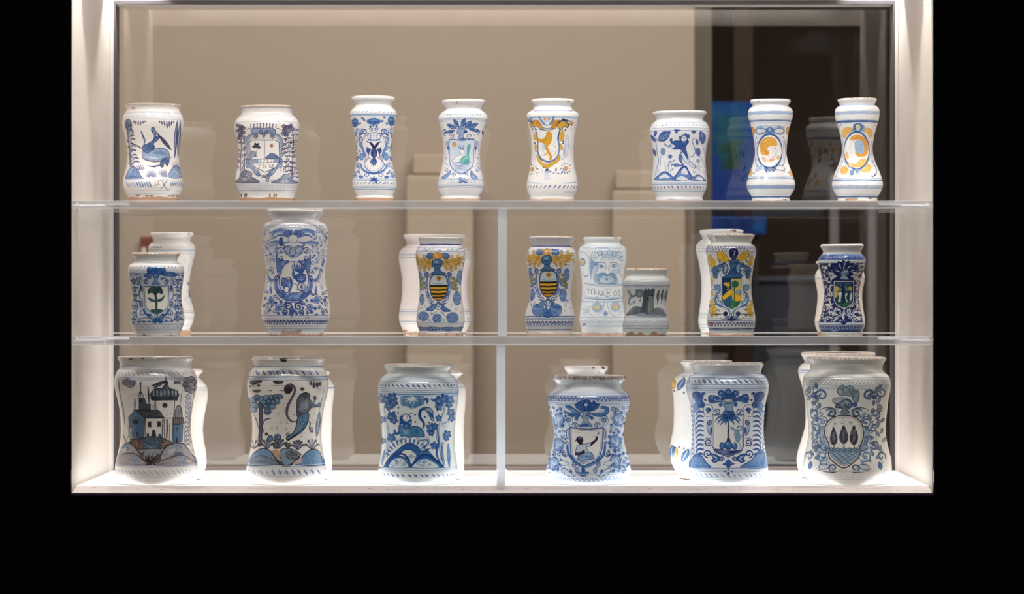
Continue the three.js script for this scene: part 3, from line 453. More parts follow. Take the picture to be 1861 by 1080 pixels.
    MIR(428, () => {
      S(B, 14, [318,420, 290,440, 290,480, 305,530, 325,570, 340,610, 320,650, 292,640]); S(MB, 24, [300,470, 315,540, 330,590], 0, 0.8); SP(B, 12, 332, 380, 34, 160); SP(B, 9, 292, 450, 26, 60, -1.3); S(MB, 10, [270,400, 262,365, 280,350, 310,345]); F(PA, ring(272,372,16,24), 1, B, 4); S(B, 22, [285,420, 300,400, 320,395]);
      F('#6c94cf', ring(310,620,24,34), 1, B, 5); S(B, 16, [300,690, 320,740, 360,770, 430,790], 0); S(MB, 22, [300,720, 330,755, 380,780], 0, 0.7); SP(MB, 8, 282, 700, 24, 60); SP(B, 8, 362, 792, 28, 200, -1.3); S(B, 9, [260,750, 285,770, 300,800]); O(B, 305, 820, 22, 16); SP(MB, 8, 250, 790, 22, 90); SP(B, 6, 400, 355, 22, 200); S(B, 6, [415,375, 405,350, 425,340]);
      LF(MB, 262, 560, 60, 20, -100); LF(B, 255, 660, 50, 18, -70); LF(MB, 262, 430, 40, 16, -110); FAN(MB, 250, 830, 50, 200, 320, 5, 8);
    });
    FOL('#4a74b8', 236, 350, 300, 820, 22, 30, 6, '#8fb0de'); FOL('#4a74b8', 545, 350, 615, 820, 22, 30, 6, '#8fb0de');
    F('#f1eeee', [428,385, 500,400, 545,460, 535,530, 508,600, 512,660, 530,700, 490,750, 430,778, 370,750, 335,700, 348,640, 345,590, 320,520, 318,460, 360,400], 1, B, 8); F(null ?? '#f1eeee', [428,398, 494,412, 528,462, 520,525, 498,600, 502,660, 512,696, 480,736, 430,762, 382,736, 350,696, 360,640, 358,590, 334,520, 332,462, 366,412], 1, MB, 3);
    F(MB, [372,445, 430,452, 488,445, 480,462, 430,466, 380,462]); for (const x of [372, 398, 428, 458, 490]) { S(B, 7, [x, 445, x + (x - 428) * 0.06, 418]); O(B, x + (x - 428) * 0.06, 414, 6); }
    const e = '#2c2a5c'; S(e, 30, [428,575, 425,530, 405,495, 385,480]); S(e, 30, [430,575, 440,530, 465,495, 480,478]); LF(e, 390, 482, 40, 14, 195); LF(e, 475, 480, 34, 14, -10); O(PA, 378, 478, 4); O(PA, 470, 478, 4);
    F('#31427f', ring(430,585,32,46), 1, e, 4); for (let i = 0; i < 5; i++) for (let q = 0; q < 3; q++) SP('#7f96c9', 3, 412 + q * 18, 556 + i * 16, 8, 180, 0.5);
    MIR(430, () => { for (let i = 0; i < 5; i++) S(i % 2 ? e : '#4a62a6', 14, [405 - i * 10, 545 - i * 6, 384 - i * 6, 570, 368 + i * 4, 640 - i * 16]); S(e, 6, [405,620, 375,640, 345,668]); for (const a of [-20, 20]) S(e, 4, [352,660, 345 + a * 0.4, 668 + Math.abs(a) * 0.4]); });
    for (const [a, l] of [[60,60],[78,78],[92,88],[106,78],[124,60]]) LF('#4a6fb6', 430, 630, l, 20, a, 1, e, 3);
    BD('#a9c4e6', 838, 6); BD(MB, 855, 3); F(B, ring(430,845,26,16)); FAN(B, 430, 868, 60, 200, 340, 5, 14); LF(B, 440, 850, 46, 20, 60);
    RP(N, 880, 26, 22, 46, 1.2); BD('#a7c2e6', 912, 5); BD('#9db8dd', 926, 9, 0.7); BD('#4f6d9f', 940, 5); RIM('#e0d6d0', 9, 0.7); FOOT(1026, '#d2a082');
  } },
{ o: [760, 170], s: 5.4, on: 'top', d: 0.3, cx: [446, 413], nk: 164, ft: 1008, base: '#edeaea', label: 'leaning white jar whose shield shows a swan, a green pear and an orange sun',
  p: [208,68, 216,82, 212,98, 196,122, 180,150, 178,162, 205,182, 234,212, 245,245, 236,285, 207,400, 188,500, 181,600, 190,700, 211,800, 225,850, 229,920, 215,960, 184,1008, 200,1026, 201,1042],
  draw() {
    S('#7d5a4c', 4, [382,70, 380,90, 384,108], 0); BD('#c5d3ec', 196, 14, 0.8); for (let x = 262; x < 600; x += 24) S('#5d7cbb', 7, [x, 222, x + 9, 208, x + 16, 212]); BD('#a9bfe2', 244, 8, 0.8); BD('#86a3d2', 256, 3); BD('#c5d3ec', 270, 5);
    const e = '#3d5aa0';
    for (const [x, y, a, l, w] of [[425,340,-70,100,46],[395,335,-120,90,44],[460,335,-45,90,44],[380,350,-155,110,38],[480,345,-25,120,42],[360,365,168,90,30],[500,350,10,110,32]]) LF('#3f6ab2', x, y, l, w, a, 1, '#2b4c92', 4);
    for (const q of [[430,330, 420,280, 440,250],[395,320, 360,300, 340,262],[470,320, 500,290, 510,280],[380,350, 330,335, 295,350],[480,350, 530,330, 585,370]]) S('#86a8dc', 8, q);
    F('#9db0d6', [380,390, 400,330, 440,320, 470,345, 465,385, 440,400, 445,440, 390,440, 405,405], 1, e, 5); S(e, 5, [385,345, 420,340, 455,355]); O('#2b4c92', 465, 375, 20, 14); F('#2b4c92', ring(445,445,22,9));
    SP(e, 7, 330, 420, 28, 180); SP(e, 7, 500, 425, 28, 0, -1.4); SP(e, 9, 262, 372, 26, 40); S(e, 8, [245,370, 255,410, 285,420]); SP(e, 9, 585, 380, 24, 100, -1.3); S(e, 5, [295,440, 330,455, 430,450, 550,445], 0); S(e, 5, [545,395, 560,430, 540,450]);
    MIR(430, () => { S(e, 6, [315,465, 280,468, 262,490, 272,510, 270,560, 262,585, 285,605]); SP('#5f81c0', 8, 285, 490, 20, -60); S('#88a5d8', 12, [296,475, 294,530, 298,600], 0, 0.8); LF(B, 296, 560, 46, 20, -95); S(e, 6, [300,625, 268,640, 262,670, 285,700, 310,730]); SP('#5f81c0', 7, 282, 745, 22, 20); S(e, 5, [285,610, 275,640, 285,660]); });
    F('#cbd9ee', [310,455, 430,462, 552,455, 548,560, 540,690, 510,740, 425,788, 350,750, 312,690, 308,560], 1, '#5674b4', 9); F('#dfe6f2', [325,472, 430,476, 535,472, 530,690, 505,728, 425,770, 358,735, 325,690], 0.8);
    for (let y = 480; y < 660; y += 12) S('#a9bfe2', 5, [330, y, 400, y + 4, 470, y], 1, 0.7); for (let y = 672; y < 760; y += 15) S('#5c7db8', 6, [330 + (y - 672) * 0.4, y, 400, y + 8, 460, y - 2, 525 - (y - 672) * 0.6, y + 5]);
    STAR('#c97a3a', 354, 500, 28, 10, 0.6); O('#e3a35a', 354, 500, 14);
    F('#f2f0f0', [325,660, 350,650, 375,615, 400,610, 425,590, 405,575, 410,555, 445,550, 452,580, 440,640, 400,672, 350,675], 1, '#8c93b0', 4); for (const x of [400, 415, 432, 448]) S('#5d6ca6', 8, [430,555, x, 530, x - 6, 508]); LF('#5d6ca6', 428, 545, 26, 12, 20);
    F('#6fc0bb', [410,660, 440,620, 470,612, 480,560, 482,520, 500,498, 516,515, 500,560, 498,620, 502,660, 485,695, 445,690], 0.9, '#3b9c98', 4); SP('#2b8a86', 7, 470, 660, 28, 0); S('#2f8f8a', 12, [490,600, 495,560, 505,515], 1, 0.7); S('#cfeae6', 8, [455,650, 470,635, 485,640]);
    for (const q of [[320,755, 280,790, 240,815, 232,832, 270,835, 310,800],[520,760, 545,790, 580,820, 575,850, 540,845, 515,810]]) F('#6f94cc', q, 0.95, e, 5); for (const [x, y] of [[350,800],[470,800]]) SP(e, 6, x, y, 22, 180); F('#3a62ac', [400,830, 412,795, 426,830, 415,865], 1); FAN('#3f66ae', 440, 880, 60, 190, 350, 6, 12);
    BD('#a9bde0', 838, 6); BD('#93abd6', 850, 4); RP('#5f7fbe', 874, 18, 14, 34, 1.2); BD('#a9bde0', 892, 4); BD('#6f86b4', 908, 5); BD('#7f93ba', 922, 4);
    LF('#3a4f92', 655, 380, 90, 24, -75); LF('#3a4f92', 640, 420, 60, 18, -100); S('#3a4f92', 9, [625,480, 612,560, 608,650]); FAN('#4a5fa2', 622, 760, 80, 230, 300, 4, 9); RIM('#e3d5cb', 10, 0.8); FOOT(1032, '#d9b29c');
  } },
{ o: [920, 170], s: 5.4, on: 'top', d: 0.3, cx: [459, 451], nk: 130, ft: 1010, base: '#f2efed', label: 'white jar with a yellow rampant lion in a yellow-draped shield',
  p: [205,60, 216,74, 210,94, 196,112, 190,130, 195,155, 226,176, 254,196, 261,222, 259,250, 247,300, 225,400, 214,500, 211,600, 218,700, 239,800, 254,880, 255,940, 240,980, 222,1015, 225,1045],
  draw() {
    BD('#b9cae6', 112, 9, 0.9); for (let x = 285; x < 640; x += 18) S('#7d8fc0', 6, [x, 182, x + 6, 166, x + 14, 178]); BD('#a9c2e6', 226, 14, 0.85); BD('#7f9fd2', 238, 4);
    const e = '#34406e', y1 = '#e6a935', y2 = '#d98f22';
    MIR(402, () => { F(y1, [402,345, 360,340, 330,345, 290,320, 240,330, 228,300, 245,278, 285,262, 320,290, 350,330], 1, e, 4); F(y2, [320,330, 285,290, 290,262, 315,262, 345,300, 355,325], 0.85); S(e, 11, [400,352, 380,362, 350,352, 320,362, 290,350, 265,325, 245,340]); SP(e, 6, 255, 300, 24, 180, 1); });
    F(y1, [500,320, 520,280, 560,272, 600,290, 605,330, 570,325, 540,350], 1, e, 4); F(y2, [440,330, 460,270, 490,262, 500,290, 470,330], 0.9);
    S('#5c86c4', 22, [400,315, 365,295, 340,260, 318,222]); S('#5c86c4', 22, [415,315, 445,285, 462,250, 466,220]); for (const q of [[330,240, 350,290, 372,308],[340,270, 360,300, 385,312]]) S('#8fb0dc', 7, q); O('#eaf0f8', 402, 290, 26, 22, 1, '#7f9ccc', 4); O('#dfa06a', 378, 252, 15, 13); O('#dfa06a', 418, 250, 15, 13);
    for (let i = 0; i < 9; i++) S(e, 8, [500,305, 540,270, 560 + i * 11, 238 + i * 5]); S(e, 12, [215,250, 245,275, 265,268]); FAN('#4f74b4', 240, 275, 50, 180, 300, 6, 9); S(e, 10, [590,275, 612,300, 605,330, 580,335]); O('#dc9a5c', 640, 296, 22, 24, 1); O('#b8703a', 640, 298, 9); for (let i = 0; i < 9; i++) O(e, 645 + Math.cos(i * 0.7) * 36, 310 + Math.sin(i * 0.7) * 44, 4);
    for (const q of [[285,370, 268,410, 280,455, 300,462, 300,400],[285,490, 278,540, 295,560, 302,520],[300,600, 305,650, 340,700, 390,735, 402,700, 360,680, 330,640],[545,350, 570,400, 560,455, 525,462, 530,400],[525,490, 550,520, 552,550, 525,545],[525,600, 522,650, 480,690, 402,735, 402,700, 470,660, 505,620]]) F(y1, q, 0.95, '#7d6a56', 3);
    F('#f3f1ef', [285,360, 400,366, 530,350, 515,440, 522,540, 505,610, 455,655, 400,662, 350,645, 315,600, 305,520, 310,440], 1, '#f3f1ef', 2); S('#6484be', 15, [285,355, 305,420, 312,500, 315,580, 345,640, 410,668, 470,650, 510,600, 520,520, 512,440, 530,345], 0); S(e, 8, [282,350, 302,420, 308,500, 312,590, 345,648, 410,674, 475,656], 1); S(e, 9, [528,345, 506,430, 510,480]);
    F('#e3a028', [310,440, 345,450, 372,440, 395,405, 392,385, 420,374, 445,395, 448,440, 432,490, 405,520, 420,560, 445,610, 440,650, 425,650, 428,610, 402,570, 380,520, 372,490, 340,478, 318,480], 1, '#c98a22', 4); S('#e3a45a', 6, [365,605, 395,590, 425,605]); S('#e3a45a', 6, [452,620, 480,590, 490,540, 465,500, 480,462]); S('#e3a028', 9, [402,570, 385,600, 365,612]); FAN('#cf8e28', 345, 620, 20, 150, 210, 3, 5); for (let i = 0; i < 5; i++) S('#a9bcdc', 5, [350 + i * 6, 490, 356 + i * 7, 530, 360 + i * 7, 560]); O('#c9852a', 400, 408, 8);
    for (const [x, y] of [[580,358],[557,490],[280,485],[292,568],[560,470],[260,350]]) O(e, x, y, 8);
    for (let x = 555; x < 640; x += 12) S('#7f92c2', 4, [x, 640 - (x - 555) * 0.4, x + 6, 540, x + 30, 430 + (x - 555)], 1); S('#5f78b2', 5, [525,600, 545,650, 570,620, 580,500, 600,410, 612,500, 590,640]); for (let x = 262; x < 285; x += 9) S('#a9b6d4', 4, [x, 560, x + 6, 620, x + 12, 670]);
    for (const [x, y] of [[258,745],[585,735]]) { O('#e0a468', x, y, 22, 24); O('#c9813a', x, y, 9); for (let i = 0; i < 10; i++) LF(i % 2 ? e : '#7d8fc0', x + Math.cos(i * 0.63) * 32, y + Math.sin(i * 0.63) * 38, 22, 9, i * 36); }
    for (let i = 0; i < 40; i++) S(i % 3 ? '#8f9dc6' : '#2f3f86', i % 3 ? 5 : 9, [ran(275, 660), ran(720, 790), ran(275, 660), ran(725, 800)].map((v, k, a) => k === 2 ? a[0] + ran(-22, 22) : k === 3 ? a[1] + ran(-30, 30) : v)); O('#b9cbe6', 402, 775, 26, 18); O(e, 402, 750, 16, 12); F(y1, [380,705, 402,690, 430,705, 405,740], 1, '#8d7040', 3); for (const y of [800, 820, 836]) S('#bccde8', 8, [370, y, 400, y + 4, 435, y], 1);
    S('#c0d0e8', 12, [210,868, 280,880, 350,884], 1); S('#9cb6de', 10, [560,882, 640,876, 700,868], 1); RP('#2f3a86', 915, 36, 20, 46, 0.7); S('#c3d2ea', 14, [570,965, 640,968, 690,958], 1); RIM('#e8ddd6', 10, 0.7, 0.4); CHIP(610, 76, 9); FOOT(1032, '#dcc0ae');
  } },
{ o: [1155, 180], s: 5.681, on: 'top', d: 0.3, cx: [456, 450], nk: 224, ft: 1002, base: '#e6e6ea', label: 'squat blue and white jar with a monkey-like beast walking over rocks',
  p: [270,132, 280,144, 276,160, 258,180, 245,205, 246,222, 275,245, 302,288, 311,330, 308,380, 291,450, 275,550, 271,650, 279,750, 288,850, 286,905, 270,950, 246,1000, 241,1018, 247,1036, 247,1055],
  draw() {
    BD('#bccbe6', 240, 10, 0.8); RP('#5876b4', 266, 22, 20, 46, -0.8); BD('#7f9bcf', 296, 4); BD('#7796cc', 322, 6);
    const e = '#27408a', b = '#3c60a8';
    F(b, [345,336, 360,340, 335,400, 300,432, 240,430, 248,370, 285,338], 1, e, 5); for (const a of [[245,425, 300,380, 355,340],[245,400, 280,370],[260,428, 320,395]]) S('#9fb9e0', 5, a); LF(b, 196, 385, 66, 32, -75, 1, e, 4); LF(b, 200, 440, 80, 34, -122, 1, e, 4); LF(b, 210, 590, 80, 34, -112, 1, e, 4); F('#6f8ec8', [262,560, 268,515, 295,512, 308,540, 290,580], 1, b, 4);
    S('#7d97cc', 14, [205,800, 215,720, 240,650, 225,560, 215,480, 205,400, 230,440], 0); S('#aabde0', 12, [225,800, 255,700, 262,600, 275,560], 0); S(b, 5, [210,790, 230,700, 238,620]);
    F(b, [664,338, 700,352, 722,395, 712,440, 690,466, 664,430, 660,380], 1, e, 5); LF('#5d7fc0', 690, 400, 60, 20, -100); F(b, [630,512, 660,518, 668,560, 652,592, 628,570], 1, e, 4); F('#4f70b4', [620,420, 645,425, 646,465, 630,472], 1, e, 3); S('#8fa5d4', 12, [725,810, 715,720, 690,640, 660,590], 0); S('#8fa5d4', 10, [690,466, 700,520, 715,600, 720,700], 0);
    S(b, 9, [620,405, 585,430, 605,490, 615,550, 585,595, 548,592]); F(b, [398,318, 432,314, 470,322, 440,335, 424,360]); FAN(e, 600, 325, 40, 30, 150, 6, 8);
    F('#33589f', [370,455, 410,432, 470,430, 500,400, 535,420, 548,450, 520,490, 530,560, 545,620, 500,560, 460,520, 400,520, 385,505, 420,485], 1, e, 6); S('#3f68ae', 26, [470,440, 420,450, 380,450, 362,420, 380,412]); SP(e, 8, 375, 420, 18, 60, 0.8); S(b, 16, [470,540, 455,600, 470,650, 490,680, 450,690, 402,688]); F('#5d76b8', ring(462,610,18,36), 1, e, 4); F('#5d76b8', ring(425,684,30,16), 1, e, 4);
    F('#d9dff0', [470,560, 500,560, 545,640, 590,670, 615,710, 590,712, 540,668, 500,640], 1, b, 5); S('#cdd7ec', 22, [400,500, 360,492, 325,482]); S(b, 5, [410,515, 360,502, 320,490]); for (const y of [460, 472, 484]) S(b, 6, [322,480, 305, y, 294, y - 4]); LF('#6c8bc8', 330, 488, 50, 22, -15);
    O('#e6eaf4', 500, 408, 34, 36, 1, e, 8); O(b, 462, 400, 12, 18, 1, e, 4); O(b, 545, 388, 14, 20, 1, e, 4); O(b, 518, 366, 14, 10, 1, e, 4); S(e, 4, [482,398, 490,394, 497,398]); S(e, 4, [508,396, 516,392, 522,396]); S(MB, 4, [502,400, 500,414, 506,416]); S(e, 4, [494,428, 503,426, 514,428]); S(e, 6, [470,385, 490,375, 530,378]);
    for (const q of [[200,835, 235,790, 290,750, 340,765, 400,820, 390,838],[390,840, 430,770, 480,700, 520,695, 545,740, 570,820],[560,835, 610,795, 660,788, 725,845, 700,848]]) F('#5b82c2', q, 0.95, e, 6); for (const q of [[250,800, 300,775, 345,795, 355,820, 300,815, 250,825],[470,770, 500,710, 530,735, 540,780],[420,830, 470,795, 525,815, 540,842],[615,830, 650,800, 690,820, 690,846]]) F('#e4e6ee', q, 1, '#6f90c8', 4); S(e, 10, [210,835, 290,755, 345,770, 405,825]); S(e, 10, [400,830, 440,760, 500,700, 540,740, 575,830]);
    for (const [x, y] of [[280,790],[310,800],[470,820],[500,740],[510,760],[640,820],[660,815]]) O('#7f86a8', x, y, 3); for (const x of [320, 340, 360]) S(b, 5, [x, 760, x + (x - 340) * 0.6, 690, x + (x - 340) * 0.9, 640]); FLW(e, '#6d86c0', 358, 595, 24); for (const [x, y] of [[350,640],[385,630],[330,680],[372,670],[370,720]]) LF('#6480bc', x, y + 20, 36, 14, -50);
    for (let i = 0; i < 22; i++) S('#5474b6', 5, [ran(590, 710), ran(690, 780), ran(590, 710), ran(690, 780)].map((v, k, a) => k === 2 ? a[0] + ran(-12, 12) : k === 3 ? a[1] - 26 : v)); FLW('#4a68ae', '#8ba2d2', 645, 640, 22); S(b, 6, [585,760, 615,700, 608,660]); S('#6f90c8', 6, [550,560, 540,600, 575,655, 600,650]);
    BD('#93a9d0', 862, 4); BD('#86a2cf', 880, 14, 0.7); RP('#2f4688', 910, 28, 26, 46, -0.4); BD('#b3bccb', 935, 5); BD('#92a3c2', 952, 9, 0.7); RIM('#e4dcd8', 8, 0.7); FOOT(1040, '#d4b5a4');
  } },
{ o: [1320, 170], s: 5.4, on: 'top', d: 0.3, cx: [433, 437], nk: 126, ft: 1030, base: '#f0eff0', label: 'waisted white jar with a yellow-haired head facing right in an oval',
  p: [192,60, 201,74, 196,92, 182,108, 176,124, 200,142, 216,165, 221,192, 219,230, 201,290, 185,350, 166,450, 157,540, 156,600, 179,700, 210,780, 231,850, 240,892, 235,932, 214,970, 194,1000, 188,1028, 188,1060],
  draw() {
    const e = '#3a5a94', b = '#6f93c8';
    backFruit(430, 300, 800); BD('#a9bfe2', 122, 8, 0.8); BD('#9ab4dc', 186, 34, 0.75); RP('#5f80ba', 184, 34, 9, 24, 0.9); BD('#7d9ccc', 262, 17, 0.9); BD(e, 266, 6, 0.8); BD('#b4c5e2', 282, 4); BD('#c3d1e8', 290, 3);
    O('#e0a04c', 258, 370, 24, 44, 0.9); O('#e0a04c', 606, 370, 22, 44, 0.9); O('#e0a04c', 640, 775, 26, 42, 0.9); O('#e0a04c', 240, 775, 18, 36, 0.9);
    MIR(428, () => { F('#9cb8e0', [400,360, 350,322, 300,330, 282,370, 310,405, 370,392], 0.9, b, 5); F('#e8e4e6', [398,368, 350,342, 308,345, 295,372, 320,395, 370,384], 1, e, 6); for (const x of [320, 340, 360]) S('#d6b9b4', 4, [x, 385, x + 8, 355]); S(b, 12, [300,420, 285,480, 280,580, 290,680, 320,720], 0); S(e, 6, [318,425, 296,500, 294,600, 305,690]); S(b, 7, [272,450, 278,560, 274,650]); F('#a9c2e4', [400,745, 340,745, 290,770, 300,720, 330,715], 0.85, b, 4); });
    F('#ecebee', [505,705, 555,715, 570,745, 530,755, 470,740], 1, e, 6); for (let i = 0; i < 30; i++) O('#8fb0de', ran(290, 580), ran(308, 345), 6, 4, 0.6); S('#a9c2e6', 7, [290,330, 350,312, 430,320, 510,312, 575,335], 0);
    F('#4f79b8', ring(428,370,46,40), 0.9); F('#9cc0e6', ring(427,352,20,26), 1, e, 8); 
    F('#f3f1f1', ring(425,565,122,168), 1, '#2f5690', 15); F('#f5f3f2', ring(425,565,114,158), 1, '#7ea0d0', 4); E('#8fb0dc', 5, 425, 565, 136, 182);
    F('#eeb04a', [345,590, 332,540, 335,480, 370,440, 420,428, 470,440, 495,478, 490,515, 450,515, 415,520, 400,550, 418,575, 415,600, 380,605], 1, '#dd8f2a', 4); for (const q of [[350,560, 345,500, 380,455, 440,445],[365,570, 362,510, 395,475, 460,465],[380,580, 380,530, 410,500, 470,490]]) S('#d98a25', 6, q); O('#e9a53f', 405, 578, 20, 18, 1, '#d07c20', 5); S('#f8dca0', 8, [360,480, 400,455, 440,458]);
    F('#f1eef0', [415,530, 485,516, 490,545, 505,575, 490,590, 492,605, 470,615, 440,612, 430,640, 385,640, 395,608, 420,590]); S('#8fa2d0', 4, [488,518, 490,548, 504,576, 490,588, 494,604, 470,616, 445,612]); S(e, 5, [470,542, 480,536, 490,540]); O(e, 480, 548, 4); S('#c08a96', 4, [478,598, 490,596]);
    for (let i = 0; i < 9; i++) E('#dd8d34', 6, 358 + i * 13.5, 655 + Math.sin(i / 8 * 3.14) * 16 - Math.abs(i - 4) * 5, 10, 14); O('#f0c98a', 510, 630, 15, 17, 1, '#dd8d34', 5); for (let x = 370; x < 500; x += 22) S('#c9d5ea', 5, [x, 690, x + 4, 712]);
    F('#4f79b8', [380,735, 428,748, 480,735, 470,765, 430,800, 390,765], 0.8, e, 4); F('#8fb6e2', ring(410,768,12,22), 1, e, 6); for (let y = 480; y < 600; y += 26) O('#8fb0dc', 580, y, 7, 10); O(e, 272, 782, 8); O('#8aa0c8', 610, 775, 8, 12);
    for (let i = 0; i < 16; i++) O('#e6b98a', ran(240, 640), ran(745, 805), 4, 3, 0.7); BD('#9ab6de', 812, 5); BD('#6f92c6', 828, 12, 0.9); BD('#b6c8e4', 842, 3); BD('#8fa9d0', 915, 38, 0.8); RP('#4e6ea6', 915, 34, 9, 22, 0.9); BD('#a9bcda', 992, 4); BD('#41659f', 1014, 16, 0.9); RIM('#e9e0da', 8, 0.6, 0.4); CHIP(312, 74, 8, '#8a6a58'); FOOT(1048, '#d2a888'); CHIP(575, 1046, 14, '#a88a80');
  } },
{ o: [1480, 170], s: 5.4, on: 'top', d: 0.3, cx: [419, 423], nk: 116, ft: 1018, base: '#f0eff0', label: 'waisted white jar with a blue-faced profile in an orange ruff facing left',
  p: [184,52, 191,64, 185,80, 175,98, 171,114, 200,138, 214,160, 218,182, 215,230, 197,300, 169,400, 152,500, 150,550, 156,610, 186,700, 220,780, 242,850, 249,892, 239,940, 211,990, 193,1018, 196,1060],
  draw() {
    const e = '#35568f', b = '#6f93c8';
    backFruit(420, 310, 800); BD('#9fb7de', 108, 14, 0.8); BD('#a9c0e4', 186, 34, 0.7); RP('#5a79b0', 184, 34, 10, 26, 1.0); BD('#86a3cf', 262, 10, 0.9); BD('#3f6299', 272, 18, 0.95); BD('#b4c5e2', 290, 4);
    for (const q of [[290,440, 275,400, 282,350, 320,332, 370,340, 372,370, 330,390, 305,430],[545,440, 570,400, 562,358, 530,340, 485,345, 480,372, 520,395],[270,780, 262,745, 290,712, 330,735, 345,770, 310,788],[445,755, 500,720, 530,690, 556,715, 540,760, 495,775]]) F('#edb95a', q, 1, '#dc9a3c', 4); for (let i = 0; i < 30; i++) O('#e0a874', ran(265, 590), i % 2 ? ran(312, 332) : ran(780, 800), 4, 3, 0.8);
    S(b, 10, [255,310, 250,360, 268,430, 290,460]); S(e, 9, [245,320, 262,305, 275,318]); S(b, 9, [590,320, 585,380, 570,440, 560,480]); S(e, 8, [602,322, 590,308, 580,330]); MIR(420, () => { for (let i = 0; i < 6; i++) S(b, 6, [290, 470 + i * 30, 274, 490 + i * 30, 270, 520 + i * 32]); S(e, 7, [285,450, 278,520, 282,600, 260,690, 225,760]); S(b, 8, [290,640, 270,700, 230,770]); }); S(e, 13, [545,650, 590,700, 605,780, 570,815, 548,800]); S(b, 8, [560,640, 610,700, 625,770]);
    F('#6c96cc', [385,300, 470,300, 495,330, 480,372, 375,372, 380,330], 0.9); F('#4a74b2', ring(428,330,42,38), 0.9, e, 6); F('#edc27a', ring(428,332,19,28), 1, '#e8e8f0', 6);
    F('#f3f1f0', ring(415,560,124,184), 1, '#35598f', 14); F('#f4f2f1', ring(415,560,116,174), 1, '#9ab6de', 4); E('#89a8d6', 6, 415, 560, 136, 198);
    F('#eda845', [358,455, 362,425, 400,410, 450,412, 500,445, 528,500, 525,560, 505,605, 465,625, 420,612, 402,580, 410,570, 440,598, 475,590, 490,550, 485,490, 455,458, 410,448], 1, '#d88a2c', 4); for (let i = 0; i < 16; i++) { const a = -2.6 + i * 0.29; S('#c97a22', 5, [440 + Math.cos(a) * 56, 518 + Math.sin(a) * 76, 440 + Math.cos(a + 0.1) * 84, 518 + Math.sin(a + 0.1) * 104]); }
    F('#a5c0e2', [400,475, 440,462, 482,490, 488,550, 462,590, 425,585, 402,555, 398,510], 1, '#7f9fcf', 4); for (let i = 0; i < 12; i++) S('#7f9fcf', 5, [ran(410, 470), ran(480, 570), ran(410, 475), ran(480, 580)].map((v, k, a) => k === 2 ? a[0] + 16 : k === 3 ? a[1] + 12 : v)); S('#6d8cc0', 5, [420,545, 440,556, 455,550]);
    S('#b8c4dc', 5, [362,462, 352,500, 342,540, 352,556, 350,580, 366,590, 362,630, 345,660]); S('#8394c0', 4, [352,522, 364,518]); S('#c79aa6', 4, [348,572, 358,570]); F('#f0c27a', [300,630, 318,575, 338,600, 335,640], 1, '#df9c4c', 3);
    F('#f0bb62', [405,705, 450,650, 490,640, 510,660, 470,715, 420,722], 1, '#dc9440', 4); F('#f0b86a', [325,690, 345,680, 400,700, 395,725, 345,712], 1, '#dc9440', 4);
    F('#5f88c2', [350,760, 430,740, 440,812, 370,815], 0.85); F('#f2d7a4', ring(398,778,16,26), 1, '#5078b0', 7); S(b, 8, [212,815, 218,800, 240,760]); O('#8fa3c8', 212, 812, 9);
    BD('#7f9dcc', 832, 5); BD('#4f74ae', 848, 13, 0.95); BD('#b9c9e2', 866, 4); BD('#b0c3e0', 918, 38, 0.6); RP('#45669e', 918, 38, 12, 24, 0.9); BD('#aab8cc', 990, 4); BD('#3d629c', 1013, 16, 0.9); RIM('#b9906e', 9, 0.7, 0.5); CHIP(350, 1045, 30, '#c49a7c'); CHIP(400, 1040, 20, '#c49a7c'); CHIP(548, 1028, 11, '#8a4a38'); FOOT(1050, '#d2a888');
  } },
{ o: [215, 415], s: 5.4, on: 'mid', d: 0.08, cx: [366, 386], nk: 330, ft: 1036, base: '#dcd9d6', label: 'short blue jar with a dark green tree on its cream shield',
  p: [230,240, 239,252, 232,268, 216,290, 208,318, 212,332, 250,352, 270,386, 274,420, 269,480, 255,560, 242,650, 244,720, 256,800, 266,880, 261,930, 243,980, 220,1028, 212,1062],
  draw() {
    const e = '#26396c', b = '#2f5893';
    BD('#a9b7cf', 345, 4); RP('#5a70aa', 384, 26, 22, 40, 0.9); BD('#8ea5cc', 412, 4); BD('#6f8ec0', 428, 9, 0.8); BD(e, 440, 4);
    G('#6c8fc0', [100,445, 640,445, 645,600, 610,660, 620,760, 640,915, 130,925, 125,800, 145,650, 120,560], 0.35);
    FOL(e, 110, 460, 200, 900, 34, 32, 7, b); FOL(e, 540, 460, 625, 900, 30, 32, 7, b);
    F(b, [250,470, 310,425, 400,440, 470,425, 560,440, 580,470, 470,470, 380,455, 300,480], 0.9, e, 4);
    for (const [x, y, r] of [[315,412,32],[370,402,32],[370,430,28],[432,412,32],[345,430,22],[405,435,24]]) O('#24508f', x, y, r, r * 0.95, 1, '#1b3a74', 4); S('#5f8cc6', 6, [300,405, 315,395, 330,402]); S('#5f8cc6', 6, [352,390, 372,384, 390,392]); S('#5f8cc6', 6, [418,402, 435,396, 450,404]);
    F('#5f86b0', [345,460, 370,445, 400,455, 390,490, 380,520, 405,548, 330,548, 355,515], 1, e, 5); S(b, 14, [340,470, 372,480, 395,460]);
    for (const [x, y] of [[285,490],[310,482],[425,492],[452,486]]) SP(e, 6, x, y, 15, 0); 
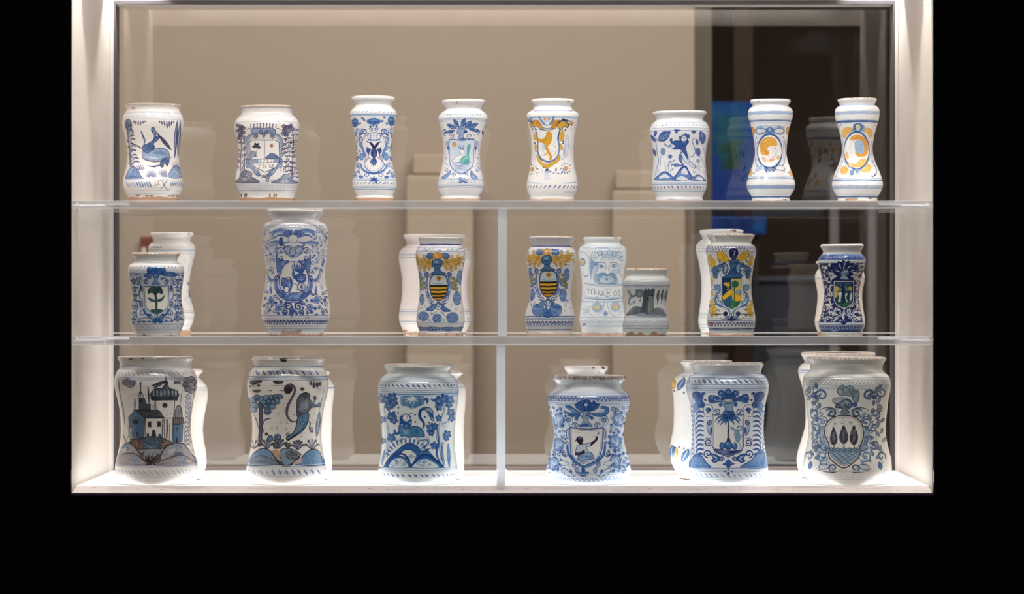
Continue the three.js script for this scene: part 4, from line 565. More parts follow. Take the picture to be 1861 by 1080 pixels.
    MIR(372, () => { S('#dcd9d6', 34, [160,470, 185,560, 195,660, 190,780, 215,880], 0, 0.9); SP(e, 9, 195, 518, 36, 40); S(e, 6, [155,470, 200,448, 225,490, 232,545]); SP(e, 9, 270, 530, 26, 200); S(b, 26, [228,560, 222,600], 0); S(e, 7, [250,585, 215,590, 205,640, 215,690, 250,705]); S('#dcd9d6', 18, [240,600, 225,640, 238,690], 0); SP(e, 7, 228, 610, 18, -90); S(e, 7, [255,720, 215,720, 210,760, 240,790]); SP(e, 8, 232, 745, 22, 40); SP(e, 9, 240, 835, 32, 120); S(b, 20, [250,790, 270,840, 320,860], 0); SP(e, 8, 310, 868, 28, 180); S(e, 7, [222,890, 270,880, 330,905, 365,880]); S('#dcd9d6', 16, [235,900, 280,893, 330,915], 0); S(e, 6, [222,880, 225,915, 290,920, 340,915]); S(b, 16, [180,720, 190,780, 172,830]); });
    G('#e3dccf', [252,572, 492,566, 486,770, 460,805, 378,848, 300,812, 266,772], 1, e, 6); G(null, [262,582, 480,577, 474,765, 452,796, 378,834, 308,804, 276,766], 1, '#7d8db0', 3);
    const gr = '#2a4a44'; F(gr, [292,640, 300,595, 330,578, 355,572, 372,582, 395,574, 425,590, 434,640, 410,640, 395,632, 376,650, 374,680, 352,650, 330,632], 1, '#1f3c44', 4); S(gr, 22, [362,640, 372,700, 374,760, 372,810], 0); F('#32586e', [293,680, 330,695, 372,705, 420,690, 450,660, 438,700, 400,722, 340,722, 310,710], 1, gr, 4); S(gr, 5, [360,700, 420,692, 455,660]); F('#2b5048', [310,815, 330,796, 365,800, 400,795, 440,806, 400,828, 375,838, 345,830], 1); S('#3f7a78', 6, [310,818, 375,840, 440,808]);
    for (const [x, f] of [[155,1],[590,-1]]) { VINE(e, [x, 480, x + 8 * f, 600, x + 14 * f, 700, x + 4 * f, 800, x - 6 * f, 900], 7, 46, 11, 55, 1); for (const y of [520, 600, 690, 780, 850]) SP('#3f5f9a', 7, x + 10 * f, y, 24, 90 * f); }
    F('#dcd9d6', [150,470, 165,560, 172,660, 160,760, 165,860, 150,800, 145,650], 0.01); for (let i = 0; i < 9; i++) LF(b, 165 + i * 52, 925, 30, 24, 180 + i * 10); FAN(b, 385, 935, 80, 195, 345, 9, 14); BD('#8fa3c6', 940, 5);
    BD('#7f93b0', 948, 4); RP('#5a72a0', 968, 40, 13, 30, -0.8); BD('#7f90a8', 992, 4); BD('#a5b0bc', 1006, 4); BD('#8f9cac', 1022, 4); RIM('#b68a62', 13, 0.85, 0.15); CHIP(262, 1046, 13, '#a87850'); CHIP(585, 262, 14, '#c09870'); FOOT(1054, '#a98262');
  } },
{ o: [215, 415], s: 5.4, on: 'mid', d: 0.44, cx: [525, 525], nk: 126, ft: 1002, base: '#e9e4e0', label: 'tall white jar with thin blue scrolls behind the short green-tree jar', w: 768,
  p: [208,44, 215,54, 212,68, 194,95, 186,125, 208,148, 228,175, 233,215, 230,250, 217,300, 193,400, 176,500, 172,560, 178,650, 197,730, 217,800, 222,860, 210,920, 187,972, 180,1000, 190,1010, 190,1036],
  draw() {
    const e = '#8f9fc0'; BD('#b9c3d4', 135, 4); for (let x = 300; x < 420; x += 22) S('#5f6f98', 7, [x, 200, x + 8, 178, x + 14, 196]); BD('#9fb0c6', 212, 7); BD('#b4c2d4', 228, 4); BD('#a4b4ca', 245, 4);
    for (const q of [[710,280, 730,270, 720,320, 695,380, 700,440, 680,480],[680,380, 690,400, 670,440],[690,480, 660,520, 650,510],[660,620, 690,600, 690,660, 660,690, 650,670],[680,640, 700,680, 712,740, 720,780],[640,690, 670,720, 700,760]]) S(e, 5, q); S('#4a5f9c', 12, [680,535, 690,560, 696,620, 706,680]); SP('#4a5f9c', 8, 684, 540, 16, 0); LF('#3d508c', 690, 600, 90, 16, 80); for (const y of [300, 360, 420]) S(e, 4, [640, y, 660, y + 20, 640, y + 50]);
    BD('#a9b9cc', 812, 6); BD('#9aadc8', 828, 8, 0.8); BD('#b6c3d2', 880, 4); BD('#a3b4c8', 892, 5); BD('#c3ccd6', 940, 4); BD('#aebccc', 958, 5); CHIP(690, 52, 12, '#c9a890'); FOOT(1010, '#c39a7a');
  } },
{ o: [445, 370], s: 4.32, on: 'mid', d: 0.085, cx: [396, 400], nk: 140, ft: 1012, base: '#e4e0e0', label: 'tallest jar, blue scrollwork framing an oval of a bear and a flaming cart',
  p: [218,52, 227,62, 222,76, 207,96, 195,118, 195,138, 232,155, 254,182, 263,218, 262,270, 251,350, 242,450, 234,550, 237,620, 254,700, 266,780, 271,850, 267,905, 247,952, 222,1000, 222,1046],
  draw() {
    const e = '#2f4282', b = '#5577b8', l = '#9fb4da';
    BD('#c0cce2', 150, 4); RP(e, 172, 22, 14, 26, 1.4); BD('#8fa6d0', 190, 4); BD('#b3c2de', 200, 3); 
    FOL('#5b75b4', 142, 215, 255, 440, 34, 27, 5, '#8aa2d2'); FOL('#5b75b4', 535, 215, 650, 440, 34, 27, 5, '#8aa2d2'); FOL('#4a66aa', 150, 440, 240, 540, 9, 34, 5, '#7f98cc'); FOL('#4a66aa', 530, 440, 635, 540, 9, 34, 5, '#7f98cc');
    MIR(382, () => {
      S('#6a87c2', 32, [385,240, 330,232, 280,215, 235,225, 215,255]); S(e, 5, [385,225, 330,205, 270,205, 210,225, 200,260, 215,285, 235,265]); S(l, 9, [360,235, 300,225, 250,232]); S(b, 16, [385,255, 345,262, 300,250, 262,250, 235,272]); for (const [a, ll] of [[-170, 70], [-150, 62], [-128, 50], [-108, 40]]) LF('#5c7cbd', 372, 246, ll, 22, a, 1, e, 3); S('#6a87c2', 20, [355,300, 300,310, 240,300, 195,310]); for (let i = 0; i < 4; i++) S('#8096c4', 5, [270, 305 + i * 5, 230, 300 + i * 8, 190, 298 + i * 12]); SP(e, 6, 285, 368, 26, 180); F('#cfd6e6', ring(215,362,24,28), 1, '#7f90ba', 4); S('#5f78b4', 8, [240,365, 262,385, 290,390, 320,380]); SP(e, 7, 335, 375, 40, 200, 1.2); F('#a9b8d8', [376,338, 340,338, 316,362, 330,398, 376,428], 0.6); S(e, 7, [376,345, 345,332, 316,350, 318,385, 345,410, 376,428]); S('#7f95c8', 8, [372,352, 345,345, 330,365, 345,395, 374,416]); LF('#5c7cbd', 322, 345, 36, 16, -140, 1, e, 3);
      F('#7f9ad0', [252,400, 250,470, 258,540, 275,575, 290,520, 305,480, 345,452, 300,452, 268,440], 1, e, 5); for (let y = 440; y < 540; y += 13) S('#3f5aa4', 6, [256, y, 275, y + 2, 300 - (y - 440) * 0.2, y], 0); SP(e, 6, 290, 428, 22, 40); S(l, 14, [262,580, 262,640, 290,700, 340,738], 0); S('#4668b0', 26, [250,590, 248,640, 275,705, 335,748, 382,755], 0, 0.9); S(e, 6, [238,575, 232,640, 258,710, 320,760, 382,765]); S('#9db3dc', 7, [262,590, 262,645, 290,700, 345,735]); SP(e, 9, 255, 585, 22, 90); S('#5478ba', 24, [240,600, 205,600, 185,570, 180,540]); S(e, 5, [245,615, 200,615, 172,580, 178,530, 200,520, 235,560]); S(b, 7, [205,600, 170,630, 160,670, 180,640]); S(b, 7, [212,620, 205,660, 215,700]); LF('#4f6eb4', 205, 650, 62, 22, 85); FAN('#5f7cbc', 205, 720, 40, 60, 120, 4, 6);
    });
    F('#3c56a0', ring(285,300,14,34), 1, e, 4); F('#e8e2dc', [340,290, 360,250, 400,250, 415,280, 390,310], 1, '#7a8ab8', 4); F('#b4c0d4', ring(376,374,24,32), 0.9, e, 4); for (const y of [350, 365, 380]) S('#6f7fa8', 5, [352, y, 376, y + 8, 400, y]); S('#a9a48a', 8, [360,345, 380,355, 400,345]); O('#41599e', 376, 412, 14, 10);
    F('#e9e4de', [382,458, 330,470, 290,520, 272,600, 280,660, 300,690, 382,706, 465,690, 490,650, 497,590, 480,520, 440,470], 1, e, 6); S('#5f7cb8', 5, [300,520, 285,590, 290,660]);
    for (let i = 0; i < 8; i++) S('#3f5fa4', 13, [440,570, 425 + i * 4, 540, 380 + i * 13, 515 - (i % 3) * 12, 372 + i * 14, 480 - (i % 2) * 16]); S('#3f5fa4', 26, [378,525, 385,570, 400,595]); F('#3d5ea4', [400,600, 405,560, 470,556, 474,610, 430,620], 1, e, 4); S('#c5d2ea', 4, [415,580, 440,582, 465,578]); S('#c5d2ea', 4, [415,597, 440,600, 465,596]); E(e, 6, 444, 655, 30, 32); for (let i = 0; i < 4; i++) { const a = i * 0.785; S(e, 5, [444 - 28 * Math.cos(a), 655 - 30 * Math.sin(a), 444 + 28 * Math.cos(a), 655 + 30 * Math.sin(a)], 0); } S(b, 7, [370,625, 410,640, 410,680]);
    F('#4a68a8', [292,600, 300,582, 320,590, 345,578, 365,590, 372,620, 370,650, 355,690, 345,690, 342,655, 318,655, 308,690, 298,690, 300,650, 288,640], 1, e, 5); S('#a9bbdc', 10, [345,600, 352,630, 345,680]); S('#e4e0e0', 8, [300,660, 310,680, 325,680]); F('#cfc9c6', ring(342,590,16,10), 1, e, 3);
    F('#5f86c4', [290,700, 340,715, 382,700, 430,712, 470,700, 430,745, 382,765, 330,745], 0.9, '#3d5ea4', 4); E(e, 4, 380, 757, 12, 10);
    FOL('#33498c', 150, 690, 330, 872, 36, 30, 6, '#4f6fb4'); FOL('#33498c', 440, 690, 645, 872, 40, 30, 6, '#4f6fb4'); MIR(380, () => { SP('#2f4282', 12, 340, 810, 34, 200); SP('#2f4282', 9, 320, 855, 24, 100); LF('#3f5aa4', 375, 830, 60, 24, 120); S('#33498c', 8, [380,775, 350,780, 320,765]); }); for (const [x, y] of [[265,820],[565,760],[510,815],[210,770]]) FLW('#3550a0', '#6f8cc8', x, y, 28); LF('#3556a4', 370, 800, 90, 40, 90);
    BD('#6f86b8', 880, 5); BD('#a9b8d4', 892, 4); BD('#5d76ac', 905, 4); WV(e, 930, 24, 8, 27); BD('#4f68a0', 948, 4); BD('#9fb6cc', 965, 5); BD('#8fa9c6', 985, 6, 0.8); BD('#a9bccf', 1000, 4); FOOT(1026, '#b08a72'); for (const x of [310, 350, 400, 420]) CHIP(x, 1005 + (x % 3) * 8, 24, '#b99a86'); CHIP(490, 895, 12, '#cbb0a0'); RIM('#d8c3b4', 7, 0.7, 0.2);
  } },
{ o: [710, 415], s: 5.4, on: 'mid', d: 0.075, cx: [488, 490], nk: 168, ft: 1012, base: '#e8e3e2', label: 'jar with gold and black barred shield in front of a plain wide jar',
  p: [206,90, 213,98, 209,112, 203,135, 201,165, 215,180, 232,208, 240,245, 240,300, 222,400, 207,500, 203,600, 210,700, 226,800, 236,880, 233,935, 218,985, 208,1012, 220,1036, 222,1060],
  draw() { bars(0, 0, true); RIM('#d6c0b2', 9, 0.6, 0.3); FOOT(1030, '#cdb09c'); CHIP(655, 1042, 15, '#9a5f48'); CHIP(545, 1045, 12, '#a8745a'); } },
{ o: [710, 415], s: 5.4, on: 'mid', d: 0.44, cx: [433, 433], nk: 170, ft: 1026, base: '#ece2df', label: 'plain wide white jar half hidden behind a gold and black barred jar', w: 768, rough: 0.2,
  p: [298,60, 308,74, 304,94, 286,118, 277,145, 278,168, 318,195, 346,235, 355,285, 351,330, 337,400, 322,500, 320,600, 328,700, 345,800, 352,860, 346,920, 322,982, 305,1025, 305,1036],
  draw() { BD('#b4bdd0', 186, 5); BD('#c2c9d6', 210, 3); BD('#9fabc6', 255, 6); BD('#b9c1d0', 268, 3); BD('#8f9cbc', 290, 6); BD('#a9b4cc', 800, 5); BD('#8f9cc0', 820, 9, 0.8); BD('#b0bacd', 845, 4); BD('#9fabc4', 918, 8); BD('#b4bdd0', 940, 4); for (let x = 745; x < 785; x += 14) S('#6f80ae', 6, [x, 905, x + 6, 880, x + 10, 900]); FOOT(1022, '#c8a58c'); CHIP(140, 1010, 18, '#b98c6c'); } },
{ o: [930, 420], s: 5.4, on: 'mid', d: 0.075, cx: [394, 368], nk: 152, ft: 984, base: '#e6e1e0', label: 'jar with gold and black barred shield standing alone beside the upright divider',
  p: [217,58, 226,68, 220,80, 206,105, 192,135, 189,150, 214,168, 238,205, 244,245, 241,300, 222,400, 206,500, 198,600, 210,700, 232,780, 245,840, 243,882, 230,930, 214,972, 210,988, 224,1006, 224,1030],
  draw() { bars(-112, -62, false); RIM('#c9a88e', 8, 0.7, 0.2); FOOT(998, '#d2b8a6'); } },
{ o: [1035, 420], s: 5.4, on: 'mid', d: 0.3, cx: [326, 320], nk: 132, ft: 958, base: '#e6eaee', label: 'tall pale jar with a bearded mask above a written name panel', w: 1024,
  p: [188,62, 194,72, 190,90, 183,105, 182,126, 205,142, 228,168, 239,205, 239,250, 232,300, 217,400, 205,500, 201,600, 207,700, 220,800, 226,862, 221,905, 210,942, 206,960, 206,992],
  draw() {
    const e = '#5f86b4', l = '#93b2d4', m = '#7a9ec6'; J.g.globalAlpha = 1; BD('#cfdae6', 145, 10, 0.8); for (let x = 130; x < 520; x += 17) S('#9aaccc', 6, [x, 180, x + 8, 160, x + 15, 178]); for (let x = 250; x < 390; x += 28) { S('#6f86b8', 6, [x, 180, x + 14, 156]); S('#6f86b8', 6, [x, 158, x + 14, 180]); } BD('#b4c6da', 196, 5); BD('#cbd6e2', 206, 4);
    for (const [x, y, r] of [[250,240,34],[300,215,26],[345,225,30],[395,215,28],[440,225,26],[480,235,34],[510,270,26]]) { E(m, 6, x, y, r, r * 0.95); SP(l, 5, x, y, r * 0.6, 30); }
    for (let i = 0; i < 9; i++) { const a = 2.3 + i * 0.2; S(l, 16, [310 + Math.cos(a) * 50, 320 + Math.sin(a) * 20, 310 + Math.cos(a) * 100, 325 - Math.sin(a) * -30 + i * 6 - 30, 205, 250 + i * 27]); } for (let i = 0; i < 9; i++) S(m, 5, [285, 320 + i * 6, 240, 300 + i * 18, 200, 262 + i * 26]); for (let i = 0; i < 7; i++) S(m, 5, [470, 330 + i * 8, 500, 330 + i * 18, 525, 300 + i * 24]); for (let i = 0; i < 8; i++) S('#a9c0da', 8, [300 + i * 20, 300 - (i % 2) * 20, 320 + i * 16, 260, 330 + i * 14, 225]);
    S(e, 9, [240,330, 275,312, 320,308, 345,318]); S(e, 8, [395,318, 430,308, 480,322]); S(e, 6, [265,345, 300,332, 338,348, 300,362, 265,345]); S(e, 6, [395,345, 430,328, 468,342, 430,358, 395,345]); O('#3f6a9c', 312, 345, 11, 12); O('#5f8ab4', 432, 342, 11, 12); O(e, 258, 332, 14, 14, 0.7);
    F('#f0f2f4', [345,300, 365,280, 388,300, 384,360, 392,400, 370,415, 345,405, 356,360]); S(m, 6, [350,300, 358,360, 345,402, 365,415]); S(e, 6, [388,310, 386,370, 392,405]); for (let i = 0; i < 6; i++) S(l, 6, [415 + i * 12, 370, 420 + i * 11, 400, 425 + i * 9, 430]);
    F('#b4cbe0', [245,470, 270,425, 330,412, 370,425, 410,412, 450,430, 468,480, 455,515, 280,515], 0.9, e, 6); for (let i = 0; i < 6; i++) { S(m, 7, [360, 420, 300 - i * 6, 425 + i * 10, 262 + i * 12, 450 + i * 12, 268 + i * 14, 510]); S(m, 7, [375, 420, 430 + i * 2, 425 + i * 10, 458 - i * 6, 455 + i * 10, 450 - i * 12, 510]); } S('#4f7aa8', 9, [330,428, 365,440, 400,428]); for (let i = 0; i < 8; i++) S('#e9eef2', 7, [300 + i * 18, 470, 305 + i * 17, 490, 300 + i * 18, 510]); O('#46709c', 365, 475, 10, 14);
    O('#86a6cc', 125, 305, 34, 40, 0.5); E(e, 8, 128, 308, 24, 34); F('#eec27c', [98,285, 130,290, 140,320, 105,318], 1); S('#7f9acb', 12, [125,400, 150,445, 195,430]); S(m, 6, [115,200, 165,230, 195,270, 190,420]); 
    G('#eaedf0', [140,516, 330,530, 530,520, 530,662, 330,672, 150,662], 1, e, 5); G(null, [158,532, 330,544, 530,536, 530,648, 330,656, 168,648], 1, m, 4); BD('#a9c0d6', 690, 3); S(e, 7, [130,655, 330,676, 520,662]);
    const w = '#4a6886'; S(w, 6, [160,552, 185,580, 205,545], 0); S(w, 6, [188,575, 186,618], 0); S(w, 6, [212,575, 214,622], 0); S(w, 6, [214,585, 235,565, 246,585, 246,628], 0); S('#8a9cb0', 5, [284,588, 262,582, 258,608, 280,612, 284,590, 282,640, 262,650], 0); S(w, 6, [296,588, 298,625, 318,632, 330,590, 330,634], 0); O(w, 345, 630, 5); S(w, 6, [368,568, 368,642], 0); S(w, 5, [350,568, 400,572, 402,600, 372,606], 0); S(w, 5, [352,644, 386,644], 0); E(w, 5, 448, 614, 15, 24); S(w, 6, [494,586, 474,596, 492,616, 490,636, 472,634], 0); S(w, 5, [374,606, 400,642], 0);
    S(l, 12, [120,690, 300,700, 520,690], 0, 0.6); S(e, 5, [272,670, 274,720, 240,720]); S(m, 6, [345,680, 330,760, 290,820]); for (const [x, y] of [[272,752],[452,745]]) { O('#a9c2de', x, y, 52, 44, 0.6); E(m, 5, x, y, 48, 46); F('#edc27c', [x - 38, y + 20, x - 20, y - 10, x + 28, y - 16, x + 10, y + 14], 1); E(e, 4, x, y, 34, 28); } for (const x of [130, 150, 170, 190]) S(l, 7, [x, 810, x + 8, 760, x + 26, 735]); FLW('#5f7aa8', l, 352, 812, 26); for (let i = 0; i < 26; i++) S('#b9cce0', 5, [ran(120, 520), ran(700, 840), ran(120, 520), ran(700, 840)].map((v, k, a) => k === 2 ? a[0] + 24 : k === 3 ? a[1] + ran(-20, 20) : v)); SP(m, 6, 160, 790, 34, 100); for (const q of [[500,700, 520,760, 480,830],[370,690, 380,760, 420,830, 500,850]]) S(l, 7, q);
    BD('#a9bccb', 850, 5); XH('#5f86ac', 895, 46, 8, 38); BD('#9fb6c9', 930, 5); BD('#c6d2da', 942, 4); CHIP(145, 918, 16, '#8a5f4c'); CHIP(455, 68, 14, '#d9a878'); FOOT(1003, '#d9b39e'); 
  } },
{ o: [1035, 420], s: 5.4, on: 'mid', d: 0.07, cx: [759, 750], nk: 442, ft: 1002, base: '#d9dad8', label: 'small squat grey-blue jar with a castle tower and cypresses',
  p: [203,370, 210,380, 207,394, 198,412, 194,440, 214,466, 231,500, 232,528, 216,600, 200,680, 198,745, 208,830, 223,880, 229,920, 225,952, 206,988, 196,1012, 196,1032],
  draw() {
    const e = '#33384a', g1 = '#6f7a86'; BD('#b9bfca', 452, 4); RP('#5f6f92', 502, 60, 11, 24, 1.0); BD('#5a6c98', 538, 6); BD('#b4bec6', 552, 10, 0.7); BD('#7f8fa8', 568, 4);
    F('#5f6b78', [640,580, 720,570, 740,600, 735,640, 705,650, 700,700, 660,640], 0.6); S(g1, 30, [570,580, 620,640, 660,600, 700,590], 0, 0.9); S(g1, 26, [580,720, 600,650, 650,630, 690,650], 0, 0.9); F('#dcd8d2', [600,585, 640,590, 650,620, 620,630], 1); F('#dcd8d2', [615,730, 640,680, 690,650, 690,670, 650,700], 1); S(e, 5, [690,580, 712,600, 700,650, 690,640]); S(e, 5, [600,715, 640,690, 620,740]); S('#5f6f8a', 5, [560,715, 620,720]); for (let i = 0; i < 18; i++) S('#5a6676', 6, [ran(560, 720), ran(580, 740), ran(560, 720), ran(580, 740)].map((v, k, a) => k === 2 ? a[0] + ran(-16, 16) : k === 3 ? a[1] + 12 : v));
    F('#8a9298', [560,820, 620,780, 680,740, 760,760, 850,760, 910,790, 945,840, 760,845], 0.9); for (let i = 0; i < 12; i++) S('#69727c', 7, [ran(560, 700), 830 - i * 5, 640 + i * 20, 800 - i * 2, ran(850, 940), 830 - i * 4], 1, 0.7);
    G('#5b646c', [735,580, 836,574, 828,640, 822,660, 824,770, 768,820, 705,790, 722,660, 724,640], 1, e, 4); G('#8a948e', [775,645, 818,640, 820,772, 772,815], 0.85); S('#454c56', 26, [745,650, 740,720, 735,790], 0, 0.8); for (const x of [745, 775, 815]) S(e, 8, [x, 560, x + 4, 590], 0); for (let x = 745; x < 830; x += 14) S(e, 5, [x, 610, x + 4, 634], 0); S(e, 7, [728,606, 780,600, 836,598], 0); S(e, 6, [728,642, 780,638, 830,634], 0); O('#2a2c36', 770, 668, 10, 13); S('#9fa8a4', 5, [775,700, 776,760, 772,800]);
    F('#5b646c', [560,830, 600,770, 650,740, 705,760, 700,800, 640,815], 0.75, e, 3); F('#707a84', [820,775, 860,755, 915,770, 945,830, 880,820, 840,800], 0.8, e, 3);
    for (const [x, y0, y1] of [[866,580,690],[906,575,680],[940,572,690]]) { LF('#454e5e', x - 4, y1, y1 - y0, 30, -82, 1, '#2d3342', 4); S('#8a94a4', 5, [x - 6, y1 - 10, x, y0 + 30]); S(e, 5, [x - 6, y1 - 6, x - 8, y1 + 40]); } for (const x of [850, 885, 925, 955]) S('#c3c7ca', 9, [x, 560, x - 6, 640, x - 10, 720]); S('#6a7484', 7, [545,580, 552,640, 558,700]); S('#6a7484', 6, [965,590, 955,660, 945,730]);
    BD('#8fa4c0', 848, 10, 0.7); BD('#b0bfd0', 862, 4); RP('#55668f', 900, 50, 13, 26, 1.0); BD('#6f7fa2', 928, 4); BD('#a9b4bd', 944, 6); BD('#94a5b0', 960, 5); CHIP(600, 1012, 24, '#a07a62'); CHIP(700, 1014, 22, '#9a7058'); CHIP(830, 1010, 28, '#a68068'); FOOT(1016, '#9a7358'); RIM('#d2a582', 12, 0.85, 0.1); CHIP(658, 376, 9, '#7a5444');
  } },
{ o: [1240, 410], s: 5.14, on: 'mid', d: 0.075, cx: [456, 459], nk: 168, ft: 1004, base: '#dedcd6', label: 'ornate jar with two mermaids beside a yellow, blue and green shield',
  p: [216,80, 225,92, 219,106, 204,128, 190,155, 192,170, 220,188, 234,214, 237,242, 227,300, 208,400, 195,500, 191,600, 200,700, 217,800, 226,870, 226,920, 215,962, 204,1000, 206,1012, 215,1022, 215,1048],
  draw() {
    const e = '#1f2f5c', b = '#3c6496', m = '#7a9cc4', y = '#e6b028', gr = '#3f6a5c';
    BD('#3a4680', 193, 5); WV('#3a3f78', 214, 26, 7, 34); BD('#7f92be', 232, 4); BD('#4f6498', 246, 5); BD('#8fa3c4', 268, 4);
    FOL(gr, 245, 280, 360, 420, 12, 34, 7, '#6f948a'); FOL(gr, 560, 280, 670, 400, 12, 34, 7, '#6f948a'); FOL('#40587c', 270, 420, 300, 760, 8, 34, 6, '#7fa0b4'); FOL('#40587c', 630, 420, 655, 760, 8, 34, 6, '#7fa0b4'); FOL(gr, 250, 740, 330, 850, 7, 32, 7, '#5f7f6c'); FOL(gr, 590, 740, 670, 850, 7, 32, 7, '#5f7f6c');
    for (const [q] of [[[332,250, 370,240, 400,265, 432,310, 420,345, 380,330, 345,320, 330,290]],[[600,238, 622,262, 610,300, 570,325, 520,330, 515,310, 550,265]]]) F(y, q, 1, '#9a7020', 5); S('#b8831f', 7, [355,270, 385,290, 375,310, 400,325]); S('#b8831f', 7, [600,262, 570,270, 565,295, 535,320]);
    for (const [x, yy, rx, ry] of [[262,300,20,26],[285,350,28,40],[262,350,20,30],[278,510,14,28],[278,640,14,26],[280,720,20,26],[290,790,30,44],[300,825,24,20],[650,330,24,44],[630,350,16,24],[650,520,12,40],[652,630,12,34],[650,740,18,34],[630,790,28,44],[640,830,26,20]]) { O(y, x, yy, rx, ry, 1, '#b08424', 4); S('#c58c20', 4, [x - rx * 0.5, yy, x, yy - ry * 0.4, x + rx * 0.4, yy + ry * 0.3]); }
    F('#1b2450', [440,250, 455,220, 480,212, 512,225, 520,265, 500,310, 470,315, 445,290], 1, '#141a40', 4); S('#a9b4d0', 8, [470,240, 490,245, 484,268, 472,285]);
    F('#436c96', [440,330, 470,318, 520,322, 532,350, 520,385, 528,430, 560,470, 590,488, 370,490, 400,470, 440,430, 448,390, 438,365], 1, e, 5); S(e, 6, [450,355, 490,350, 525,352]); for (let i = 0; i < 8; i++) S('#284a78', 6, [480, 390, 450 + i * 8, 430, 410 + i * 20, 480]);
    MIR(462, () => { F('#3b6294', [380,350, 410,355, 428,390, 425,430, 395,455, 380,430], 1, e, 5); for (let i = 0; i < 5; i++) S('#9db8d8', 5, [378 + i * 8, 360, 395 + i * 5, 400, 392 + i * 3, 440]); F(b, [285,440, 290,400, 330,375, 375,362, 372,385, 330,410, 318,440, 300,490], 1, e, 5); S(m, 6, [300,420, 335,395, 370,375]);
      F('#dcdfe0', [328,440, 345,420, 372,428, 372,455, 355,468, 380,500, 378,560, 372,620, 360,625, 355,570, 330,560, 310,560, 298,520, 310,490, 330,475], 1, '#5a7196', 4); F(b, [318,450, 322,420, 350,412, 372,420, 345,430, 335,470, 320,500, 305,480], 1, e, 3); O(e, 352, 442, 4); O(e, 366, 442, 3); S('#7f93ae', 4, [320,545, 340,555, 360,545]); S('#5a7196', 4, [352,500, 358,560, 362,620]);
      F('#6f93ba', [300,560, 350,562, 352,610, 335,640, 345,690, 375,720, 375,745, 330,740, 302,700, 310,650, 330,620, 305,600], 1, e, 5); for (let i = 0; i < 5; i++) S('#d4dde4', 7, [318 + i * 6, 600 + i * 28, 330 + i * 6, 620 + i * 26, 322 + i * 10, 645 + i * 22]); SP(e, 6, 342, 650, 30, 60); S('#dfe3e4', 12, [320,680, 350,740, 410,750]); S(b, 22, [330,740, 390,770, 440,800, 450,850, 400,860], 0, 0.9); S('#cdd9e4', 10, [345,770, 410,780, 430,820]); O('#152450', 404, 826, 22, 22); S(e, 7, [260,828, 330,830, 390,828]); S('#dcdcd6', 9, [440,790, 455,840, 430,870, 390,868]); S(e, 6, [350,860, 390,880, 450,860]); });
    G('#4a6f8c', [372,494, 550,494, 548,700, 520,750, 462,780, 400,750, 370,690], 1, e, 6); G('#1f3868', [376,498, 452,498, 452,600, 380,660]); G('#d8c06a', [456,498, 546,498, 546,620, 456,640]); G('#2b6b5e', [456,640, 546,690, 520,745, 462,772, 456,700]); G('#335f86', [376,690, 452,650, 456,772, 405,745]); G('#e9b62e', [372,668, 440,600, 470,610, 470,640, 384,700], 1, '#a8801f', 4); G('#e9b62e', [462,640, 500,630, 546,655, 546,705, 470,712], 1, '#a8801f', 3);
    F(y, [388,540, 410,530, 425,540, 440,528, 442,560, 425,580, 410,560, 392,560], 1, '#a8801f', 4); S(y, 10, [425,575, 430,590, 415,600]); const t = '#21604c'; for (const a of [0, 45, 90, 135, 180, 225, 270, 315]) LF(t, 492, 550, 40, 24, a); S(t, 10, [485,560, 488,620, 486,700, 480,760], 0); S(t, 8, [488,620, 470,590, 455,580]); F('#2f7a3c', [440,765, 480,690, 500,720, 490,765, 462,778], 0.9); F('#8aa0b0', [500,620, 530,600, 550,625, 520,650], 1, '#456', 3); S('#c9d0b0', 5, [456,498, 456,640]);
    F('#16244e', [440,870, 462,845, 486,870, 515,882, 470,890, 462,900, 452,890, 412,882], 1); O('#16244e', 462, 888, 9, 14);
    BD('#5f7aa6', 872, 5); BD('#33508c', 890, 6); BD('#8fa3bd', 900, 3); WV('#33386c', 920, 28, 8, 34); BD('#6f86b0', 938, 4); BD('#a9b9c4', 952, 6); BD('#26467e', 968, 9); BD('#5f7fa6', 984, 4); F('#9a5f5c', [250,905, 285,905, 290,940, 262,940], 1); RIM('#b78360', 12, 0.75, 0.25); FOOT(1018, '#b8917a');
  } },
{ o: [1240, 410], s: 5.14, on: 'mid', d: 0.44, cx: [365, 365], nk: 124, ft: 1000, base: '#eceae8', label: 'plain white jar half hidden behind the ornate mermaid jar', w: 768, rough: 0.2,
  p: [200,44, 207,55, 203,72, 186,98, 177,122, 205,146, 236,185, 241,215, 235,255, 222,300, 202,400, 190,500, 187,600, 193,700, 207,800, 217,880, 213,930, 195,980, 190,1006, 190,1012],
  draw() { BD('#c3d0de', 130, 6); BD('#b9c9db', 215, 8, 0.8); BD('#a9bdd4', 238, 9, 0.8); BD('#c9d4de', 250, 4); BD('#aebfd0', 825, 5); BD('#a3b8cc', 840, 5); BD('#b9c9d6', 860, 4); BD('#a9c0d2', 930, 6); BD('#9fb9cc', 952, 6); BD('#b9cad4', 970, 4); CHIP(485, 50, 16, '#8a6452'); CHIP(455, 50, 8, '#8a6452'); FOOT(1004, '#c9a890'); } },
{ o: [1450, 430], s: 5.681, on: 'mid', d: 0.075, cx: [456, 447], nk: 168, ft: 1006, base: '#d3d0cc', label: 'dark navy jar covered in white scrollwork with a green and yellow shield', rough: 0.12,
  p: [215,82, 224,94, 219,110, 205,132, 193,165, 206,184, 234,215, 243,245, 241,268, 236,300, 212,400, 191,500, 180,600, 190,700, 209,800, 228,870, 234,910, 222,955, 207,988, 210,1004, 206,1012, 213,1022, 213,1050],
  draw() {
    const n = '#232d5e', w = '#d6d4d0', g1 = J.g, vb = (yy) => P(J.mid(yy), yy)[1];
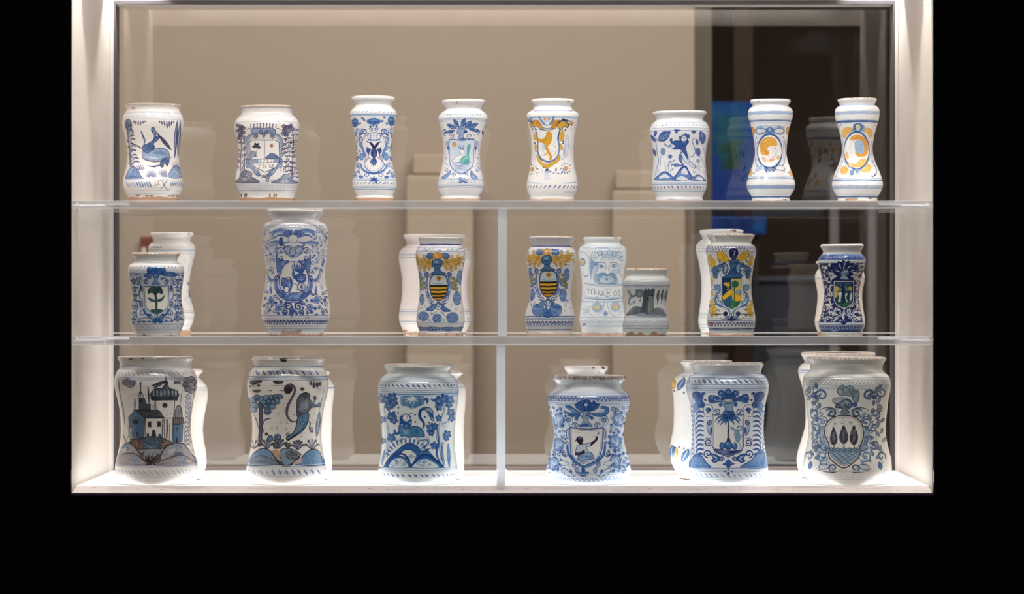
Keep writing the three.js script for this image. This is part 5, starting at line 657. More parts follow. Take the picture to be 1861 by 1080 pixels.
    const fill = (c, a, z) => { g1.fillStyle = c; g1.fillRect(0, vb(a), J.W, vb(z) - vb(a)); };
    fill('#4a68ac', 178, 240); BD('#8fa6d2', 184, 6); WV('#1f2c62', 218, 30, 8, 32); RP('#c9d0dc', 216, 24, 8, 34, 1.4); BD('#dcdcda', 252, 9); BD('#6d84ba', 262, 4);
    fill(n, 272, 884);
    FOL(w, 224, 285, 350, 440, 22, 36, 7); FOL(w, 580, 285, 690, 440, 20, 36, 7); FOL(w, 240, 440, 320, 720, 26, 34, 7); FOL(w, 600, 440, 665, 720, 22, 34, 7); FOL(w, 230, 720, 400, 875, 26, 38, 8); FOL(w, 540, 720, 680, 875, 26, 38, 8); FOL('#a9afc0', 380, 750, 560, 870, 14, 36, 7);
    MIR(474, () => { S(w, 17, [330,400, 335,380, 365,385, 372,420, 350,440, 340,480]); SP(w, 9, 350, 410, 22, 60); S(w, 16, [360,505, 335,508, 335,575, 360,580], 0); S('#5f77ac', 5, [350,515, 345,570], 0); O(w, 342, 606, 18, 16); O('#4f68a4', 342, 606, 8, 8); S(w, 18, [345,640, 328,660, 345,700, 370,690]); S(w, 14, [300,690, 330,720, 345,750]); SP(w, 10, 330, 725, 28, 90); S(w, 12, [410,770, 430,755, 440,780, 420,790]); SP(w, 8, 390, 410, 10, 0); S(w, 14, [290,800, 340,780, 380,800, 350,830]); S(w, 12, [260,860, 310,830, 360,850]); S('#b4bac8', 12, [474,760, 460,800, 410,830, 380,860]); });
    S(w, 12, [474,770, 470,810, 468,860]); LF(w, 470, 800, 60, 26, 90);
    for (const [x, y, a, l, q] of [[470,345,-90,100,62],[470,345,-122,104,58],[470,345,-58,108,58],[455,350,-155,130,56],[500,350,-25,128,54],[440,358,-165,110,40],[510,360,-15,110,40]]) LF('#1b2a66', x, y, l, q, a, 1, '#131d4a', 5); for (const q of [[470,340, 480,300, 490,270],[445,335, 430,300, 425,285],[510,335, 530,310, 550,305],[400,345, 415,360, 440,365],[540,365, 570,350, 590,345]]) S('#d3d3d0', 9, q);
    F('#8396a8', [440,440, 450,395, 440,380, 460,355, 500,345, 525,360, 520,390, 500,400, 520,445], 1, n, 5); O(w, 500, 362, 22, 16, 1, n, 4); SP(n, 5, 500, 362, 12, 0); S(n, 5, [455,375, 480,385, 500,400]); S('#c9ccc8', 8, [440,440, 480,420, 530,445]);
    G('#27405e', [376,464, 574,464, 570,680, 540,715, 475,745, 405,712, 374,660], 1, '#e0deda', 8); G(null, [388,476, 562,476, 558,675, 530,705, 475,730, 412,702, 386,655], 1, '#1a2a4a', 4);
    F('#243a6e', [390,480, 470,476, 560,480, 550,520, 500,510, 470,530, 430,505, 400,520], 1); S('#5f8ab8', 8, [400,485, 440,500, 470,520, 510,495, 550,480]); F('#c9b23c', [385,520, 410,515, 425,545, 410,580, 405,630, 384,620], 1, '#8a7a2c', 3); F('#b8a83c', [520,525, 545,515, 560,540, 545,565, 525,555], 1, '#7a6a2c', 3); F('#cfccc0', [410,590, 440,570, 455,590, 445,640, 440,680, 415,670, 425,630], 1, '#6a7a6a', 3); F('#cfccc0', [490,590, 515,590, 500,630, 515,670, 500,670, 488,630], 1, '#5a6a5a', 3); F('#d3cfc8', [540,600, 556,580, 558,640, 535,670], 1, '#7a8a7a', 3); F('#7a8a98', [420,530, 450,535, 448,560, 428,560], 1); F('#6a7a88', [490,520, 520,530, 515,560, 492,560], 1);
    S('#16303c', 20, [468,500, 470,600, 466,700, 460,720], 0); F('#1f4f44', [400,690, 440,670, 470,690, 510,675, 555,680, 520,712, 475,732, 425,712], 1); S('#2f7a5c', 8, [440,720, 475,705, 520,700]); 
    BD('#7f96c6', 888, 8); BD('#d9dad8', 900, 5); BD('#5f7cb4', 914, 6); fill('#8fa4c4', 920, 956); WV('#26346c', 938, 28, 9, 40); fill('#33568f', 958, 988); S('#b9cbe0', 12, [330,955, 370,975, 420,965], 1, 0.9); BD('#d3d3cc', 996, 10); BD('#7f8a98', 1010, 5); F('#1f2c62', [440,885, 474,872, 510,885, 480,912, 465,912], 1); O('#d8c4a4', 640, 100, 0.1); RIM('#d8b896', 9, 0.5, 0.5); FOOT(1024, '#b98a68');
  } },
{ o: [1450, 430], s: 5.681, on: 'mid', d: 0.3, cx: [433, 433], nk: 322, ft: 988, base: '#e6dbcf', label: 'plain cream jar showing at both sides behind the dark navy jar', w: 768, rough: 0.2,
  p: [240,256, 249,264, 244,276, 222,296, 216,325, 240,360, 256,400, 258,430, 250,480, 236,550, 230,620, 236,700, 248,790, 260,860, 258,905, 245,950, 230,985, 232,1000, 232,1006],
  draw() { BD('#a9a498', 428, 4); BD('#8f9490', 438, 5); BD('#b9b8b4', 880, 4); BD('#a9aeb0', 895, 5); FOOT(994, '#b98a66'); } },
{ o: [195, 640], s: 4.32, on: 'floor', d: 0.125, cx: [379, 386], nk: 122, ft: 1002, base: '#dfd5cd', mute: 0.36, label: 'large jar painted with a domed tower and houses on brown hills',
  p: [292,38, 299,47, 290,62, 279,85, 273,118, 298,145, 318,190, 324,240, 316,300, 293,400, 278,500, 272,600, 281,700, 302,800, 320,870, 325,930, 315,985, 298,1032],
  draw() {
    const e = '#2c2733', v = '#544a63', bl = '#4d7396', br = '#6a4638', g1 = '#8f8aa0';
    S('#7f93b8', 8, [110,118, 160,108, 240,112, 330,120], 1, 0.8); BD('#b4bad2', 128, 5); BD('#9da3c0', 140, 3); RP('#a29eb8', 172, 44, 20, 42, -0.8); BD('#c6c6d6', 150, 3); BD('#9a9ebc', 204, 6); BD('#aeb2cb', 214, 4); BD('#8489a8', 222, 3);
    for (let i = 0; i < 22; i++) S('#b9a89c', 5, [ran(110, 620), 240 + i * 14, ran(110, 620), 244 + i * 14], 1, 0.35);
    for (const [x, y, r] of [[150,240,30],[185,255,34],[205,240,26],[160,225,24]]) { F('#77708a', ring(x, y, r, r * 0.7), 0.8, v, 4); S(v, 6, [x - r * 0.5, y + 5, x, y - 6, x + r * 0.5, y + 6]); } for (const x of [530, 548, 565]) LF(v, x, 226, 28, 18, 95);
    S(v, 24, [92,220, 104,330, 128,450, 142,580], 1); S('#9a90a8', 6, [98,240, 112,360, 136,500]); S('#6a6078', 14, [122,600, 130,660, 160,720]); S('#6a6078', 8, [150,700, 172,640, 160,560]);
    for (const [x, y, r] of [[620,225,26],[655,215,28],[680,240,24],[610,260,24],[645,265,30],[675,285,24],[625,295,24],[650,310,22]]) { O('#6f6a86', x, y, r, r * 0.85, 0.85, e, 4); S(e, 5, [x - r * 0.5, y, x, y + r * 0.3, x + r * 0.5, y - 3]); }
    S(v, 13, [680,300, 665,400, 650,520, 640,620, 640,740], 0); for (let i = 0; i < 11; i++) { const y = 350 + i * 36; SP('#5f5a78', 10, 630 - i * 1.5, y, 26, -40); S('#8f8fae', 10, [655, y + 22, 625, y - 16, 605, y + 8]); } VINE('#6a5f74', [700,330, 690,450, 672,560, 665,700, 690,830], 10, 26, 8, 60, 1);
    LF(v, 455, 225, 115, 16, 158, 1, e, 3); LF(v, 455, 232, 110, 18, 150, 1, e, 3); S(e, 7, [457,185, 460,220, 460,260]); F(e, ring(459,245,16,22));
    F('#3f4a5e', [348,350, 350,315, 380,290, 430,285, 445,265, 470,265, 490,288, 535,300, 552,325, 550,352, 450,360], 1, e, 6); for (const x of [365, 392, 420, 450, 480, 508, 535]) { F('#8a9aa8', ring(x, 322, 8, 24), 0.75); S(e, 5, [x + 13, 296, x + 15, 322, x + 12, 352]); } G('#353c4e', [340,356, 552,356, 545,380, 350,380], 1, e, 4);
    G('#ddd6ca', [380,380, 525,378, 520,520, 440,540, 384,500], 1, e, 5); O('#3a2028', 450, 420, 19, 18, 1, '#6a4a4a', 4); for (const [x, y] of [[400,400],[500,396],[420,470],[490,480],[460,490]]) S('#5a5560', 5, [x, y, x + 10, y + 8]); S(e, 8, [525,380, 520,500, 516,600], 0);
    S(e, 5, [222,360, 216,410, 218,455]); S('#6f6a80', 10, [224,370, 222,450]); S(e, 13, [262,235, 264,300, 268,360], 2); G('#46525e', [252,362, 292,358, 310,410, 340,410, 340,455, 252,455], 1, e, 4); O(e, 268, 384, 8, 12); S(e, 12, [320,270, 326,340, 330,410], 1); S(e, 8, [250,360, 262,310, 292,360]); S(e, 5, [372,450, 374,380]); S('#566', 4, [350,450, 362,410, 365,450]);
    G('#333240', [210,455, 405,458, 445,515, 290,520, 250,480], 1, e, 5); for (let x = 230; x < 420; x += 16) S('#8a8a90', 4, [x, 460, x + 20, 490, x + 32, 515]); G(bl, [170,512, 225,455, 296,520, 290,680, 180,690], 1, e, 6); G('#3c6288', [205,500, 290,525, 285,660, 215,670], 0.6); O('#1f1a24', 224, 549, 20, 20, 1, '#5a3a3a', 4); for (const [x, y] of [[190,600],[255,600],[200,580],[270,560]]) S('#2a3a50', 4, [x, y, x + 4, y + 8]); for (const x of [195, 238]) F('#28303c', ring(x, 648, 7, 24)); G('#e0d8cc', [172,600, 195,590, 200,680, 176,690], 0.5);
    G('#d6d2c2', [302,520, 432,520, 430,668, 302,670], 1, e, 6); G('#4a3030', [320,548, 346,548, 346,590, 320,590], 1, '#8a6a5a', 4); G('#4a3030', [392,546, 420,546, 420,588, 392,588], 1, '#8a6a5a', 4); F('#40303a', [350,670, 352,625, 364,608, 378,625, 380,670]); G('#50404a', [310,640, 328,640, 328,664, 310,664]); G('#50404a', [400,645, 424,645, 424,668, 400,668]); S('#3f6a8c', 10, [436,520, 436,600, 432,660], 0);
    G('#dcd2c6', [446,520, 512,520, 508,700, 446,690], 1, e, 4); S('#6a3a30', 14, [466,530, 468,600, 464,680], 0); S('#6a3a30', 6, [486,560, 488,640, 484,690], 0); G('#4a7aa0', [514,570, 592,572, 586,705, 514,712], 1, e, 5); G('#5a4a50', [514,515, 590,515, 602,560, 514,572], 1, e, 5); for (let x = 525; x < 600; x += 14) S('#a89a90', 4, [x, 520, x + 4, 565]); S('#28486a', 8, [545,590, 546,630], 0); S('#28486a', 6, [530,600, 565,600], 0); F('#28384c', ring(544,690,8,26)); F('#7f7f8a', [530,510, 535,440, 555,422, 576,440, 582,510], 1, e, 5); S('#6a4038', 10, [575,440, 580,505]); S(e, 5, [566,425, 574,360, 580,310]);
    F('#45525c', [160,720, 240,680, 340,664, 430,675, 500,710, 560,740, 380,765, 250,765], 1, e, 5); F('#7a4c38', [180,722, 230,692, 280,700, 285,745, 250,762], 1); F('#3c6280', [285,695, 350,685, 400,700, 400,750, 285,752], 1); F('#7a4c38', [420,700, 470,700, 500,720, 430,750], 1); for (const x of [250, 310, 330, 360, 425]) S('#222a34', 5, [x, 690, x + 12, 702, x + 8, 716]);
    F('#93909c', [80,880, 95,790, 140,720, 190,722, 250,790, 300,870, 330,888], 1, e, 8); F('#8a8894', [70,885, 100,820, 150,795, 220,800, 280,850, 300,888], 1, e, 5); F('#93909c', [370,888, 420,800, 470,740, 540,718, 600,728, 650,790, 690,880], 1, e, 8); F('#8f8694', [380,888, 440,850, 520,822, 600,815, 660,850, 690,885], 1, e, 5); F('#8d8f9a', [250,770, 420,765, 400,830, 340,880, 290,820], 1, e, 4); 
    for (const [c, x, y, rx, ry] of [['#6f92b8',150,745,30,18],['#b08d78',120,850,40,20],['#6a89b0',210,850,40,14],['#c9c3c0',130,770,26,16],['#6f92b8',540,735,46,14],['#a98c80',470,860,60,14],['#7f9abc',600,850,50,16],['#b5b0b4',500,780,40,20],['#53607a',560,800,50,16],['#6a4a44',400,830,26,36],['#6a4a44',270,810,24,26],['#c9a58c',640,860,24,10]]) for (let i = 0; i < 7; i++) S(c, ry * 0.8, [x + ran(-rx, 0), y + ran(-ry, ry), x + ran(0, rx), y + ran(-ry, ry)], 1, 0.65);
    for (const a of [-140, -120, -100, -80, -60, -40]) LF('#2f2228', 340, 885, 80, 22, a); S(br, 18, [250,780, 290,850, 335,884]); S(br, 18, [440,770, 400,840, 345,884]); S('#7f7a84', 6, [330,800, 340,850]); for (const q of [[150,740, 165,760, 150,775],[600,830, 612,838, 598,846],[540,735, 580,745, 560,760]]) S('#3c4a68', 5, q);
    BD('#aab3c9', 896, 8, 0.8); BD('#8f98b2', 908, 4); RP('#8fa6d0', 948, 52, 20, 44, -0.8); for (let x = 270; x < 480; x += 42) LF('#d9c9b4', x, 930, 50, 16, 62); BD('#b4c0d8', 985, 5); BD('#c3cde0', 1005, 6); RIM('#8f5f48', 10, 0.85, 0.1); CHIP(190, 50, 16, '#5f3f30'); CHIP(282, 48, 11, '#4a3228');
  } },
{ o: [195, 640], s: 4.32, on: 'floor', d: 0.255, cx: [600, 600], nk: 205, ft: 1000, base: '#eae5de', label: 'slim plain white jar showing to the right behind the domed tower jar', w: 768, rough: 0.2,
  p: [143,138, 150,146, 147,160, 128,180, 120,200, 150,232, 182,275, 190,320, 187,370, 175,440, 160,520, 152,600, 158,690, 172,770, 179,840, 176,890, 158,940, 135,985, 130,1005, 134,1020],
  draw() { BD('#b9c3d4', 245, 5); BD('#9fb2cc', 285, 5); BD('#b4c2d4', 302, 6); S('#7f9ab8', 10, [748,520, 745,580, 750,640]); BD('#a3b4cc', 842, 5); BD('#b4c2d2', 860, 4); BD('#a9bacb', 905, 5); RIM('#c9a48c', 12, 0.7, 0.2); FOOT(1004, '#9a705a'); } },
{ o: [430, 640], s: 4.32, on: 'floor', d: 0.125, cx: [406, 384], nk: 118, ft: 1004, base: '#e5dbd2', mute: 0.3, label: 'large jar with a blue-legged beast climbing beside a tree, dark chip on the rim',
  p: [281,40, 289,54, 282,70, 274,92, 270,116, 292,146, 312,190, 319,232, 316,300, 295,400, 278,500, 271,600, 274,700, 290,800, 306,880, 313,935, 305,985, 285,1034],
  draw() {
    const e = '#2a2736', v = '#4c4258', b = '#3f70a8';
    BD('#6f93c6', 118, 6); BD('#9db4d8', 130, 4); RP('#7f9cca', 162, 42, 24, 46, -0.9); for (let x = 150; x < 660; x += 52) LF('#3f66a4', x, 144, 46, 16, 58); BD('#6c90c6', 198, 9); BD('#8fabd6', 212, 8, 0.8); BD('#6a86b4', 224, 4);
    for (let i = 0; i < 44; i++) { const y = 235 + i * 10; S('#bfae9c', 5, [ran(230, 330), y, 400, y + ran(-4, 4), ran(470, 560), y], 1, 0.45); } for (const [x, y] of [[320,470],[440,480],[340,540],[390,540],[310,580],[380,590],[270,580],[600,480],[500,640],[590,540],[650,360],[370,430]]) S('#7a6a68', 4, [x, y, x + 12, y + 10, x + 6, y + 26, x - 4, y + 20]);
    for (const [x, y, l] of [[118,222,30],[135,222,44],[155,222,34],[175,222,26],[190,222,18],[580,232,30],[605,236,50],[630,236,44],[652,234,30]]) LF(v, x, y, l, 22, 92, 1, e, 3); F('#3a3448', [290,225, 360,225, 362,245, 330,252, 295,245], 1); F('#6a3f3a', [130,300, 190,296, 180,318, 145,318], 1); O('#5a3540', 175, 264, 14, 9); O('#4a2c38', 112, 268, 12, 8); O('#2f2734', 514, 292, 16, 14); S('#7f95b8', 8, [240,270, 330,262, 420,270], 1, 0.7); for (const x of [250, 340, 365]) S('#8a5a50', 8, [x, 302, x + 30, 306]);
    S(v, 20, [470,545, 430,545, 395,500, 400,430, 430,370, 456,310, 448,268, 415,262]); S('#9a8a9a', 5, [440,540, 405,490, 412,430, 445,350]); O('#4a3c40', 405, 290, 34, 36, 0.9); for (let i = 0; i < 8; i++) S('#2c2430', 6, [385 + i * 4, 330, 378 + i * 8, 300, 390 + i * 8, 265]); S(v, 10, [385,270, 420,250, 455,275, 455,310]);
    for (const [x, y, r] of [[130,380,30],[165,360,28],[200,375,30],[235,360,24],[275,360,26],[310,355,26],[340,352,22],[120,415,28],[150,420,30],[215,400,26],[255,395,26],[315,390,26],[280,430,26],[245,470,28],[140,455,24],[235,430,24],[290,395,22]]) { O(rnd() < 0.5 ? '#36618f' : '#4a82ae', x, y, r, r * 0.85, 0.9, '#22304e', 4); S('#9fb9cc', 6, [x - r * 0.5, y - 4, x, y - r * 0.45, x + r * 0.5, y - 4]); }
    S('#463f58', 44, [192,400, 195,500, 192,620, 180,745], 0); for (const x of [-14, 0, 12]) S(x ? '#2c2740' : '#7a7f96', 6, [192 + x, 410, 195 + x, 520, 190 + x, 640, 182 + x * 1.6, 740], 0); S(v, 10, [180,620, 165,560, 140,490]); S(v, 12, [205,580, 225,535, 275,520]); S(v, 8, [170,560, 150,510, 135,485]); S(v, 9, [210,640, 220,590]);
    F('#59616c', [472,420, 476,370, 500,335, 540,320, 570,335, 568,370, 590,400, 580,440, 560,470, 510,500, 480,500, 470,460], 1, e, 7); for (let i = 0; i < 10; i++) S('#8a94a0', 7, [480 + i * 8, 480 - i * 4, 500 + i * 6, 430, 500 + i * 6, 390 - i * 2]); O('#3f4854', 540, 345, 26, 20); O(e, 545, 335, 5); S(e, 6, [500,345, 530,325, 565,340]); F('#59616c', ring(485,490,18,22), 1, e, 5);
    F('#3f6f9c', [478,520, 510,490, 560,480, 562,530, 545,580, 500,630, 450,660, 400,690, 392,672, 440,640, 465,590], 1, e, 7); for (let i = 0; i < 7; i++) S(i % 2 ? '#2b4f7c' : '#7fa9c4', 8, [490 + i * 9, 510, 484 + i * 6, 560, 470 + i * 3, 610, 440, 650]); S(e, 10, [560,530, 540,590, 490,640, 400,700, 385,720]); SP('#4a4258', 9, 404, 648, 18, 0); S(v, 14, [556,545, 575,560, 570,600, 595,620]); SP(v, 9, 588, 610, 22, 60); S('#3f6494', 24, [570,420, 600,420, 640,425], 0); S('#3f6494', 16, [600,410, 610,370, 605,345]); SP(e, 8, 612, 360, 16, 0); O('#36588a', 648, 415, 14, 18, 1, e, 4); S(e, 7, [580,440, 615,432, 655,430]);
    LF('#5f7290', 625, 668, 200, 36, -84, 1, v, 6); S('#a9bccc', 8, [630,640, 638,560, 645,490]); S(v, 10, [640,470, 655,420, 690,260]); S(v, 9, [655,660, 660,560, 690,400, 714,240]); S(v, 8, [625,670, 624,740]);
    for (const [x, y, n, l] of [[240,760,5,80],[330,760,6,90],[480,770,6,80],[590,770,5,90],[140,760,4,70]]) for (let i = 0; i < n; i++) { const a = -150 + i * 120 / (n - 1); S('#3a3a52', 17, [x, y, x + Math.cos(a * 0.0175) * l * 0.55, y + Math.sin(a * 0.0175) * l * 0.9, x + Math.cos(a * 0.0175) * l * 0.75, y + Math.sin(a * 0.0175) * l * 0.75]); S('#8fa3b8', 6, [x, y - 8, x + Math.cos(a * 0.0175) * l * 0.5, y + Math.sin(a * 0.0175) * l * 0.8]); } O('#3c6a9c', 322, 668, 26, 20, 1, e, 5); O('#3c6a9c', 265, 680, 22, 24, 0.9, e, 5); O('#4a3a4a', 236, 645, 13, 13); O('#4f545e', 310, 735, 24, 26, 0.9, e, 4); O('#444', 405, 735, 24, 18, 0.9, e, 4);
    F('#6a8fb8', [85,870, 130,800, 200,758, 260,775, 310,840, 350,886, 100,890], 1, e, 7); F('#6d8296', [120,880, 140,830, 200,815, 290,850, 330,886], 1, '#3c4a5a', 5); F('#7a98b0', [340,780, 400,760, 460,775, 500,810, 470,860, 420,886, 360,880], 1, e, 6); F('#565c64', [380,790, 430,775, 480,800, 470,850, 400,840], 0.9); F('#5585ba', [470,888, 510,830, 570,775, 630,770, 670,830, 690,888], 1, e, 7); for (let i = 0; i < 14; i++) S(i % 2 ? '#3a68a8' : '#8fb0d0', 9, [520 + i * 6, 870 - i * 4, 580 + i * 5, 830 - i * 3, 640 + i * 2, 850 - i * 4], 1, 0.7); F('#c08f68', [275,775, 320,770, 345,800, 330,850, 300,815], 0.9); S('#4a3434', 18, [280,800, 340,880, 400,895, 450,870, 510,800]); F('#c9ada0', [440,880, 490,840, 520,835, 500,875], 0.9);
    BD('#9db7dc', 892, 6); BD('#7fa0d0', 906, 6); BD('#b4c6e0', 918, 4); RP('#8fb0da', 946, 46, 22, 44, -0.8); for (let x = 130; x < 680; x += 50) LF(x > 240 ? '#4a72b0' : '#9db4d8', x, 924, 48, 15, 60); BD('#a9c0e0', 976, 5); BD('#c9d4e2', 1000, 4); RIM('#8a6452', 9, 0.75, 0.15); CHIP(366, 62, 20, '#33231e'); CHIP(384, 54, 12, '#33231e');
  } },
{ o: [430, 640], s: 4.32, on: 'floor', d: 0.255, cx: [560, 560], nk: 204, ft: 996, base: '#ebe4de', label: 'plain white jar showing to the right behind the climbing beast jar', w: 768, rough: 0.2,
  p: [168,150, 172,158, 168,172, 160,200, 178,225, 202,255, 208,290, 206,330, 197,400, 190,500, 187,600, 185,700, 187,800, 192,870, 186,920, 165,970, 150,1000, 152,1022],
  draw() { BD('#9fb4d4', 256, 5); BD('#6f8cbc', 282, 6); BD('#a9bad4', 292, 4); BD('#b4c2d8', 880, 5); BD('#c3cdda', 900, 4); RIM('#d8c0b0', 8, 0.6, 0.3); FOOT(1004, '#8f6a70'); } },
{ o: [670, 645], s: 4.41, on: 'floor', d: 0.125, cx: [399, 394], nk: 152, ft: 1006, base: '#dfe3e3', label: 'large blue and white jar with a maned lion under a rayed sun between vines',
  p: [270,76, 279,88, 273,104, 261,124, 258,150, 285,172, 314,215, 323,270, 320,350, 306,450, 296,550, 290,650, 294,750, 307,850, 315,912, 313,960, 301,1008, 292,1036],
  draw() {
    const e = '#1f3f7c', b = '#23589e', m = '#4f84bd', l = '#9dc0dc';
    for (const y of [185, 200, 214, 225]) BD('#92abd8', y, y === 200 ? 3 : 5, 0.85); RP('#2f56a0', 250, 26, 30, 44, -0.9); BD('#7fa0d4', 270, 5); BD('#4f76b4', 286, 4); BD('#6f9ac8', 302, 10, 0.7); BD('#5585bc', 318, 10, 0.9); BD('#9fc0dc', 330, 5);
    for (let i = 0; i < 9; i++) { const x = 275 + i * 19; F(i % 2 ? '#2f6ba6' : '#4d8aba', [x - 16, 336, x + 16, 336, x + 18, 400, x + (x - 350) * 0.1, 440 - Math.abs(i - 4) * 9, x - 18, 400], 0.7); } for (let i = 0; i < 40; i++) S(i % 2 ? '#245c98' : '#6fa3cc', 6, [ran(272, 425), ran(340, 410), ran(272, 425), ran(350, 420)].map((v, k, q) => k === 2 ? q[0] + (q[0] - 348) * 0.12 : k === 3 ? q[1] + 22 : v), 1, 0.6);
    for (let i = 0; i < 11; i++) { const a = (4 + i * 17) * 0.01745, r = i % 2 ? 40 : 66; S('#e8ece8', 11, [345 + Math.cos(a) * 12, 344 + Math.sin(a) * 8, 345 + Math.cos(a) * r * 0.6, 344 + Math.sin(a) * r * 0.5, 345 + Math.cos(a) * r * 1.1, 344 + Math.sin(a) * r * 0.85], 2); } O('#dfe4e2', 345, 344, 22, 12); S(b, 6, [330,346, 338,338, 346,346]);
    const bunch = (x, y, r) => { for (let i = 0; i < 5; i++) { const a = i * 1.257 + x; F(i % 2 ? b : '#2f66a8', [x, y, x + Math.cos(a - 0.5) * r * 0.7, y + Math.sin(a - 0.5) * r * 0.7, x + Math.cos(a) * r, y + Math.sin(a) * r, x + Math.cos(a + 0.5) * r * 0.7, y + Math.sin(a + 0.5) * r * 0.7], 1, e, 3); } O('#5a90c4', x, y, r * 0.3); };
    S(l, 18, [145,820, 155,700, 160,600, 140,500, 130,420, 155,390], 0); S(e, 6, [135,850, 148,700, 152,600, 140,500, 120,420]); S(b, 9, [150,840, 165,700, 164,560]); for (const [x, y, r] of [[110,350,40],[150,365,44],[190,345,44],[165,410,40],[205,385,34],[190,490,40],[205,525,34],[115,520,30],[185,665,38],[120,690,26],[180,500,34]]) bunch(x, y, r);
    S(l, 16, [600,400, 605,450, 575,520, 600,580], 0); S(e, 5, [590,395, 598,450, 570,520, 560,575]); S(l, 24, [560,580, 560,680, 590,780, 600,890], 0); S(b, 20, [548,600, 560,700, 545,800, 590,900], 1); S(b, 14, [590,700, 580,800, 605,890]); S(e, 5, [600,690, 590,780, 610,870]); S(e, 5, [545,575, 545,680, 562,720, 575,850]); S(l, 10, [600,555, 640,530, 655,480]); S(e, 5, [580,560, 640,530, 660,500]);
    for (const [x, y, r] of [[560,370,44],[600,355,44],[645,365,42],[560,420,32],[640,400,32],[655,465,36],[660,510,30],[560,510,28],[500,590,44],[530,575,30],[500,630,26],[625,640,36],[620,670,26],[525,730,34]]) bunch(x, y, r); LF(b, 475, 345, 46, 20, 150); LF(b, 475, 345, 50, 22, 100); LF(b, 495, 350, 40, 18, 40); LF(m, 645, 910, 200, 26, -93, 1, e, 3); LF(m, 105, 890, 130, 20, -80, 1, e, 3);
    S(b, 24, [440,590, 440,545, 410,500, 415,450, 450,428, 490,440], 1); F('#8fb6d4', [440,440, 480,425, 510,450, 515,500, 522,530, 500,520, 480,480, 460,450], 1, e, 6); S(e, 8, [430,595, 450,560, 420,510, 408,470, 430,430, 480,420]); for (let i = 0; i < 4; i++) S(b, 7, [470 + i * 10, 440 + i * 8, 490 + i * 8, 480 + i * 4, 505 + i * 3, 510]);
    F(b, [250,560, 255,500, 285,478, 320,480, 340,510, 340,560, 310,590, 270,595, 245,575], 1, e, 6); F('#e6e8e4', ring(302,508,30,32), 1, e, 6); O(e, 312, 500, 4); S(e, 4, [308,520, 320,522]); for (let i = 0; i < 9; i++) O('#8fb6d4', 290 + Math.cos(i * 0.8 + 2) * 46, 525 + Math.sin(i * 0.8 + 2) * 44, 6, 9);
    F('#4a86b4', [250,570, 300,600, 350,575, 410,585, 440,620, 442,660, 380,655, 320,665, 290,650, 262,655, 245,610], 1, e, 6); F('#8fc0d4', [280,600, 330,600, 330,640, 290,640], 0.7); for (let i = 0; i < 6; i++) S('#2a5f96', 9, [330 + i * 16, 585, 325 + i * 14, 615, 310 + i * 18, 645], 1, 0.7); S(b, 22, [255,620, 225,635, 210,620, 212,600], 0); S('#a9cadc', 18, [285,660, 250,682, 215,680], 0); S(e, 6, [300,668, 250,692, 210,685, 205,665]); S('#8fb6d0', 16, [390,660, 430,690, 470,690, 470,720, 430,735], 0); S(e, 6, [380,660, 400,690, 460,682, 478,710, 440,735, 420,720]); S(e, 5, [435,650, 470,670, 485,690, 478,730]);
    for (let i = 0; i < 13; i++) { const a = 3.35 + i * 0.2; LF(b, 320 + Math.cos(a) * 150, 830 + Math.sin(a) * 118, 44, 16, a * 57.3 + 10); } 
    F('#2a5fa4', [120,900, 170,820, 250,750, 320,708, 390,735, 420,780, 470,770, 530,830, 605,905, 560,905, 120,905], 1, e, 6); F('#dfe3e2', [245,810, 290,765, 350,770, 385,810, 360,860, 335,880, 320,830], 1, e, 5); F('#cfdce2', [160,895, 200,840, 265,830, 300,860, 315,905, 200,908], 1, b, 4); F('#cfdce2', [350,905, 390,860, 450,835, 520,860, 555,908], 1, b, 4); F('#9fc0d8', ring(436,760,22,14), 1, e, 5);
    for (let i = 0; i < 34; i++) { const x = i < 10 ? ran(262, 365) : i < 21 ? ran(180, 300) : ran(380, 525), y = i < 10 ? ran(780, 845) : ran(850, 898); S(i % 3 ? '#6f96bc' : '#3f5f8c', i % 3 ? 10 : 4, [x, y, x + ran(6, 20), y - ran(4, 14), x + ran(14, 30), y + ran(-2, 12)], 1, 0.85); } S(e, 14, [130,895, 200,810, 280,800, 320,850, 335,900]); S(e, 14, [345,900, 400,830, 460,800, 540,850, 600,905]); 
    for (const [x, y] of [[240,425],[238,465],[372,482],[450,500],[375,540],[482,545],[340,470]]) O(e, x, y, 7);
    BD('#9db9d8', 914, 6); BD('#86a9d0', 928, 5); BD('#a9c6dc', 942, 4); RP('#3f6cb4', 970, 24, 30, 48, -0.9); BD('#b4cbe0', 992, 4); BD('#b9cde2', 1014, 5); RIM('#c49a80', 8, 0.85, 0.1); CHIP(648, 1022, 11, '#b9958c');
  } },
{ o: [670, 645], s: 4.41, on: 'floor', d: 0.255, cx: [590, 590], nk: 202, ft: 1004, base: '#ece7e4', label: 'plain white jar showing to the right behind the maned lion jar', w: 768, rough: 0.2,
  p: [160,132, 168,142, 162,155, 135,180, 122,198, 150,222, 180,250, 190,290, 186,400, 178,500, 175,600, 174,700, 177,800, 175,880, 170,930, 152,980, 132,1008, 134,1026],
  draw() { BD('#b4c2da', 230, 5); BD('#a3b6d2', 262, 6); BD('#c3cddd', 285, 4); BD('#b9c6d8', 880, 5); BD('#c6d0de', 905, 5); RIM('#d0ab92', 10, 0.7, 0.15); FOOT(1008, '#a07a78'); } },
{ o: [970, 650], s: 4.5, on: 'floor', d: 0.13, cx: [452, 447], nk: 250, ft: 1014, base: '#e2e6ec', label: 'large blue jar whose shield shows a dark-skinned figure reaching for a star',
  p: [292,146, 301,160, 296,182, 276,205, 268,232, 276,252, 312,282, 333,318, 338,352, 331,402, 301,500, 288,595, 287,650, 297,710, 322,800, 340,870, 345,920, 335,970, 318,1020, 312,1036],
  draw() {
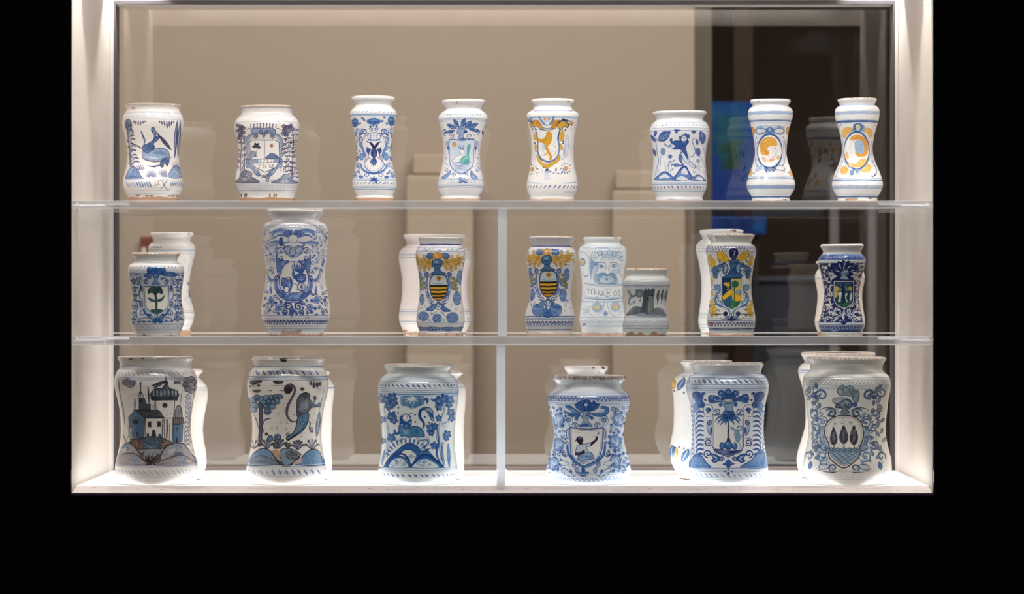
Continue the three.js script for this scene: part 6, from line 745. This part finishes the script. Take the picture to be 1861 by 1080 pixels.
    const e = '#1f4488', b = '#2c62ae', m = '#5f8fcc', l = '#a4c4e6';
    for (const y of [290, 300, 312]) BD('#a9bce0', y, 4); BD('#6f8fcc', 322, 7); WV('#2f4f98', 342, 26, 8, 34); RP('#4f72b4', 342, 24, 10, 34, 1.2); BD('#6f8fc8', 360, 6); BD('#8fb0dc', 376, 8, 0.8); BD('#7f9fd2', 390, 4);
    G(l, [122,402, 250,398, 262,480, 250,560, 240,700, 225,800, 225,940, 112,930, 140,820, 165,700, 160,560, 140,460], 0.5); G(l, [640,398, 770,396, 745,480, 720,600, 735,720, 760,830, 785,935, 610,945, 620,830, 625,720, 620,600, 640,500], 0.5);
    FOL(e, 122, 405, 258, 560, 34, 30, 7, b); FOL(e, 165, 560, 255, 800, 34, 30, 7, m); FOL(e, 115, 790, 225, 935, 26, 30, 7, b); FOL(e, 640, 405, 765, 560, 34, 30, 7, b); FOL(e, 615, 560, 725, 760, 34, 30, 7, m); FOL(e, 615, 760, 775, 935, 38, 30, 7, b);
    for (const [x, y, f] of [[205,510,1],[205,715,1],[690,510,-1],[665,690,-1],[670,850,-1],[165,870,1]]) { O(m, x, y, 44, 52, 0.85, e, 5); for (let i = 0; i < 5; i++) S('#e2e8f0', 8, [x - 26 * f, y + 34, x - 20 + i * 10, y, x - 24 + i * 13, y - 34]); S(e, 6, [x - 20, y + 30, x, y + 10, x + 20, y + 30]); }
    F(e, [345,390, 360,365, 385,372, 400,350, 430,345, 460,352, 475,375, 500,365, 528,385, 520,410, 490,420, 440,440, 400,440, 370,415, 345,410], 0.95); for (const [x, y, a, ll, w] of [[430,440,-90,95,44],[415,440,-118,90,36],[450,440,-60,95,36],[405,440,-140,90,30],[465,440,-40,95,30]]) LF(b, x, y, ll, w, a, 1, e, 4); O('#e2e6ec', 428, 388, 15, 14, 1, e, 4);
    S('#3f78b8', 40, [385,455, 340,440, 290,405, 262,405]); S('#3f78b8', 38, [470,455, 520,470, 580,460, 595,420, 545,410]); S(e, 6, [265,398, 320,415, 380,450]); S(e, 6, [470,470, 540,480, 600,460, 610,415, 560,398, 510,420]); S(l, 10, [300,420, 350,445]); S(l, 10, [500,455, 560,440, 580,425]); S('#2f62ac', 34, [380,470, 320,470, 270,450], 1); S('#2f62ac', 26, [375,480, 350,500, 365,515]); S('#2f62ac', 20, [455,480, 480,495, 465,505]);
    F('#9db9d0', [380,470, 395,445, 440,440, 465,460, 455,490, 442,505, 450,530, 475,560, 370,565, 400,535, 402,500], 1, e, 5); S(e, 5, [385,475, 420,480, 450,468]); SP(e, 5, 445, 465, 18, 0); F('#e6eaee', ring(395,465,14,12), 1, e, 3); S(b, 16, [370,568, 420,550, 480,568]);
    MIR(430, () => { S(l, 26, [300,500, 285,490, 275,510, 290,545, 300,560], 0); SP(e, 8, 285, 510, 22, -60); S(e, 6, [315,565, 322,500, 300,478, 268,482, 252,520, 270,560]); SP(e, 7, 345, 555, 24, 180); S(e, 8, [298,590, 275,592, 272,660, 298,665], 0); S(m, 10, [288,600, 284,655], 0); S(b, 24, [275,720, 285,780, 310,820, 340,850], 0); S(l, 9, [285,730, 300,790, 335,835]); SP(e, 7, 255, 790, 26, 0); SP(e, 7, 268, 700, 18, 90, -1.2); S(e, 6, [245,750, 240,790, 280,810]); SP(e, 7, 328, 880, 24, 220); F('#e0e6ee', [205,860, 240,845, 290,870, 250,885], 1, m, 5); F('#dfe6ee', [230,925, 250,905, 300,940, 330,975, 270,960], 1, b, 6); LF(b, 318, 950, 40, 18, -120); SP(b, 7, 355, 925, 24, 200); S(e, 5, [330,975, 360,950]); });
    G('#ece9e6', [300,575, 430,588, 566,578, 560,740, 540,810, 500,850, 405,892, 330,840, 305,800, 300,720], 1, e, 8); G(null, [312,590, 430,600, 552,592, 548,735, 528,800, 490,838, 405,874, 338,828, 316,790, 312,720], 1, '#3f5f9c', 3); S(b, 20, [306,800, 335,850, 400,895, 470,880, 540,830], 0, 0.8); S(e, 6, [292,568, 430,586, 572,570], 0);
    const d = '#2e2130'; F(d, [352,680, 350,660, 370,648, 400,655, 406,680, 398,705, 380,712, 362,700], 1); S('#3a3a6a', 10, [350,670, 342,690]); F('#3f4a86', [350,660, 370,645, 398,652, 400,664, 370,668], 1);  S(d, 22, [385,700, 384,715]); F('#c3d0dc', [345,760, 360,720, 400,710, 440,705, 470,695, 470,722, 430,735, 445,770, 440,800, 370,802, 345,790], 1, e, 5); F(d, [465,722, 470,698, 500,672, 508,655, 522,650, 522,672, 500,700], 1); S(d, 7, [510,660, 506,645]); S(d, 7, [518,656, 520,642]); F(d, [338,790, 345,778, 380,775, 405,760, 415,770, 405,790, 345,802], 1); for (let i = 0; i < 3; i++) S(d, 5, [405,768, 420, 762 + i * 8]);
    F('#8fabd0', [370,805, 445,775, 475,785, 490,815, 485,830, 372,838], 1, e, 5); for (let i = 0; i < 10; i++) S('#3f67a8', 5, [380 + i * 10, 800, 378 + i * 11, 825]); for (let i = 0; i < 5; i++) S('#5f82b8', 5, [335 + i * 10, 828 + i * 8, 400, 838 + i * 7, 475 - i * 14, 836 + i * 7]); for (const a of [0, 45, 90, 135]) { const r = a * 0.01745; S('#4f72a8', 4, [528 - Math.cos(r) * 17, 620 - Math.sin(r) * 17, 528 + Math.cos(r) * 17, 620 + Math.sin(r) * 17]); } for (const q of [[330,610, 400,620],[450,650, 530,640],[330,720, 335,760]]) S('#c6bdb8', 4, q);
    F(b, [395,905, 418,912, 420,935, 450,940, 430,965, 405,975, 375,962, 362,942, 392,938], 1, e, 4); 
    BD('#a9c0e4', 945, 5); BD('#b4cae8', 960, 6); BD('#9fb9de', 975, 4); WV('#7f9fd0', 1000, 24, 8, 38); BD('#bfd0e6', 1016, 5); RIM('#9a7468', 26, 0.75, 0.25); for (const x of [250, 500, 640]) CHIP(x, 160, 20, '#a88478'); 
  } },
{ o: [970, 650], s: 4.5, on: 'floor', d: 0.27, cx: [428, 428], nk: 155, ft: 990, base: '#efe8e4', label: 'white jar whose neck rises behind the blue jar of the star-reaching figure', w: 768, rough: 0.2,
  p: [173,68, 180,78, 175,98, 160,118, 157,150, 190,190, 205,240, 200,320, 178,450, 170,560, 178,680, 198,800, 205,880, 195,950, 175,990, 172,1000],
  draw() { BD('#b4c2da', 200, 5); BD('#a9b9d4', 230, 4); CHIP(568, 82, 15, '#5f4034'); CHIP(490, 84, 7, '#5f4034'); S('#6a4a40', 4, [530,110, 531,135], 0); FOOT(992, '#b08c7c'); } },
{ o: [1205, 640], s: 4.32, on: 'floor', d: 0.125, cx: [505, 513], nk: 170, ft: 1006, base: '#e8eaee', label: 'large blue and white jar with a palm tree and climbing animal on the shield',
  p: [278,86, 286,98, 279,114, 269,138, 265,168, 294,188, 316,225, 323,265, 318,320, 298,400, 286,500, 281,600, 285,700, 298,800, 309,870, 311,930, 302,985, 286,1034],
  draw() {
    const e = '#223f80', b = '#2d5fa8', m = '#5f8cc8', l = '#9dbce2';
    BD('#8fa3d4', 176, 5); BD('#a9b9de', 188, 3); for (const y of [204, 212]) BD('#6f8cc8', y, 4); RP('#3f66b0', 234, 36, 34, 50, -0.9); BD('#7f9fd2', 258, 8); BD('#9db8e0', 274, 5); BD('#5f88c4', 288, 9, 0.8); BD('#86a6d6', 304, 6); BD('#a9c2e4', 318, 5);
    MIR(512, () => { F('#2f57a0', [232,330, 262,312, 300,325, 322,318, 318,350, 310,380, 330,415, 300,435, 275,410, 250,380], 1, e, 5); S('#6f9ad4', 8, [255,345, 280,380, 300,410]); for (const [x, y] of [[240,318],[320,320],[235,350],[325,370],[262,410]]) LF(e, x, y, 22, 16, 40); 
      S(b, 8, [232,370, 245,460, 252,560, 258,680, 262,800], 0); for (let i = 0; i < 11; i++) { const y = 430 + i * 37; S(b, 19, [256, y + 36, 280, y + 2, 322, y + 6]); S(e, 4, [256, y + 38, 284, y - 2, 326, y + 4]); S(m, 15, [250, y + 30, 236, y - 2, 222, y + 2]); } for (let i = 0; i < 6; i++) S(m, 12, [240, 420 + i * 12, 262, 395 + i * 14, 290, 400 + i * 14]);
      S(e, 6, [395,485, 390,430, 360,415, 325,425, 318,470, 335,505, 365,510]); O('#e8eaee', 355, 460, 34, 42, 0.4); F(b, [335,450, 352,440, 372,445, 365,470, 350,482, 345,465], 1, e, 3); O(e, 370, 455, 9); SP(e, 7, 428, 472, 26, 180, 1.3); S('#9db9e0', 22, [382,545, 360,560, 365,640, 385,650], 0); S(e, 6, [385,540, 352,540, 345,590, 360,640, 385,650]); S(b, 20, [380,590, 378,640], 0); SP(e, 7, 362, 560, 20, -80); SP(e, 9, 358, 710, 30, 40); S(e, 6, [385,680, 340,680, 328,715, 345,750]); SP(e, 10, 352, 800, 34, 90); F(b, [370,800, 420,810, 450,840, 410,870, 380,855, 395,835], 1, e, 5); S('#dfe6f0', 8, [385,815, 420,835, 400,862]); SP(e, 8, 460, 845, 22, 0, -1.4); S(e, 6, [470,890, 500,870, 512,850]); });
    for (const [x, y, a, ll, w] of [[512,390,-90,90,46],[495,390,-112,88,44],[530,390,-68,88,44],[480,395,-150,100,30],[545,395,-30,100,30]]) LF(b, x, y, ll, w, a, 1, e, 5); S(b, 22, [500,390, 440,385, 380,395, 362,370], 0); S(b, 22, [525,390, 590,380, 650,392, 665,360], 0); O(b, 382, 365, 24, 24, 1, e, 5); O(b, 642, 355, 26, 24, 1, e, 5); O(b, 458, 325, 24, 24, 1, e, 4); O(b, 512, 315, 24, 22, 1, e, 4); O(b, 568, 325, 24, 22, 1, e, 4); for (const q of [[372,372, 385,355, 400,365],[630,360, 645,345, 658,360],[448,330, 460,315],[502,318, 514,304],[560,330, 572,314]]) S(l, 7, q); S(l, 7, [400,390, 450,380, 500,395]); S(l, 7, [530,395, 590,388, 640,392]);
    F('#8fb4d4', [462,410, 470,380, 510,368, 545,380, 570,410, 548,425, 545,455, 555,480, 485,480, 490,440], 1, e, 5); F('#d0d8de', ring(512,382,34,14), 1, e, 4); S(e, 6, [465,405, 510,408, 560,400]); O('#2d5fa8', 452, 415, 14, 16); O('#2d5fa8', 570, 410, 14, 20); F(b, [470,482, 500,462, 545,470, 560,484], 1, e, 4);
    G('#eceae8', [388,492, 634,492, 630,745, 612,785, 512,826, 410,788, 386,740], 1, e, 7); G(null, [398,500, 624,500, 620,740, 604,776, 512,812, 418,780, 396,735], 1, '#4f6a9c', 3);
    const p = '#1c4788'; for (const q of [[510,510, 470,505, 430,520, 412,548],[510,515, 470,525, 440,545, 430,570],[505,520, 480,540, 462,560, 450,574],[508,525, 495,550, 488,572],[515,510, 555,505, 590,520, 608,545],[515,518, 560,525, 590,550, 595,572],[518,522, 545,545, 560,572],[512,505, 512,540, 514,570]]) { S(p, 26, q, 2); S('#4f8ab8', 7, q); } S('#2f3a5c', 10, [512,560, 516,600, 510,650, 514,710], 0); for (let y = 580; y < 700; y += 14) S('#1f2f4c', 7, [506, y, 512, y + 6, 520, y], 0); S('#2f3a5c', 18, [500,715, 514,680, 528,715]);
    O('#3c6cae', 464, 738, 20, 26, 1, e, 5); O('#2f62a8', 512, 735, 32, 34, 1, e, 5); O('#3c6cae', 562, 742, 22, 24, 1, e, 5); O('#7fa9d0', 505, 722, 9); F('#2a3f74', [400,765, 460,765, 520,775, 600,770, 618,775, 560,800, 512,815, 440,795], 1); for (let i = 0; i < 6; i++) S('#7f9ac4', 4, [410 + i * 14, 772 + i * 5, 470, 776 + i * 5, 520, 772 + i * 6]);
    F('#8fb6d0', [560,640, 580,615, 600,640, 602,690, 590,715, 572,690], 1, '#3f5f8c', 4); for (let y = 640; y < 710; y += 10) S('#4f7aa4', 4, [568, y, 580, y + 5, 598, y]); F('#b9d0de', ring(600,600,22,20), 1, e, 4); O(e, 592, 594, 3); S(e, 4, [585,582, 590,590, 600,580, 615,590]); S('#7fa3c4', 14, [575,620, 550,600, 530,592], 0); S(e, 4, [572,630, 545,608, 528,600]); S('#a9c2d4', 12, [578,700, 560,710, 550,740], 0); S('#a9c2d4', 12, [595,705, 605,740, 598,765], 0); S('#5f7fa8', 6, [600,690, 618,660, 622,630]);
    F(b, [512,845, 540,870, 560,880, 530,895, 512,930, 498,895, 470,885, 490,870], 1, e, 4); O(e, 512, 955, 10, 14); O(e, 488, 938, 10, 9); O(e, 540, 938, 10, 9);
    F('#4f80c0', [205,905, 225,840, 260,805, 300,815, 340,870, 370,908], 1, e, 5); F('#4f80c0', [610,908, 690,850, 750,775, 790,780, 815,850, 822,905], 1, e, 5); for (let i = 0; i < 8; i++) { S('#8fb2dc', 6, [220 + i * 12, 895, 240 + i * 10, 850, 262 + i * 6, 825]); S('#8fb2dc', 6, [650 + i * 16, 895, 700 + i * 10, 850, 752 + i * 6, 800]); }
    BD('#7f9fd0', 915, 7); BD('#a9c0e0', 932, 5); BD('#8fabd6', 944, 4); RP('#7fa3d8', 972, 34, 28, 46, -0.9); BD('#8fb0dc', 992, 5); BD('#b4cae6', 1006, 7); BD('#c3d4ea', 1022, 5); RIM('#a08070', 8, 0.8, 0.2);
  } },
{ o: [1205, 640], s: 4.32, on: 'floor', d: 0.275, cx: [340, 340], nk: 160, ft: 998, base: '#efedeb', label: 'white jar with yellow fruit and blue leaves, half hidden behind the palm tree jar', w: 1024, rough: 0.18,
  p: [198,67, 205,76, 198,92, 182,118, 176,152, 215,178, 255,210, 270,240, 268,275, 264,320, 258,400, 257,500, 262,600, 278,690, 292,775, 282,845, 248,925, 212,985, 205,1000, 214,1008, 214,1032],
  draw() {
    BD('#a9b4d0', 162, 5); BD('#c3cbdc', 176, 3); BD('#a9b4cc', 190, 4); const e = '#35588f';
    for (const [x, y, s] of [[82,250,1],[100,790,1]]) { O('#e6a548', x, y, 22, 42, 1); O('#f0c27c', x - 4, y + 8, 9, 20); } for (const [x, y, a] of [[112,300,-58],[150,860,-62],[62,840,-85]]) { LF('#4a76ac', x, y, 108, 52, a, 1, e, 5); S('#cfe0ee', 8, [x + 4, y - 6, x + Math.cos(a * 0.0175) * 60, y + Math.sin(a * 0.0175) * 60, x + Math.cos(a * 0.0175) * 96, y + Math.sin(a * 0.0175) * 96]); }
    for (const [x, y] of [[90,305],[165,320],[125,748],[165,758],[92,750],[160,200]]) O('#2f3a5c', x, y, 7); for (const [x, y] of [[262,250],[330,262],[420,800],[300,820]]) LF('#4a76ac', x, y, 80, 44, -50, 1, e, 4); BD('#d3d8de', 905, 5); BD('#c6cfda', 935, 4); BD('#d3d8de', 960, 4); RIM('#b9a090', 9, 0.7, 0.25); FOOT(1004, '#a58c80');
  } },
{ o: [1435, 630], s: 4.153, on: 'floor', d: 0.125, cx: [426, 437], nk: 172, ft: 996, base: '#e3e0da', label: 'large pale jar with three dark cypresses over waves on its shield',
  p: [292,80, 300,90, 292,106, 276,130, 270,170, 288,196, 318,225, 329,265, 328,315, 312,400, 299,500, 288,600, 291,680, 306,760, 325,840, 331,900, 326,950, 305,1000, 298,1022],
  draw() {
    const e = '#36445f', b = '#54749f', l = '#9db3c9', k = '#2f3142';
    for (const y of [238, 248]) BD('#a9b4bc', y, 4); BD('#8c9aa6', 258, 3); RP('#5f7288', 276, 26, 14, 30, 1.0); BD('#9fb0ba', 294, 4); BD('#b4c2c6', 308, 8, 0.7); BD('#8fa0ae', 322, 4);
    MIR(420, () => { S(e, 6, [182,300, 186,400, 175,520, 190,640, 180,760, 140,880], 0); for (const [x, y, r, a] of [[150,345,40,0],[245,370,46,200],[195,510,40,90],[205,620,34,200],[200,740,40,30],[150,830,36,150]]) { SP('#41597f', 15, x, y, r, a, 1.2); SP(l, 6, x, y, r * 0.75, a, 1.1); } for (let i = 0; i < 26; i++) LF(i % 3 ? '#6d8194' : '#45608c', 178 + ran(-45, 55), 320 + i * 21, 44, 24, ran(-150, -20), 0.95, k, 3); O('#33508f', 205, 382, 18, 18); LF('#3f66a0', 165, 870, 60, 34, 100, 1, k, 3); });
    F('#7f9298', [362,345, 375,310, 405,292, 425,310, 450,295, 480,310, 490,345, 470,375, 420,370, 385,370], 0.9, e, 5); F('#93a4a8', [330,420, 335,395, 390,385, 440,395, 470,420, 440,440, 380,435], 0.7, e, 4); F('#6f8290', [470,340, 500,330, 522,345, 520,400, 500,430, 478,400], 0.9, e, 5); F('#6b7f90', [345,460, 380,425, 420,400, 460,415, 470,450, 440,480, 450,505, 385,505, 400,470], 1, e, 6); SP(e, 6, 435, 440, 26, 30); S('#c9cfcb', 8, [400,445, 425,420, 455,430]); G(null, [342,430, 370,438, 400,470, 355,450], 1, e, 5); O('#33508f', 488, 440, 22, 18); S('#c3c9c6', 6, [375,330, 400,345, 425,330]); for (const q of [[400,300, 410,340, 400,365],[455,300, 450,340, 470,360],[340,300, 370,300]]) S(e, 5, q); 
    MIR(412, () => { S(l, 30, [400,515, 350,500, 320,470, 280,470], 0, 0.5); SP(e, 9, 318, 505, 44, 200); SP(e, 6, 318, 505, 28, 240); S(e, 6, [225,520, 235,480, 290,462, 350,475, 380,500]); SP('#4f6c94', 10, 248, 572, 38, 60); S(e, 6, [222,560, 235,530, 280,540, 285,590, 250,615]); S(e, 5, [215,620, 230,690, 240,740]); F('#8fa9c0', [230,620, 262,640, 258,740, 240,720], 0.8, e, 4); SP('#3f6496', 11, 262, 758, 36, 0); F('#6f95b8', [232,740, 262,715, 285,735, 290,775, 260,790], 0.5); SP('#4f6c94', 11, 250, 830, 42, 60); S(e, 6, [225,800, 260,785, 290,800, 300,840, 270,868]); S(l, 14, [235,850, 270,862, 295,850]); SP(e, 9, 330, 918, 38, 40); SP('#8fa9c0', 5, 330, 918, 24, 60); F('#c3ccd4', [225,910, 250,890, 300,900, 285,925, 240,930], 1, e, 5); S(e, 6, [205,920, 240,940, 300,950, 350,945]); });
    FOL('#54749f', 215, 500, 300, 880, 30, 32, 6, '#9db3c9'); FOL('#54749f', 530, 500, 620, 880, 30, 32, 6, '#9db3c9');
    F('#e6e2dc', [410,520, 350,530, 300,560, 272,610, 270,670, 290,720, 300,760, 298,830, 340,880, 412,918, 490,870, 530,820, 530,760, 550,710, 556,650, 545,590, 510,545, 460,525], 1, '#4a3f48', 9); F('#e8e4de', [410,534, 355,543, 312,570, 286,615, 284,668, 302,715, 314,760, 312,824, 350,868, 412,902, 482,860, 517,815, 517,758, 536,706, 542,650, 532,598, 502,556, 458,538], 1, '#6a6068', 3);
    S('#8a94a8', 5, [385,540, 410,548, 412,575, 390,580, 372,570]); S('#b9bfca', 5, [395,545, 400,560, 385,572]); for (const [x, y] of [[344,582],[460,577]]) for (const a of [0, 1.05, 2.1]) S('#7f93a8', 4, [x - Math.cos(a) * 17, y - Math.sin(a) * 17, x + Math.cos(a) * 17, y + Math.sin(a) * 17]);
    for (const [x, y0, y1, w] of [[334,610,745,52],[409,597,735,64],[485,597,742,60]]) { F('#43404f', [x, y0, x + w * 0.3, y0 + 40, x + w / 2, y0 + 85, x + w * 0.35, y1 - 15, x, y1, x - w * 0.35, y1 - 15, x - w / 2, y0 + 85, x - w * 0.3, y0 + 40], 1, k, 4); for (let i = 0; i < 6; i++) S('#8d8c98', 4, [x - 14 + (i % 2) * 8, y0 + 45 + i * 13, x, y0 + 40 + i * 13, x + 14 - (i % 2) * 6, y0 + 52 + i * 13]); S('#8d8c98', 4, [x, y0 + 40, x, y1 - 25]); S('#5a5560', 9, [x, y1 - 4, x + 2, y1 + 22, x + 2, y1 + 50]); }
    F('#7f9aae', [305,775, 350,768, 412,772, 480,768, 528,770, 528,815, 490,860, 412,900, 345,862, 305,820], 0.8); for (let r = 0; r < 7; r++) { const y = 772 + r * 18, w = 112 - Math.max(0, r - 2) * 19; for (let x = -w; x < w - 20; x += 46) S(r < 2 ? '#3a5076' : '#55718f', r < 2 ? 8 : 7, [414 + x, y + 8, 414 + x + 14, y - 6, 414 + x + 30, y + 8, 414 + x + 48, y]); }
    S('#b9a08c', 5, [372,936, 395,934], 0); S('#b9a08c', 5, [382,936, 384,952], 0); TX('#a99a90', '·I·T·', 415, 956, 30);
    BD('#c3cbd2', 945, 4); RP('#c0cad6', 972, 22, 14, 40, 0.9); S('#8f9fc0', 8, [690,970, 715,962, 738,968]); BD('#c9d0d6', 992, 4); BD('#b9c4cc', 1006, 4); RIM('#b98f74', 11, 0.75, 0.3);
  } },
{ o: [1435, 630], s: 4.153, on: 'floor', d: 0.298, cx: [367, 372], nk: 120, ft: 994, base: '#e9e4de', label: 'tall white jar half hidden behind the three cypresses jar', w: 1024, rough: 0.18,
  p: [272,44, 281,54, 276,72, 262,95, 256,118, 284,140, 303,175, 298,220, 275,300, 255,400, 249,500, 255,600, 282,700, 312,800, 320,868, 305,930, 277,985, 274,995, 280,1000, 280,1018],
  draw() { for (const y of [128, 182, 200]) BD('#93a9d0', y, 6); BD('#c3cbd6', 214, 3); S('#7f9ab8', 7, [100,320, 116,400, 112,480]); BD('#a9b9cb', 830, 5); BD('#b9c6d2', 850, 4); BD('#a9b9c8', 880, 5); for (const x of [85, 100, 115]) O('#6f6a70', x, 930, 7); CHIP(100, 945, 12, '#7a6460'); RIM('#c9a58c', 12, 0.8, 0.15); FOOT(1000, '#a88a7c'); } },
];
for (const j of JARS) makeJar(j);
renderer.render(scene, camera);
